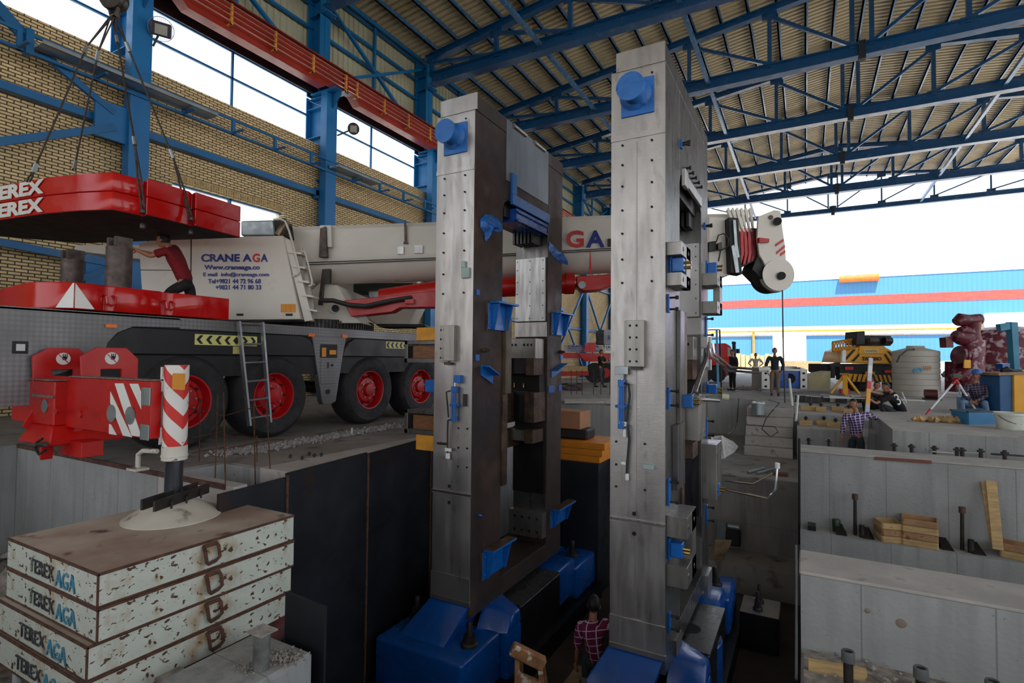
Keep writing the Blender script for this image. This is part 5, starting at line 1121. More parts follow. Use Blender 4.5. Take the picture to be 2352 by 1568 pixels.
M().box(XA, XB, YB-.05, YB+20, zf(706), zf(688)).build('red_band', m_facr, fb)
M().box(XA, XB, YB-.1, YB+20, zf(650), zf(640)).box(XA, XB, YB+2, YB+20, zf(640), zf(620)).build('roof_edge', m_facw, fb)
M().box(XA, XB, YB-.12, YB, zf(772), zf(751)).build('stone_course', m_stone, fb)
M().box(XA, XB, YB-.6, YB-.45, zf(763), zf(760)).build('gas_pipe', m_yel, fb)
a = at(1731, 800, y=YB-.4).x; M().box(a-.15, a+.15, YB-.5, YB-.35, 0, zf(761)).build('down_pipe', m_yel, fb)
a, b = at(1775, 800, y=YB).x, at(1852, 800, y=YB).x
M().box(a, b, YB-.15, YB, 0, zf(769)).build('sliding_door', m_facw, fb)
a, b = at(2260, 800, y=YB).x, XB
M().box(a, b, YB-1, YB, -.5, zf(733, 1750)).build('side_annex', m_facw, fb)
a, b = at(1927, 640, y=YB).x, at(2018, 640, y=YB).x; z = at(1970, 640, y=YB).z
M().tube((a, YB-.6, z), (b, YB-.6, z), .5, 12).build('orange_roll', mk('orange tarpaulin', srgb(226, 110, 50), .7), fb)
m = M()
for k in range(9):
    a, b = at(1692+k*11, 825, y=YB-6).x, at(1701+k*11, 825, y=YB-6).x; m.box(a, b, YB-6.5, YB-5.5, -.2, zf(813+(k % 3)*2))
tag(m.build('timber_pile', m_wood), 'row of pale timber packs along the far factory wall', 'timber', kind='stuff')
a, b = at(1800, 830, y=YB-4).x, at(2200, 830, y=YB-4).x
tag(M().box(a, b, YB-4.4, YB-4, -.2, zf(828)).build('low_wall', m_woodg), 'low tan wall at the foot of the far factory', 'wall')
# far objects
def cart(px0, px1, py0, py1, d, label, c, nm='car'):
    """small passenger car seen from the side"""
    a = at(px0, py1, d=d); b = at(px1, py1, d=d); a.z = b.z = -.005; L = (b-a).length; t = thing(nm, label, 'car', (a+b)/2-V((0, 0, 0)))
    h = at(px0, py0, d=d).z-a.z; ux = (b-a).normalized(); W = FH*1.6
    P = lambda u, v: a+ux*L*u+V((0, 0, 1))*h*v
    M().prism([P(0, .2), P(0, .5), P(.15, .6), P(.3, .97), P(.7, 1), P(.88, .62), P(1, .5), P(1, .2)], W).build('car_body', c, t, bev=.04)
    M().prism([P(.3, .62), P(.36, .9), P(.66, .92), P(.78, .64)], FH*-.01).build('car_window', m_lampglass, t)
    for u in (.2, .8): M().tube(P(u, .2)-FH*.02, P(u, .2)+FH*.2, h*.2, 16).build('wheel', m_tyre, t)
m_wcar = mk('white car paint', srgb(236, 236, 234), .25)
cart(2150, 2262, 828, 862, 47, 'white car parked in the yard behind the water tank', m_wcar)
cart(1893, 1965, 822, 846, 72, 'white car parked left of the yellow truck crane', m_wcar)
# red cab truck
D = 31; t = thing('truck', 'red truck with a black exhaust stack, right of the right housing', 'truck', at(1650, 876, d=D))
slabpx(M(), [(1560, 790), (1668, 788), (1680, 795), (1688, 840), (1680, 842), (1560, 836)], D, 2.4).build('truck_cab', m_red, t, bev=.05)
slabpx(M(), [(1671, 797), (1678, 799), (1679, 818), (1671, 818)], D-.02, .03).build('side_window', m_lampglass, t)
slabpx(M(), [(1560, 836), (1690, 840), (1690, 862), (1560, 862)], D+.2, 2.0).build('truck_frame', m_chass, t)
for px in (1648, 1618): M().tube(at(px, 859.5, d=D-.05), at(px, 859.5, d=D+.4), .45, 24).build('wheel', m_tyre, t)
M().tube(at(1662, 857, d=D-.1), at(1662, 857, d=D), .24, 16).build('wheel_hub', m_rim, t)
M().tube(at(1687, 842, d=D), at(1686, 790, d=D), .1, 10).tube(at(1682, 787, d=D), at(1689, 788, d=D), .09, 8).build('exhaust_stack', m_black, t)
M().tube(at(1695, 811, d=D-.2), at(1695, 801, d=D-.2), .1, 8).build('mirror', m_black, t)
# yellow truck crane seen from behind
D = 23; t = thing('truck_crane', 'yellow truck crane seen from the rear with black hazard stripes', 'crane', at(1985, 897, d=D))
m_ty = mk('crane yellow', srgb(222, 158, 34), .45, var=.08, vs_=2)
slabpx(M(), [(1943, 806), (1975, 795), (2030, 795), (2050, 806), (2060, 832), (2058, 836), (1936, 832)], D, 1.6).build('counterweight', m_ty, t, bev=.02)
slabpx(M(), [(1975, 794), (2032, 795), (2034, 812), (1972, 812)], D-.04, .3).build('counterweight_boss', m_ty, t)
slabpx(M(), [(1935, 800), (1943, 800), (1943, 832), (1934, 831)], D-.02, .1).build('white_edge', m_facw, t)
for s in (((1944, 820), (1960, 802), (1966, 803), (1944, 827)), ((1956, 829), (1974, 811), (1974, 817), (1962, 830)), ((2032, 815), (2044, 834), (2050, 835), (2034, 812)), ((2038, 806), (2044, 807), (2060, 826), (2060, 831))):
    slabpx(M(), s, D-.03, .02).build('hazard_stripe', m_black, t)
ftext('TADANO', 1980, 819, 2025, 828, m_black, t, d=D-.03, bold=.04)
slabpx(M(), [(1985, 801), (2018, 801), (2018, 810), (1985, 810)], D-.06, .02).build('name_plate', mk('cream plate', srgb(214, 196, 140), .6), t)
ftext('TADANO', 1987, 803, 2016, 808, m_woodg, t, d=D-.07, bold=.02)
slabpx(M(), [(1968, 761), (1987, 760), (1987, 790), (1966, 792)], D-.3, .8).build('winch_box', m_chass, t, bev=.02)
slabpx(M(), [(1988, 770), (2046, 771), (2048, 778), (2046, 794), (1988, 794)], D+.1, .9).build('winch_frame', m_chass, t)
M().tube(at(1995, 782, d=D-.1), at(2016, 782, d=D-.1), .12, 14).build('winch_drum', m_pipew, t)
M().tube(at(2030, 782, d=D), at(2046, 783, d=D), .16, 14).build('winch_drum', m_bolt, t)
jb = M()
for a, b in (((1912, 786), (1965, 778)), ((1912, 806), (1965, 798)), ((1913, 786), (1913, 806))): jb.tube(at(*a, d=D), at(*b, d=D), .05, 6)
for k in range(8): jb.tube(at(1914+k*6.5, 787-k, d=D), at(1920+k*6.5, 805-k, d=D), .025, 5).tube(at(1914+k*6.5, 805-k, d=D), at(1920+k*6.5, 786-k, d=D), .025, 5)
jb.build('lattice_jib', m_yel, t)
slabpx(M(), [(1930, 836), (2060, 836), (2062, 862), (1945, 864), (1930, 856)], D+.2, 2.5).build('carrier_rear', m_chass, t)
for s in (((1941, 842), (1960, 842), (1960, 849), (1941, 849)), ((2032, 850), (2050, 850), (2050, 856), (2032, 856))): slabpx(M(), s, D+.15, .06).build('tail_light', m_textr, t)
slabpx(M(), [(1948, 858), (2062, 862), (2062, 878), (1952, 876)], D+.05, .1).build('rear_bumper', m_ty, t)
for k in range(10): slabpx(M(), [(1954+k*11, 876), (1958+k*11, 876), (1964+k*11+(0 if k > 4 else -2), 859), (1960+k*11, 859)] if k < 5 else [(1960+k*10, 877), (1964+k*10, 877), (1958+k*10, 860), (1954+k*10, 860)], D+.03, .015).build('bumper_stripe', m_black, t)
slabpx(M(), [(1905, 836), (1930, 832), (1934, 868), (1930, 872), (1928, 842), (1918, 842), (1918, 868), (1910, 868), (1909, 842)], D-.1, .3).build('outrigger_housing', m_chass, t)
slabpx(M(), [(1988, 853), (2010, 853), (2010, 861), (1988, 861)], D+.1, .06).build('number_plate', m_yel, t)
for px in (1960, 2040): M().tube(at(px, 884, d=D+.8), at(px+24, 884, d=D+.8), .42, 20).build('wheel', m_tyre, t)
# water tank
p = at(2104, 905, d=20.5); p.z = 0; t = thing('water_tank', 'round grey plastic water tank with blue painted writing', 'tank', p)
zt = at(2104, 806, d=20.5).z; h = zt-p.z; r = .75
pf = []
for k in range(8): pf += [(r-.02, k*h/8), (r, k*h/8+.02), (r, (k+1)*h/8-.02)]
M().lathe([(r-.05, 0)]+pf+[(r-.02, h), (.3, h+.12), (.28, h+.2), (.05, h+.2)], p, n=40).build('tank_shell', mk('grey tank plastic', srgb(184, 178, 168), .6, var=.06, vs_=2), t)
q_ = [at(a, b, d=19.72) for a, b in ((2096, 851), (2100, 847), (2106, 850), (2112, 846), (2118, 851), (2113, 853), (2104, 852), (2098, 854))]
M().path(q_, .03, 6).build('painted_mark', mk('sprayed blue', srgb(70, 160, 200), .7), t)
for k in range(4): M().tube(at(2122+k*5, 840, d=19.72), at(2122+k*5, 850, d=19.72), .018, 5).build('painted_mark', mk('faded orange', srgb(210, 150, 110), .7), t)
M().path([at(2060, 832, d=19.6), at(2066, 818, d=19.6), at(2082, 804, d=19.7), at(2096, 800, d=19.9), at(2100, 803, d=20.1)], .03, 8).build('inlet_hose', m_hose, t)
# wrapped machine
m_wrap = mk('film wrapped maroon machine', srgb(110, 34, 52), .35, var=.3, vs_=3, rust=srgb(196, 176, 182), rt=(.5, .6), rs=5, stretch=(1, 1, 5), bump=.8, bs=9, bst=(1, 1, 8), spec=.7)
m_wrapd = mk('maroon casting', srgb(92, 24, 38), .4, var=.3, vs_=4, rust=srgb(150, 110, 118), rt=(.58, .66), rs=7, bump=.5, bs=8)
D = 19.5; t = thing('wrapped_machine', 'large maroon machine wrapped in plastic film at the right edge', 'machine', at(2270, 905, d=D))
def blob(m, px, py, d, rx, rz, ry=None, n=14):
    c = at(px, py, d=d); return m.lathe([(rx*math.sin(a), rz*-math.cos(a)) for a in [math.pi*i/8 for i in range(9)]], c, n=n)
M().lathe([(.3, 0), (1.2, .05), (1.35, .4), (1.4, 1.2), (1.35, 2.0), (1.1, 2.45), (.5, 2.6), (.05, 2.62)], at(2310, 905, d=D+1.2)+V((0, 0, 0)), n=28).build('wrapped_body', m_wrap, t)
M().path([at(2235, 900, d=D), at(2233, 830, d=D), at(2236, 780, d=D)], .36, 16).build('wrapped_frame', m_wrap, t)
M().path([at(2196, 740, d=D), at(2205, 734, d=D), at(2225, 735, d=D), at(2250, 733, d=D)], [.16, .24, .2, .2], 14).build('elbow_pipe', m_wrapd, t)
M().path([at(2234, 740, d=D), at(2236, 765, d=D), at(2240, 790, d=D)], [.26, .2, .24], 14).build('riser_pipe', m_wrapd, t)
for k in range(4): M().tube(at(2200+k*9, 815+k*2, d=D), at(2206+k*9, 816+k*2, d=D), .34-.02*k, 20).build('bellows', m_wrapd, t)
M().path([at(2192, 770, d=D), at(2205, 775, d=D), at(2226, 778, d=D)], [.2, .26, .3], 12).build('branch_pipe', m_wrapd, t)
M().path([at(2204, 760, d=D), at(2215, 758, d=D), at(2232, 765, d=D)], [.14, .2, .2], 12).build('branch_pipe', m_wrapd, t)
M().path([at(2198, 870, d=D), at(2215, 855, d=D), at(2230, 850, d=D)], [.2, .3, .3], 12).build('branch_pipe', m_wrapd, t)
slabpx(M(), [(2172, 775), (2190, 770), (2190, 798), (2174, 798)], D, .3).build('end_box', m_wrapd, t)
slabpx(M(), [(2195, 830), (2232, 830), (2232, 900), (2195, 900)], D+.1, .5).build('machine_foot', m_wrapd, t)
slabpx(M(), [(2215, 826), (2230, 826), (2230, 845), (2215, 845)], D-.3, .05).build('name_board', m_ty, t)
# blue post, cabinets, bucket, basin
D = 14.6; t = thing('steel_post', 'blue box section post with an arm, right edge', 'post', at(2333, 905, d=D))
slabpx(M(), [(2323, 739), (2338, 740), (2347, 930), (2336, 930)], D, .18).build('post', mk('teal blue paint', srgb(40, 120, 150), .5), t)
slabpx(M(), [(2297, 744), (2324, 740), (2326, 755), (2300, 760)], D+.02, .14).build('arm', mk('teal blue paint', srgb(40, 120, 150), .5), t)
D = 13.6; t = thing('cabinet', 'blue and yellow steel cabinet at the right edge behind the white bucket', 'cabinet', at(2325, 968, d=D))
slabpx(M(), [(2296, 861), (2327, 860), (2328, 965), (2297, 945)], D, .6).build('blue_side', mk('scratched blue cabinet', srgb(40, 86, 130), .5), t, bev=.01)
slabpx(M(), [(2329, 858), (2380, 858), (2380, 985), (2330, 966)], D-.05, .6).build('yellow_door', m_ty, t, bev=.01)
slabpx(M(), [(2294, 856), (2384, 853), (2384, 859), (2294, 862)], D-.1, .7).build('cabinet_top', m_woodg, t)
t = thing('engine_part', 'dark engine part with hoses lying on the cabinet top', 'engine', at(2318, 850, d=D+.2))
M().path([at(2300, 852, d=D+.2), at(2312, 848, d=D+.2), at(2325, 853, d=D+.2), at(2345, 852, d=D+.2)], [.05, .08, .06, .04], 8).build('engine_block', m_chass, t)
slabpx(M(), [(2302, 835), (2320, 834), (2319, 848), (2304, 848)], D+.2, .2).build('cover', m_cb, t)
p = at(2321, 985, z=0); t = thing('bucket', 'white plastic bucket with a wire handle near the cabinet', 'bucket', p)
bh = at(2321, 947, d=(p-CAM).dot(FW)).z
M().lathe([(.2, 0), (.21, .02), (.245, bh-.06), (.26, bh-.05), (.26, bh), (.24, bh), (.22, bh-.2), (.01, bh-.2)], p, n=28).build('bucket_shell', mk('scuffed white bucket', srgb(208, 208, 196), .5, var=.08, vs_=9), t)
M().path([p+RH*.25*math.cos(a)+V((0, 0, bh-.05-.16*math.sin(a)))-FH*.22*math.sin(a) for a in [math.pi*k/8 for k in range(9)]], .006, 5).build('handle', m_bolt, t)
a = at(2224, 975, z=0); b = at(2284, 974, z=0)
t = thing('basin', 'blue rectangular mixing basin on the floor edge', 'basin', (a+b)/2)
m_basin = mk('blue plastic tray', srgb(40, 120, 170), .4)
ux = (b-a); uy = FH*.42; hz = V((0, 0, .27))
m = M(); 
for P, Q in ((a, b), (a+uy, b+uy), (a, a+uy), (b, b+uy)): m.beam(P+hz*.5, Q+hz*.5, .025, .27)
m.hexa([a, b, b+uy, a+uy], [a+V((0, 0, .02)), b+V((0, 0, .02)), b+uy+V((0, 0, .02)), a+uy+V((0, 0, .02))]).build('tray', m_basin, t)
M().beam(a+hz-ux*.03, b+hz+ux*.03, .05, .03).beam(a+hz+uy-ux*.03, b+hz+uy+ux*.03, .05, .03).build('rim', mk('brown rim', srgb(70, 62, 56), .7), t)
# survey tripod with level
p = at(2192, 880, z=0); 
ft = [at(2127, 952, z=0), at(2247, 950, z=0), at(2212, 925, z=0)]
dt = 13.9; top = at(2196, 872, d=dt); t = thing('survey_tripod', 'white and red survey tripod with a level on top', 'tripod', ft[0])
for f in ft:
    lg = M().tube(top, f.lerp(top, .12), .03, 8, r1=.022).build('leg', mk('white tripod leg', srgb(214, 216, 220), .4), t)
    M().tube(f, f.lerp(top, .14), .018, 8, r1=.03).build('foot', m_textr, lg)
    M().tube(f.lerp(top, .86), f.lerp(top, .97), .034, 8).build('red_clamp', m_textr, lg)
M().lathe([(.08, 0), (.09, .02), (.06, .05)], top, n=16).build('head', m_textr, t)
M().box(top.x-.07, top.x+.07, top.y-.1, top.y+.1, top.z+.05, top.z+.16).tube(top+V((0, 0, .11))-RH*.14, top+V((0, 0, .11))+RH*.12, .035, 12).build('level', mk('grey green instrument', srgb(90, 96, 80), .5), t)
# levelling staff
a = at(1985, 1040, d=12.6); b = at(2000, 822, d=13.1); t = thing('levelling_staff', 'tall white red and yellow levelling staff held upright in the trench', 'staff', a)
for k in range(12):
    u, v = k/12, (k+1)/12; cc = m_ty if k in (6, 7) else (m_textr if k == 8 else (mk('staff grey', srgb(190, 190, 202), .5) if k % 2 else m_white))
    M().beam(a.lerp(b, u), a.lerp(b, v), .1, .03, -FH).build('staff_section', cc, t)
# yellow trestle stand
D = 21; t = thing('trestle', 'orange yellow tripod trestle in front of the yellow truck crane', 'stand', at(1940, 904, d=D))
tp = at(1940, 860, d=D)
for a in ((1908, 903), (1973, 904)): M().beam(tp, at(*a, d=D), .08, .08).build('leg', m_ty, t)
M().beam(tp, at(1942, 907, d=D-.3), .16, .12).build('post', m_ty, t)
M().box(tp.x-.16, tp.x+.16, tp.y-.1, tp.y+.1, tp.z, tp.z+.05).build('head_plate', m_yel, t)
slabpx(M(), [(1931, 893), (1952, 893), (1952, 905), (1931, 904)], D+.1, .1).build('red_box', m_textr, t)
# cream wedge and blue fan machine
D = 22.5; t = thing('timber_wedge', 'large cream wedge shaped panel lying left of the yellow truck crane', 'panel', at(1880, 895, d=D))
slabpx(M(), [(1856, 862), (1908, 852), (1907, 894), (1856, 893)], D, .7).build('panel', mk('cream board', srgb(168, 158, 122), .8), t)
D = 22; t = thing('gearbox', 'blue and grey machine block with a black round opening', 'machine', at(1820, 896, d=D))
slabpx(M(), [(1792, 851), (1838, 852), (1838, 891), (1792, 891)], D, .8).build('blue_front', m_cb, t, bev=.01)
M().tube(at(1814, 869, d=D-.03), at(1814, 869, d=D+.02), .21, 28).build('round_opening', m_hole, t)
for a, b in ((1749, 1770), (1838, 1855)):
    o = slabpx(M(), [(a, 843), (b, 849 if a > 1800 else 843), (b, 894), (a, 893)], D-.06, .9).build('bolted_side', m_plate_l, t, bev=.01)
    for y in (857, 872, 887): M().tube(at((a+b)/2, y, d=D-.1), at((a+b)/2, y, d=D), .045, 12).build('bolt_hole', m_hole, o)
slabpx(M(), [(1770, 841), (1830, 841), (1830, 851), (1770, 850)], D+.3, .7).build('rear_top', m_blk, t)
slabpx(M(), [(1790, 846), (1853, 848), (1853, 852), (1790, 851)], D-.05, .9).build('top_plate', m_plate_l, t)
# blue ladder frame beside the right housing
D = 20.5; t = thing('access_frame', 'light blue upright access frame at the far pit edge right of the housing', 'ladder', at(1650, 909, z=0))
M().beam(at(1646, 757, d=D), at(1650, 908, d=D), .07, .07).build('upright', mk('sky blue tube', srgb(90, 160, 205), .5), t); M().beam(at(1653, 757, d=D+.2), at(1657, 904, d=D+.2), .05, .05).build('upright', m_chass, t)
for a in ((1600, 758, 1652, 757), (1600, 779, 1648, 778), (1620, 905, 1656, 903)): M().beam(at(a[0], a[1], d=D), at(a[2], a[3], d=D), .04, .04).build('crossbar', m_chass, t)
# red trailer with boards between the housings
D = 27.5; t = thing('trailer_crane', 'red crane trailer with blue lettered grey boards between the housings', 'trailer', at(1340, 890, d=D))
slabpx(M(), [(1250, 808), (1410, 812), (1410, 824), (1250, 822)], D, 2.0).build('red_chassis', m_red, t)
slabpx(M(), [(1328, 812), (1400, 815), (1392, 830), (1345, 830)], D-.2, .3).build('red_bracket', m_red, t)
slabpx(M(), [(1296, 792), (1383, 794), (1383, 809), (1296, 808)], D-.1, .06).build('grey_board', mk('grey sign board', srgb(150, 150, 156), .6), t)
slabpx(M(), [(1389, 792), (1440, 793), (1440, 811), (1389, 811)], D-.1, .06).build('white_board', m_white, t)
ftext('CRANE AGA', 1304, 793, 1376, 798, m_text, t, d=D-.12, bold=.03); ftext('Www.craneaga.co', 1304, 799, 1368, 803, m_text, t, d=D-.12, bold=.02); ftext('E mail info@craneaga.com', 1304, 804, 1376, 807.5, m_text, t, d=D-.12)
ftext('CRANE AGA', 1391, 794, 1438, 800, m_text, t, d=D-.12, bold=.03); ftext('Www.craneaga.co', 1391, 802, 1430, 805, m_text, t, d=D-.12)
slabpx(M(), [(1344, 787), (1369, 786), (1368, 809), (1342, 808)], D-.3, .04).build('red_flag', m_textr, t)
slabpx(M(), [(1372, 763), (1377, 757), (1384, 757), (1387, 764), (1387, 792), (1373, 792)], D+.3, .5).build('fuel_tank', m_chass, t)
slabpx(M(), [(1387, 757), (1450, 757), (1450, 791), (1387, 791)], D+.3, .8).build('cab_side', mk('grey sign board', srgb(150, 150, 156), .6), t)
ftext('A', 1396, 769, 1402, 780, m_text, t, d=D+.28, bold=.03)
slabpx(M(), [(1290, 840), (1350, 841), (1350, 852), (1290, 853)], D-.4, .8).build('wood_load', m_wood, t)
slabpx(M(), [(1290, 852), (1352, 852), (1352, 862), (1290, 864)], D-.3, .7).build('red_bed', m_red, t)
for px in (1388, 1366): M().tube(at(px, 856, d=D), at(px, 856, d=D+.3), .52, 24).build('wheel', m_tyre, t)
M().tube(at(1391, 856, d=D-.05), at(1391, 856, d=D), .25, 16).build('wheel_hub', m_rim, t)
# concrete upstand with starter bars in front of the trailer
struct('pit_edge_kerb', M().prism([tuple(at(1297, 926, z=0)), tuple(at(1500, 926, z=0)), tuple(at(1500, 918, z=0)), tuple(at(1297, 920, z=0))], (0, 0, .06)), m_conct)
m = thing('starter_bars', 'thin dark starter bars and coiled cable on the far left pit edge', 'rebar', at(1350, 905, z=0))
for x in (1312, 1325, 1337, 1363, 1380, 1401): M().tube(at(x, 850, d=17.5), at(x, 906, d=17.5), .012, 5).build('bar', m_rebar, m)
for y in (872, 880): M().tube(at(1296, y, d=17.5), at(1408, y-2, d=17.5), .008, 5).build('bar', m_rebar, m)
M().path([at(1300+30*math.cos(a)*.9+10, 888+7*math.sin(a*1.3), z=.05) for a in [k*.45 for k in range(34)]], .025, 6).build('coiled_cable', m_hose, m)
# yellow stack and boxes behind the left housing
D = 10.6
t = thing('steel_pedestal', 'black steel clad pedestal carrying orange plates behind the left housing', 'pedestal', at(1340, 1250, d=D))
P0, P1 = at(1296, 1050, d=D), at(1382, 1062, d=D)
M().box(P0.x-.9, P1.x, P1.y-.2, P1.y+1.5, ZP, P1.z).build('clad_block', m_plate, t)
M().box(P1.x, P1.x+.6, P1.y+.5, P1.y+1.4, ZP, P1.z).build('concrete_block', m_concy, t)
m_or = mk('orange painted plate', srgb(226, 138, 30), .5, var=.1, vs_=3)
for k, (lab) in enumerate(('lowest', 'middle', 'top')):
    z = P1.z+.001+k*.13; tag(M().box(P1.x-1.6, P1.x+.0+.05*k, P1.y-.12, P1.y+.95, z, z+.125).build('steel_block', m_or, bev=.005), 'orange painted block behind the left housing, %s of three' % lab, 'block')
z = P1.z+.4
tag(M().box(P1.x-1.3, P1.x-.35, P1.y+.1, P1.y+.6, z, z+.2).build('black_block', m_black, bev=.03), 'black rubber block lying on the orange blocks', 'block')
tag(M().box(P1.x-1.4, P1.x-.5, P1.y+.1, P1.y+.7, z+.201, z+.56).build('cardboard_box', mk('cardboard', srgb(170, 122, 88), .85, var=.12), bev=.01), 'torn brown cardboard box on top of the orange block stack', 'box')
# P2 back side bolts, tools, crates, pipes, planks
for i, px in enumerate((1858, 1905, 2055, 2095, 2148, 2200, 2212, 2255, 2310)):
    a = at(px, 1012+(px-1858)*.068, y=11.9)
    tag(M().tube((a.x, 11.95, ZP+1.9), (a.x, 11.95, a.z+.06), .03, 8).tube((a.x, 11.95, a.z-.0), (a.x, 11.95, a.z+.03), .055, 6).build('anchor_bolt', m_bolt), 'dark anchor bolt rising behind the far plinth', 'bolt', 'anchor bolts behind the far plinth')
for i, (px, py, L, an) in enumerate(((2150, 1036, .3, .1), (2165, 1040, .3, -.1), (2225, 1041, .25, .2), (2320, 1047, .5, .05), (2287, 1030, .25, 1.2))):
    p = at(px, py, z=-.29); d = V((math.cos(an), math.sin(an), 0))
    tag(M().beam(p-d*L/2+V((0, 0, .015)), p+d*L/2+V((0, 0, .015)), .06, .025).build('steel_tool', m_plate_l if i != 3 else m_bolt, bev=.004), 'small steel tool lying on the far plinth top, number %s from the left' % ['one', 'two', 'three', 'five', 'four'][i], 'tool')
yl = 10.72; zl = -1.6
def crate(px, n, L, W, lab, rot=0):
    p = at(px, 1240, y=yl); t = thing('wooden_crate', lab, 'crate', (p.x, yl, zl), rot)
    for k in range(n):
        z0 = k*.105; o = M()
        for a, b in (((-L/2, -W/2), (L/2, -W/2)), ((-L/2, W/2), (L/2, W/2)), ((-L/2, -W/2), (-L/2, W/2)), ((L/2, -W/2), (L/2, W/2))): o.beam((a[0], a[1], z0+.05), (b[0], b[1], z0+.05), .025, .1)
        o.build('board_ring', [m_wood, m_wood2, m_wood][k % 3] if k % 2 == 0 else m_wood2, t, local=True, bev=.008)
    M().box(-L/2, L/2, -W/2, W/2, 0, .02).build('crate_base', m_woodg, t, local=True)
    return t
crate(2042, 3, .3, .32, 'small empty wooden box, left one on the plinth ledge', .25); crate(2112, 4, .44, .36, 'larger stacked wooden box, middle one on the plinth ledge', -.12); crate(2352, 2, .5, .3, 'low wooden box at the right edge of the plinth ledge', -.3)
for i, (x0, y0, x1, y1, w_) in enumerate(((2276, 1104, 2292, 1262, .13), (2262, 1106, 2283, 1245, .1))):
    a = at(x0, y0, y=10.93-.08*(1-i)-.0); b = at(x1, y1, y=10.62-.06*(1-i)+.04*i)
    tag(M().beam(b, a, w_, .03, (0, -1, 0)).build('plank', m_wood, bev=.004), 'rough pale plank leaning on the far plinth, %s one' % ['front', 'rear'][i], 'plank')
for i, (px, y0, y1) in enumerate(((1964, 1140, 1222), (2210, 1170, 1262))):
    b = at(px, y1, y=10.72); b.z = zl; a = at(px, y0, y=10.72)
    t = thing('pipe_stub', 'dark rusty pipe with a coupling, %s one on the plinth ledge' % ['left', 'right'][i], 'pipe', b)
    M().tube(b, a, .026, 12).build('pipe', m_bolt, t); M().tube(a-V((0, 0, .05)), a+V((0, 0, .04)), .045, 12).build('coupling', mk('rusty fitting', srgb(100, 74, 60), .7, .3), t)
    M().tube(b+V((.09, -.08, 0)), b+V((.09, -.08, .2)), .04, 12).build('short_pipe', m_bolt, t)
    for s in (-.2, .18): M().hexa([b+V((s-.08, -.15, 0)), b+V((s+.08, -.15, 0)), b+V((s+.08, .1, 0)), b+V((s-.08, .1, 0))], [b+V((s-.08, -.12, .04)), b+V((s+.02, -.12, .04)), b+V((s+.02, .1, .13)), b+V((s-.08, .1, .13))]).build('shim_wedge', m_dk, t)
p = at(1921, 1200, y=10.8); tag(M().lathe([(.06, 0), (.065, .18), (.055, .2), (.02, .2)], (p.x, 10.8, zl), n=16).build('green_cup', mk('dark green plastic', srgb(28, 60, 34), .4)), 'dark green cup standing on the plinth ledge', 'cup')
p = at(1863, 1210, y=10.75); tag(M().box(p.x-.05, p.x+.07, 10.6, 10.85, zl, zl+.08).build('steel_shim', m_dk), 'small steel block at the left end of the plinth ledge', 'block')
# P1 ledge pipes
for i, (px, py, rr) in enumerate(((1948, 1494, .042), (2115, 1532, .042), (2280, 1562, .04))):
    a = at(px, py, y=4.4); b = V((a.x, a.y, -1.1)); t = thing('pipe_stub', 'grey threaded pipe stub at the bottom edge, %s of three' % ['left', 'middle', 'right'][i], 'pipe', b)
    o = M().tube(b, a-V((0, 0, .01)), .03, 20).build('pipe', m_bolt, t)
    M().lathe([(.026, -.07), (rr, -.07), (rr, -.01), (rr*.9, 0), (.028, 0), (.026, -.04)], a, n=24).build('pipe_cap', mk('grey plastic cap', srgb(90, 90, 90), .5), t)
    if i == 0: M().tube(b+V((.06, -.12, 0)), b+V((.06, -.12, .12)), .035, 20).build('short_pipe', m_bolt, t)
tag(M().beam(at(1856, 1527, z=-1.05), at(1990, 1552, z=-1.05), .05, .09).build('board', m_wood), 'wooden board lying along the foot of the near plinth', 'board')
for (px, py, Y, r) in ((2070, 1431, P1a, .034), (1992, 1402, P1a, .018)):
    p = at(px, py, y=Y); tag(M().lathe([(r*.5, 0), (r, .0), (r, .006), (r*.5, .012)], (p.x, Y, p.z), (0, -1, 0), 20).build('form_tie_mark', mk('brown stain', srgb(136, 122, 108), .9)), 'round brown form tie mark on the near plinth face, %s one' % ('larger' if r > .03 else 'smaller'), 'mark')
# rusty edges and brick insert of the far plinth
tag(M().beam(at(2010, 1052, y=10.92), at(2140, 1061, y=10.92), .02, .05).build('brick_patch', mk('brick red patch', srgb(124, 78, 64), .85)), 'brick coloured chipped strip along the far plinth edge', 'patch')
# ledge blocks with bolts
for i, (px, py, z, L) in enumerate(((1862, 943, -.1, .5), (1886, 945, -.1, .25), (1925, 945, -.1, .3), (1950, 950, -.1, .25), (1851, 977, -.38, .3), (1893, 977, -.38, .35), (1920, 982, -.38, .4))):
    p = at(px, py, z=z); t = thing('wooden_block', 'wooden spacer block with a bolt on the %s ledge, number %s from the left' % ('upper' if z > -.2 else 'lower', ['one', 'two', 'three', 'four', 'one', 'two', 'three'][i]), 'block', p)
    M().box(p.x-L/2, p.x+L/2, p.y, p.y+.2, z, z+.13).build('block', m_wood, t, bev=.006); M().tube(p+V((0, .1, .13)), p+V((0, .1, .24)), .025, 8).tube(p+V((0, .1, .17)), p+V((0, .1, .21)), .05, 6).build('bolt', m_bolt, t)
for i in range(9):
    px = 1838+i*19; p = at(px, 922+(i % 3)*2, z=0); w_ = random.uniform(.14, .3)
    tag(M().box(p.x-w_/2, p.x+w_/2, p.y, p.y+.3, 0, .2).build('steel_block', random.choice([m_blk, m_dk, m_bolt]), bev=.006), 'dark machined block in the row on the floor behind the ledges', 'block', 'machined blocks on the floor')
for i, (px, py, L) in enumerate(((1950, 914, 1.2), (1990, 910, 1.0), (1920, 912, .8))):
    p = at(px, py, z=.2); tag(M().beam(p-RH*L/2, p+RH*L/2, .1, .03).build('flat_bar', m_plate_l), 'bright flat steel bar lying on the machined blocks, %s one' % ['front', 'right', 'left'][i], 'bar')
    M
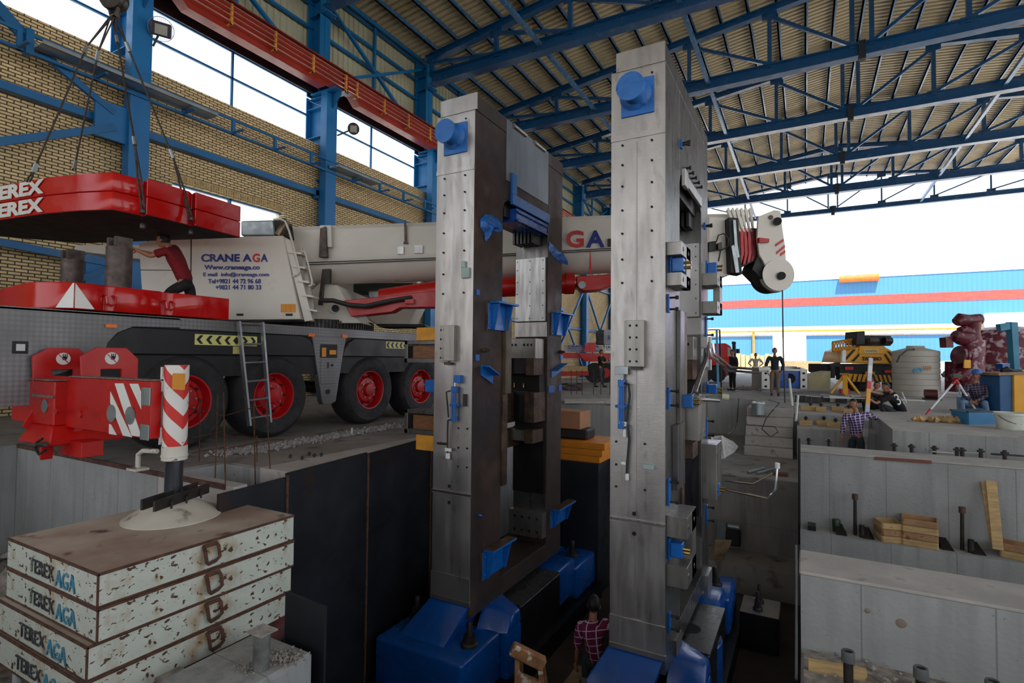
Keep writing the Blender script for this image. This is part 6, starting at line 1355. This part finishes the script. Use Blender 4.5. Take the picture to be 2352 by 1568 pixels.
tag(rocks(M(), 40, [at(2110, 966, z=.02), at(2150, 965, z=.02), at(2215, 970, z=.02)], .06, .13, .08).build('wood_scraps', m_wood, smooth=5), 'scattered pale wood scraps on the floor edge', 'scraps', kind='stuff')
tag(rocks(M(), 60, [at(1700, 895, z=0), at(1745, 893, z=0)], .08, .16, .4).build('stones', m_gravel, smooth=5), 'pale stones on the floor behind the man in black', 'stones', kind='stuff')
p = at(2085, 922, z=0); tag(M().box(p.x-.4, p.x+.45, p.y-.1, p.y+.2, 0, .07).build('white_sack', m_white, bev=.03), 'flat white sack on the floor beside the crouching man', 'sack')
p = at(2140, 918, z=0); t = thing('pump', 'small dark red pump between the water tank and the tripod', 'pump', p)
M().tube(p+V((-.2, 0, .2)), p+V((.15, 0, .2)), .16, 16).build('motor', mk('maroon motor', srgb(80, 26, 30), .5), t); M().box(p.x-.25, p.x+.25, p.y-.15, p.y+.15, 0, .05).build('base', m_chass, t)
# stair clutter
p = at(1742, 952, d=14.7); t = thing('metal_drum', 'small galvanised drum on the stair step', 'drum', p)
hz = at(1742, 926, d=14.7).z-p.z
M().lathe([(.17, 0), (.18, .01), (.18, hz), (.16, hz), (.16, hz-.05), (.01, hz-.05)], p, n=24).build('drum_shell', m_galv, t)
M().path([p+V((.14*math.cos(a), .14*math.sin(a), hz+.02*math.sin(3*a))) for a in [k*.6 for k in range(11)]], .035, 6).build('rag', m_white, t)
tag(M().path([at(1765, 918, d=14.9), at(1790, 925, d=14.9), at(1760, 960, d=14.4), at(1750, 985, d=14.0), at(1770, 1003, d=13.7), at(1787, 992, d=13.7), at(1780, 980, d=13.9), at(1740, 977, d=14.1), at(1715, 975, d=14.2)], .012, 6).build('cable', m_hose), 'black cable looped over the concrete stair', 'cable')
tag(M().path([at(1697, 915, d=17.5), at(1693, 970, d=17), at(1685, 990, d=15), at(1670, 1000, d=14.5)], .015, 6).build('cable', m_hose), 'black cable hanging down the far pit wall', 'cable')
tag(M().tube(at(1813, 870, d=16.3), at(1820, 934, d=15.6), .035, 10).build('plastic_pipe', m_white), 'white plastic pipe standing at the stair head', 'pipe')
tag(M().tube(at(1833, 909, d=14.6), at(1828, 965, d=13.6), .03, 10).build('plastic_pipe', m_white), 'white plastic pipe leaning right of the stair', 'pipe')
tag(M().tube(at(1658, 1001, d=13.4), at(1664, 1052, d=12.9), .025, 10).build('plastic_pipe', m_white), 'white plastic pipe standing in the plastic sheet heap', 'pipe')
sh_ = [at(1632, 1005, d=13.5), at(1655, 998, d=13.6), at(1680, 1010, d=13.6), at(1698, 1028, d=13.4), at(1690, 1042, d=13.1), at(1660, 1050, d=12.9), at(1632, 1052, d=12.9)]
c_ = at(1660, 1020, d=13.3)+V((0, 0, .1)); vs = [c_]; fs = []
for r_ in (.5, 1):
    for p in sh_: vs.append(c_.lerp(p, r_)+V((random.uniform(-.05, .05), random.uniform(-.05, .05), random.uniform(-.06, .06))))
for i in range(7): fs += [(0, 1+i, 1+(i+1) % 7), (1+i, 1+(i+1) % 7, 8+(i+1) % 7, 8+i)]
tag(M().add(vs, fs).build('plastic_sheet', mk('milky plastic film', srgb(200, 196, 192), .3, var=.15, vs_=6, bump=1.5, bs=6), smooth=15), 'crumpled milky plastic sheet on the sunken shelf', 'sheet')
for i, (a, b) in enumerate((((1718, 1085), (1756, 1074)), ((1738, 1087), (1776, 1077)))): tag(M().tube(at(*a, z=-1.17), at(*b, z=-1.17), .03, 10).build('steel_bar', m_galv), 'short steel bar on the sunken shelf, %s one' % ['left', 'right'][i], 'bar')
tag(M().beam(at(1772, 1086, z=-1.17), at(1810, 1090, z=-1.17), .22, .06).build('wood_offcut', mk('reddish offcut', srgb(110, 72, 58), .8)), 'reddish flat offcut at the shelf edge', 'offcut')
for i, px in enumerate((1727, 1798)):
    p = at(px, 1117+i*3, y=12.57); tag(M().lathe([(.06, 0), (.06, .01), (.02, .02)], (p.x, 12.6, p.z), (0, -1, 0), 16).build('form_tie_mark', mk('brown stain', srgb(100, 78, 62), .9)), 'dark tie mark on the shelf face, %s one' % ['left', 'right'][i], 'mark')
tag(M().hexa([at(1640, 1300, z=-2.9), at(1655, 1300, z=-2.9), at(1680, 1245, z=-2.3), at(1642, 1245, z=-2.3)], [p+V((0, 0, .05)) for p in (at(1640, 1300, z=-2.9), at(1655, 1300, z=-2.9), at(1680, 1245, z=-2.3), at(1642, 1245, z=-2.3))]).build('board', m_woodg), 'wide board leaning beside the right housing rear post', 'board')
p = at(1684, 1240, d=11.4); t = thing('pump', 'small black electric pump standing under the shelf face', 'pump', p)
M().box(p.x-.13, p.x+.15, p.y-.1, p.y+.1, p.z-.1, p.z+.22).build('motor_box', m_chass, t, bev=.02); M().tube(p+V((-.1, 0, .28)), p+V((.12, 0, .28)), .07, 14).build('motor', m_galv, t); M().box(p.x-.32, p.x-.14, p.y-.05, p.y, p.z-.1, p.z+.35).build('mount_plate', m_galv, t)
tag(M().tube(at(1829, 1252, d=6.6), at(1829, 1560, d=4.9), .012, 6).build('edge_strip', m_galv), 'thin bright strip hanging along the near plinth end', 'strip')
tag(M().tube(at(1836, 1006, y=10.9), at(1836, 1250, y=10.9), .02, 6).build('edge_strip', m_chass), 'thin dark strip along the far plinth end', 'strip')
# pit stool
t = thing('wooden_stool', 'paint splashed wooden trestle standing in the pit between the housings', 'stool', at(1210, 1568, d=5.6))
m_st = mk('paint splashed timber', srgb(140, 96, 62), .8, var=.3, vs_=8, rust=srgb(196, 186, 172), rt=(.55, .62), rs=10)
D = 5.5
tp = (at(1175, 1488, d=D), at(1250, 1525, d=D)); M().beam(tp[0], tp[1], .1, .13).build('top_beam', m_st, t, bev=.015)
for k, (a, b, dd) in enumerate((((1188, 1500), (1186, 1700), 0), ((1240, 1528), (1262, 1740), 0), ((1196, 1505), (1200, 1700), .25), ((1246, 1525), (1280, 1740), .25))): M().beam(at(*a, d=D+dd*.3), at(*b, d=D+dd), .05, .045, FH).build('leg', m_st, t)
M().beam(at(1190, 1553, d=D), at(1246, 1577, d=D), .04, .09).build('rail', m_st, t)
# ================================================================ people
def skin_mesh(chains, sub=2):
    """chains of (point, radius) joined where the points coincide; returns an evaluated skinned mesh"""
    vs, rs, es, idx = [], [], [], {}
    for ch in chains:
        prev = None
        for p, r in ch:
            key = (round(p[0], 4), round(p[1], 4), round(p[2], 4))
            if key not in idx: idx[key] = len(vs); vs.append(V(p)); rs.append(r)
            if prev is not None and prev != idx[key]: es.append((prev, idx[key]))
            prev = idx[key]
    me = bpy.data.meshes.new('s'); me.from_pydata(vs, es, []); o = bpy.data.objects.new('s', me); C.objects.link(o)
    md = o.modifiers.new('k', 'SKIN'); md.use_smooth_shade = True; md.branch_smoothing = .6
    for i, r in enumerate(rs):
        rr = r if isinstance(r, tuple) else (r, r); me.skin_vertices[0].data[i].radius = rr
    me.skin_vertices[0].data[0].use_root = True
    if sub: sb = o.modifiers.new('u', 'SUBSURF'); sb.levels = sub; sb.render_levels = sub
    dg = bpy.context.evaluated_depsgraph_get(); dg.update()
    out = bpy.data.meshes.new_from_object(o.evaluated_get(dg)); bpy.data.objects.remove(o); bpy.data.meshes.remove(me)
    return out
def join(meshes, name, mats, parent):
    bm = bmesh.new()
    for me, mi in meshes:
        n0 = len(bm.faces); bm.from_mesh(me); bm.faces.ensure_lookup_table()
        for f in bm.faces[n0:]: f.material_index = mi; f.smooth = True
        bpy.data.meshes.remove(me)
    og = ORI[parent]
    for v in bm.verts: v.co -= og
    me = bpy.data.meshes.new(name); bm.to_mesh(me); bm.free()
    for m_ in mats: me.materials.append(m_)
    o = bpy.data.objects.new(name, me); C.objects.link(o); o.parent = parent; ORI[o] = og; return o
def m2mesh(m):
    me = bpy.data.meshes.new('m'); me.from_pydata(m.v, [], m.f); bm = bmesh.new(); bm.from_mesh(me); bmesh.ops.recalc_face_normals(bm, faces=bm.faces); bm.to_mesh(me); bm.free(); return me
def headgrid(c, fw, up, s=1.0, hair=False, nu=20, nv=16):
    """head shaped from a sphere: brow, nose, cheeks, chin; with hair=True the cap of hair over it"""
    fw = fw.normalized(); rt = fw.cross(up).normalized(); up = rt.cross(fw).normalized(); m = M(); vs = []
    for i in range(nv+1):
        th = math.pi*i/nv; z = math.cos(th); rr = math.sin(th)
        for j in range(nu):
            a = 2*math.pi*j/nu; x = rr*math.sin(a); y = rr*math.cos(a)      # y towards the face
            X = .076*x; Y = .096*y; Z = .118*z
            if z < 0: X *= 1+.28*z; Y *= 1+(.16*z if y < 0 else .05*z)
            if y > 0 and not hair:
                fx = math.exp(-(x/.22)**2)
                Y += .022*fx*math.exp(-((z+.12)/.16)**2)+.006*math.exp(-((z-.22)/.1)**2)+.008*fx*math.exp(-((z+.45)/.09)**2)+.012*fx*math.exp(-((z+.8)/.15)**2)
                Y -= .010*math.exp(-((abs(x)-.4)/.18)**2)*math.exp(-((z-.05)/.12)**2)
            if hair: X *= 1.13; Y *= 1.1; Z = Z*1.1+.004
            vs.append(c+(rt*X+fw*Y+up*Z)*s)
    fs = []
    for i in range(nv):
        for j in range(nu):
            if hair:
                z = math.cos(math.pi*(i+.5)/nv); y = math.sin(math.pi*(i+.5)/nv)*math.cos(2*math.pi*(j+.5)/nu)
                if z < .45 and y > -.05+(z-.45)*-.25*0 or z < -.35: continue
                if y > .55 and z < .62: continue
            fs.append((i*nu+j, i*nu+(j+1) % nu, (i+1)*nu+(j+1) % nu, (i+1)*nu+j))
    m.add(vs, fs); return m, rt, fw, up
def hand(w, d, side, s=1.0, curl=.5, palm=None):
    """palm, four fingers of different length and a thumb, from the wrist w along d"""
    d = d.normalized(); pl = (palm or V((0, 0, -1))); pl = (pl-d*pl.dot(d)); pl = pl.normalized() if pl.length > 1e-3 else d.orthogonal().normalized(); sd = d.cross(pl).normalized()*side
    ch = [[(w, .024*s), (w+d*.05*s, (.034*s, .018*s)), (w+d*.085*s, (.036*s, .016*s))]]
    out = [skin_mesh(ch, 1)]
    for k, (off, L) in enumerate(((-.028, .07), (-.009, .08), (.010, .076), (.028, .06))):
        b = w+d*.085*s+sd*off*s; q = b+(d*math.cos(curl*.5)+pl*math.sin(curl*.5))*L*.5*s; e = q+(d*math.cos(curl*1.5)+pl*math.sin(curl*1.5))*L*.5*s
        out.append(skin_mesh([[(b-d*.02*s, .009*s), (q, .0085*s), (e, .0075*s)]], 1))
    t0 = w+d*.03*s-sd*.02*s; t1 = t0+(d*.6-sd*.7+pl*.2).normalized()*.035*s; t2 = t1+(d*.9-sd*.2+pl*.4).normalized()*.03*s
    out.append(skin_mesh([[(t0, .012*s), (t1, .01*s), (t2, .0085*s)]], 1))
    return out
def mplaid(name, base, line, k=9, lw=.16, line2=None):
    m, t, b = nodes(name); c = t.nodes.new('ShaderNodeTexCoord'); s = t.nodes.new('ShaderNodeSeparateXYZ'); t.links.new(coord(t, (1, 1, 1), (0, R(7), R(20))), s.inputs[0])
    def stripe(sock, off):
        a = t.nodes.new('ShaderNodeMath'); a.operation = 'MULTIPLY_ADD'; a.inputs[1].default_value = k; a.inputs[2].default_value = off; t.links.new(sock, a.inputs[0])
        f = t.nodes.new('ShaderNodeMath'); f.operation = 'FRACT'; t.links.new(a.outputs[0], f.inputs[0])
        g = t.nodes.new('ShaderNodeMath'); g.operation = 'LESS_THAN'; g.inputs[1].default_value = lw; t.links.new(f.outputs[0], g.inputs[0]); return g.outputs[0]
    o = mixc(t, ramp(t, noise(t, 5, 3), .3, .7), tuple(x*.85 for x in base), base)
    for so, off in ((s.outputs['X'], .1), (s.outputs['Z'], .4)): o = mixc(t, stripe(so, off), o, line)
    t.links.new(o, b.inputs['Base Color']); b.inputs['Roughness'].default_value = .9; return m
m_skin = mk('tanned skin', srgb(166, 112, 86), .55, var=.08, vs_=9); m_hair = mk('black hair', srgb(20, 16, 15), .6, var=.3, vs_=40)
m_eye = mk('dark eye', srgb(18, 14, 14), .3); m_shoe = mk('dark work shoe', srgb(30, 26, 24), .6)
def cloth(n, c): return mk(n, c, .9, var=.12, vs_=6, bump=.25, bs=7)
def person(label, foot, fw, H=1.73, j=None, shirt=None, pants=None, sleeve='short', shoes=m_shoe, hat=None, hdir=None, name='person', gr=None, sit=False, neckline=True, curl=.6, loose=1.0):
    """figure from joints; default is upright, entries of j (world points) replace single joints"""
    fw = V((fw.x, fw.y, 0)).normalized(); rt = V((fw.y, -fw.x, 0)); Z = V((0, 0, 1)); s = H/1.73; f = V(foot)
    J = dict(pel=f+Z*.92*s, chest=f+Z*1.24*s, neck=f+Z*1.45*s, head=f+Z*1.61*s+fw*.02)
    for sd, k in (('L', -1), ('R', 1)):
        J['sh'+sd] = f+Z*1.4*s+rt*k*.185*s; J['el'+sd] = f+Z*1.12*s+rt*k*.25*s-fw*.02; J['ha'+sd] = f+Z*.87*s+rt*k*.27*s+fw*.05
        J['hip'+sd] = f+Z*.9*s+rt*k*.09*s; J['kn'+sd] = f+Z*.49*s+rt*k*.1*s+fw*.02; J['an'+sd] = f+Z*.09*s+rt*k*.11*s
    if j: J.update({k: V(v) for k, v in j.items()})
    t = thing(name, label, 'person', f, group=gr)
    pel, ch, nk, hd = J['pel'], J['chest'], J['neck'], J['head']
    up = ((hd-nk).normalized()+Z*2).normalized(); hf = (hdir or fw)
    L = lambda a, b, u: a.lerp(b, u)
    body = [[(pel, .1*s), (L(pel, ch, .5), .095*s), (ch, .11*s), (nk-Z*.02, .06*s), (nk+Z*.03, .052*s), (hd-up*.05*s, .05*s)]]
    for sd in 'LR':
        body.append([(ch, .11*s), (J['sh'+sd], .055*s), (L(J['sh'+sd], J['el'+sd], .5), .044*s), (J['el'+sd], .036*s), (L(J['el'+sd], J['ha'+sd], .35), .036*s), (J['ha'+sd], .024*s)])
        body.append([(pel, .1*s), (J['hip'+sd], .085*s), (J['kn'+sd], .055*s), (L(J['kn'+sd], J['an'+sd], .35), .052*s), (J['an'+sd], .036*s)])
    hm, r_, f_, u_ = headgrid(hd, hf, up, s)
    for k in (-1, 1):
        hm.lathe([(.004, -.012*s), (.022*s, -.006*s), (.03*s, .004*s), (.02*s, .012*s)], hd+r_*k*.075*s-f_*.005-u_*.01*s, r_*k, 10)
    em = M()
    for k in (-1, 1): em.lathe([(.003, 0), (.011*s, .004*s), (.004, .01*s)], hd+r_*k*.03*s+f_*.084*s+u_*.012*s, f_, 8).beam(hd+r_*k*.018*s+f_*.093*s+u_*.036*s, hd+r_*k*.046*s+f_*.086*s+u_*.034*s, .008*s, .007*s)
    em.beam(hd-r_*.022*s+f_*.094*s-u_*.052*s, hd+r_*.022*s+f_*.094*s-u_*.052*s, .006*s, .006*s)
    parts = [(skin_mesh(body, 1), 0), (m2mesh(hm), 0), (m2mesh(em), 1)]
    for sd, k in (('L', -1), ('R', 1)):
        parts += [(q, 0) for q in hand(J['ha'+sd], J['ha'+sd]-J['el'+sd], k, s, curl, palm=-rt*k)]
    join(parts, 'body', [m_skin, m_eye], t)
    h2, *_ = headgrid(hd, hf, up, s, True); h2.build('hair', m_hair, t, smooth=60)
    if hat: 
        M().lathe([(.125*s, -.0), (.122*s, .05*s), (.1*s, .1*s), (.05*s, .125*s), (.01, .13*s)], hd+u_*.045*s, u_, 24).box(0, 0, 0, 0, 0, 0).build('safety_helmet', hat, t)
        M().prism([hd+u_*.05*s+f_*.1*s-r_*.09*s, hd+u_*.05*s+f_*.17*s-r_*.05*s, hd+u_*.05*s+f_*.17*s+r_*.05*s, hd+u_*.05*s+f_*.1*s+r_*.09*s], u_*.012).build('helmet_peak', hat, t)
    if shirt:
        hem = L(pel, ch, -.12); q = 1.12*loose
        sh = [[(hem, (.15*s*q, .12*s*q)), (L(pel, ch, .5), (.135*s*q, .105*s*q)), (ch, (.155*s*q, .115*s*q)), (L(ch, nk, .7), (.1*s*q, .08*s*q)), (nk-Z*.005, .062*s)]]
        for sd in 'LR':
            e = J['el'+sd]; a = J['sh'+sd]
            c_ = [(ch, (.155*s*q, .115*s*q)), (a, .074*s*q), (L(a, e, .55), .06*s*q)]
            if sleeve == 'long': c_ += [(e, .05*s*q), (L(e, J['ha'+sd], .5), .044*s*q), (L(e, J['ha'+sd], .93), .036*s*q)]
            elif sleeve == 'rolled': c_ += [(e, .052*s*q), (L(e, J['ha'+sd], .25), .05*s*q)]
            else: c_ += [(L(a, e, .75), .062*s*q)]
            sh.append(c_)
        join([(skin_mesh(sh, 2), 0)], 'shirt', [shirt], t)
    if pants:
        p_ = [[(L(pel, ch, .25), .112*s), (pel, .125*s)]]
        for sd in 'LR': p_.append([(pel, .125*s), (J['hip'+sd], .1*s), (L(J['hip'+sd], J['kn'+sd], .5), .088*s), (J['kn'+sd], .07*s), (L(J['kn'+sd], J['an'+sd], .5), .064*s), (L(J['kn'+sd], J['an'+sd], .95), .056*s)])
        join([(skin_mesh(p_, 2), 0)], 'trousers', [pants], t)
    for sd in 'LR':
        a = J['an'+sd]; d = fw
        join([(skin_mesh([[(a-d*.05*s-Z*.04*s, .042*s), (a+d*.05*s-Z*.045*s, (.045*s, .04*s)), (a+d*.15*s-Z*.055*s, (.045*s, .03*s)), (a+d*.2*s-Z*.06*s, (.035*s, .022*s))], [(a-d*.05*s-Z*.04*s, .042*s), (a+Z*.01, .044*s)]], 1), 0)], 'shoe', [shoes], t)
    return t
toC = lambda p: (CAM-p)
navy = cloth('navy knit', srgb(38, 40, 50)); blk = cloth('black cotton', srgb(22, 22, 26)); khaki = cloth('khaki cotton', srgb(122, 106, 84)); jean = cloth('faded denim', srgb(96, 122, 150)); dkden = cloth('dark trousers', srgb(52, 60, 66))
LFT = -RH
# standing man in navy
f = at(1780, 909, z=0); c = toC(f)
person('man in a navy pullover and khaki trousers standing facing the camera by the hoist rope', f, c, 1.78, dict(haL=f+c.normalized()*.12+RH*.24+V((0, 0, .9)), haR=f+c.normalized()*.12-RH*.25+V((0, 0, .86)), elR=f-RH*.32+V((0, 0, 1.14)), elL=f+RH*.32+V((0, 0, 1.14))), navy, khaki, 'long')
# bearded man in black
f = at(1683, 897, z=0)
fw_ = (LFT*.9+toC(f).normalized()*.35)
person('bearded man all in black standing in profile at the far pit edge', f, fw_, 1.76, dict(haR=f+LFT*.25+V((0, 0, 1.0)), elR=f+LFT*.02+V((0, 0, 1.12))-FH*.15), blk, blk, 'long', loose=1.05)
# far man in pale clothes
f = at(1736, 879, d=31); f.z = 0.0; f = at(1736, 877, d=30)
tag(person('distant man in pale shirt and grey trousers with hands on hips in the sunny yard', V((f.x, f.y, 0)), toC(f), 1.72, dict(elL=V((f.x, f.y, 0))+RH*.42+V((0, 0, 1.15)), haL=V((f.x, f.y, 0))+RH*.2+V((0, 0, .98)), elR=V((f.x, f.y, 0))-RH*.42+V((0, 0, 1.15)), haR=V((f.x, f.y, 0))-RH*.2+V((0, 0, .98))), cloth('pale shirt', srgb(190, 180, 170)), cloth('grey trousers', srgb(90, 88, 88))), None, None)
# man walking by the trailer
f = at(1380, 889, z=0); 
person('man in a black T-shirt and dark trousers in front of the red trailer', f, RH*.8+toC(f).normalized()*.6, 1.74, dict(elR=f+V((0, 0, 1.12))-FH*.25+RH*.05, haR=f+RH*.34-FH*.22+V((0, 0, 1.2)), elL=f+V((0, 0, 1.12))+RH*.28, haL=f+RH*.42+V((0, 0, 1.16)), anL=f-RH*.28+V((0, 0, .09)), anR=f+RH*.12+V((0, 0, .09)), knL=f-RH*.1+V((0, 0, .5))), blk, dkden)
# plaid shirt man in the trench
D = 12.35; P = lambda px, py, d=D: at(px, py, d=d)
f = V((P(1966, 930).x, P(1966, 930).y, -1.35))
pk1 = mplaid('purple check shirt', srgb(62, 44, 92), srgb(196, 180, 206), 17, .22)
person('man in a purple checked shirt standing in the trench and looking left', f, LFT*.8-FH*.5, 1.72, dict(pel=P(1966, 1003), chest=P(1965, 968), neck=P(1966, 944), head=P(1960, 928), shL=P(1944, 951, D-.05), shR=P(1988, 951, D+.1), elL=P(1937, 975, D-.05), haL=P(1934, 998, D-.1), elR=P(2006, 958, D+.2), haR=P(2026, 964, D+.25)), pk1, dkden, 'long', curl=.3)
# crouching man in black with number on the back
D = 14.2; P = lambda px, py, d=D: at(px, py, d=d)
f = V((P(2040, 960).x, P(2040, 960).y, 0))
cm = person('crouching man in a black T-shirt with white back print reaching for the staff', f, LFT, 1.74, dict(pel=P(2073, 952), chest=P(2062, 920), neck=P(2046, 899), head=P(2035, 889), shL=P(2040, 912, D-.2), shR=P(2052, 906, D+.2), elL=P(2012, 926, D-.25), haL=P(1990, 912, D-.45), elR=P(2018, 904, D+.1), haR=P(1992, 897, D-.3), hipL=P(2066, 957, D-.12), hipR=P(2070, 955, D+.12), knL=P(2022, 927, D-.15), knR=P(2028, 930, D+.15), anL=P(2036, 962, D-.12), anR=P(2040, 960, D+.12)), blk, cloth('charcoal trousers', srgb(46, 46, 50)), loose=1.1, curl=.9)
a = P(2054, 908, D-.33); b = P(2080, 932, D-.33); xd = (P(2068, 905, D-.33)-a); yd = (a-P(2064, 930, D-.33))
text('3', P(2063, 931, D-.36), (P(2078, 924, D-.36)-P(2063, 931, D-.36)), yd, .11, .3, m_white, cm, 'shirt_print', bold=.0)
text('.1', P(2076, 927, D-.36), (P(2092, 920, D-.36)-P(2076, 927, D-.36)), yd, .09, .3, m_white, cm, 'shirt_print', bold=.0)
# man crouching behind
D = 14.9; P = lambda px, py, d=D: at(px, py, d=d)
f = V((P(1996, 945).x, P(1996, 945).y, 0))
person('half hidden crouching man in dark clothes behind the staff', f, LFT*.6-FH*.6, 1.7, dict(pel=P(2016, 940), chest=P(2010, 912), neck=P(2010, 897), head=P(2014, 885), shL=P(1998, 904, D-.1), shR=P(2022, 904), elL=P(1990, 922, D-.2), haL=P(1996, 910, D-.5), elR=P(2020, 924, D-.2), haR=P(2005, 915, D-.5), hipL=P(2010, 942), hipR=P(2022, 942), knL=P(1984, 922, D-.25), knR=P(2006, 925, D-.4), anL=P(1990, 950, D-.2), anR=P(2006, 951, D-.3)), blk, blk, 'long')
# sitting surveyor with blue helmet
D = 14.0; P = lambda px, py, d=D: at(px, py, d=d)
f = V((P(2238, 945).x, P(2238, 945).y, 0))
bx = M().box(f.x-.25, f.x+.25, f.y+.1, f.y+.6, 0, .4); tag(bx.build('plastic_crate', m_basin, bev=.02), 'blue plastic crate under the sitting surveyor', 'crate')
pk2 = mplaid('dark blue check shirt', srgb(40, 36, 58), srgb(112, 96, 110), 16, .2)
person('sitting surveyor with a blue helmet, checked shirt and jeans behind the tripod', f, -FH*.8+LFT*.55, 1.74, dict(pel=P(2250, 928, D+.1), chest=P(2243, 900, D), neck=P(2241, 876, D), head=P(2242, 862, D-.02), shL=P(2262, 885, D), shR=P(2220, 886, D), elL=P(2266, 908, D-.15), haL=P(2240, 922, D-.35), elR=P(2214, 908, D-.15), haR=P(2232, 921, D-.35), hipL=P(2260, 930), hipR=P(2236, 930), knL=P(2262, 924, D-.5), knR=P(2208, 922, D-.4), anL=P(2268, 950, D-.45), anR=P(2212, 953, D-.35)), pk2, jean, 'long', hat=mk('blue helmet', srgb(30, 92, 168), .35), hdir=LFT*.8-FH*.5)
# man in the pit, back to the camera
D = 7.0; P = lambda px, py, d=D: at(px, py, d=d)
f = V((P(1365, 1560).x, P(1365, 1560).y, ZP+.3))
pk3 = mplaid('maroon check shirt', srgb(112, 28, 66), srgb(206, 176, 196), 11, .12)
person('man in a maroon checked shirt down in the pit, back to the camera', f, FH, 1.75, dict(pel=P(1368, 1518), chest=P(1362, 1458), neck=P(1362, 1418), head=P(1364, 1389, D+.03), shL=P(1333, 1432), shR=P(1394, 1430), elL=P(1327, 1478, D+.05), haL=P(1323, 1520, D+.15), elR=P(1412, 1440, D+.15), haR=P(1440, 1450, D+.35), hipL=P(1354, 1525), hipR=P(1382, 1525)), pk3, dkden, 'rolled', hdir=FH*.95+RH*.3)
tag(M().box(f.x-.4, f.x+.4, f.y-.3, f.y+.4, ZP, ZP+.3).build('pit_platform', m_woodg), 'low timber platform under the man in the pit', 'platform')
# man on the crane deck
D = 8.5; P = lambda px, py, d=D: at(px, py, d=d)
f = V((P(425, 700).x, P(425, 700).y, 1.81))
person('man in a red and black polo shirt on the crane deck guiding the hoisted slabs', f, LFT, 1.75, dict(pel=P(428, 648), chest=P(408, 598), neck=P(388, 566), head=P(375, 552), shL=P(382, 575, D-.2), shR=P(404, 570, D+.15), elL=P(345, 588, D-.3), haL=P(310, 572, D-.45), elR=P(360, 586, D), haR=P(318, 576, D-.1), hipL=P(422, 655, D-.1), hipR=P(434, 655, D+.1), knL=P(385, 672, D-.1), knR=P(440, 690, D+.1), anL=P(390, 715, D-.1), anR=P(450, 725, D+.1)), cloth('dark red polo', srgb(120, 16, 26)), cloth('black trousers', srgb(28, 28, 32)), curl=.2, loose=1.05)
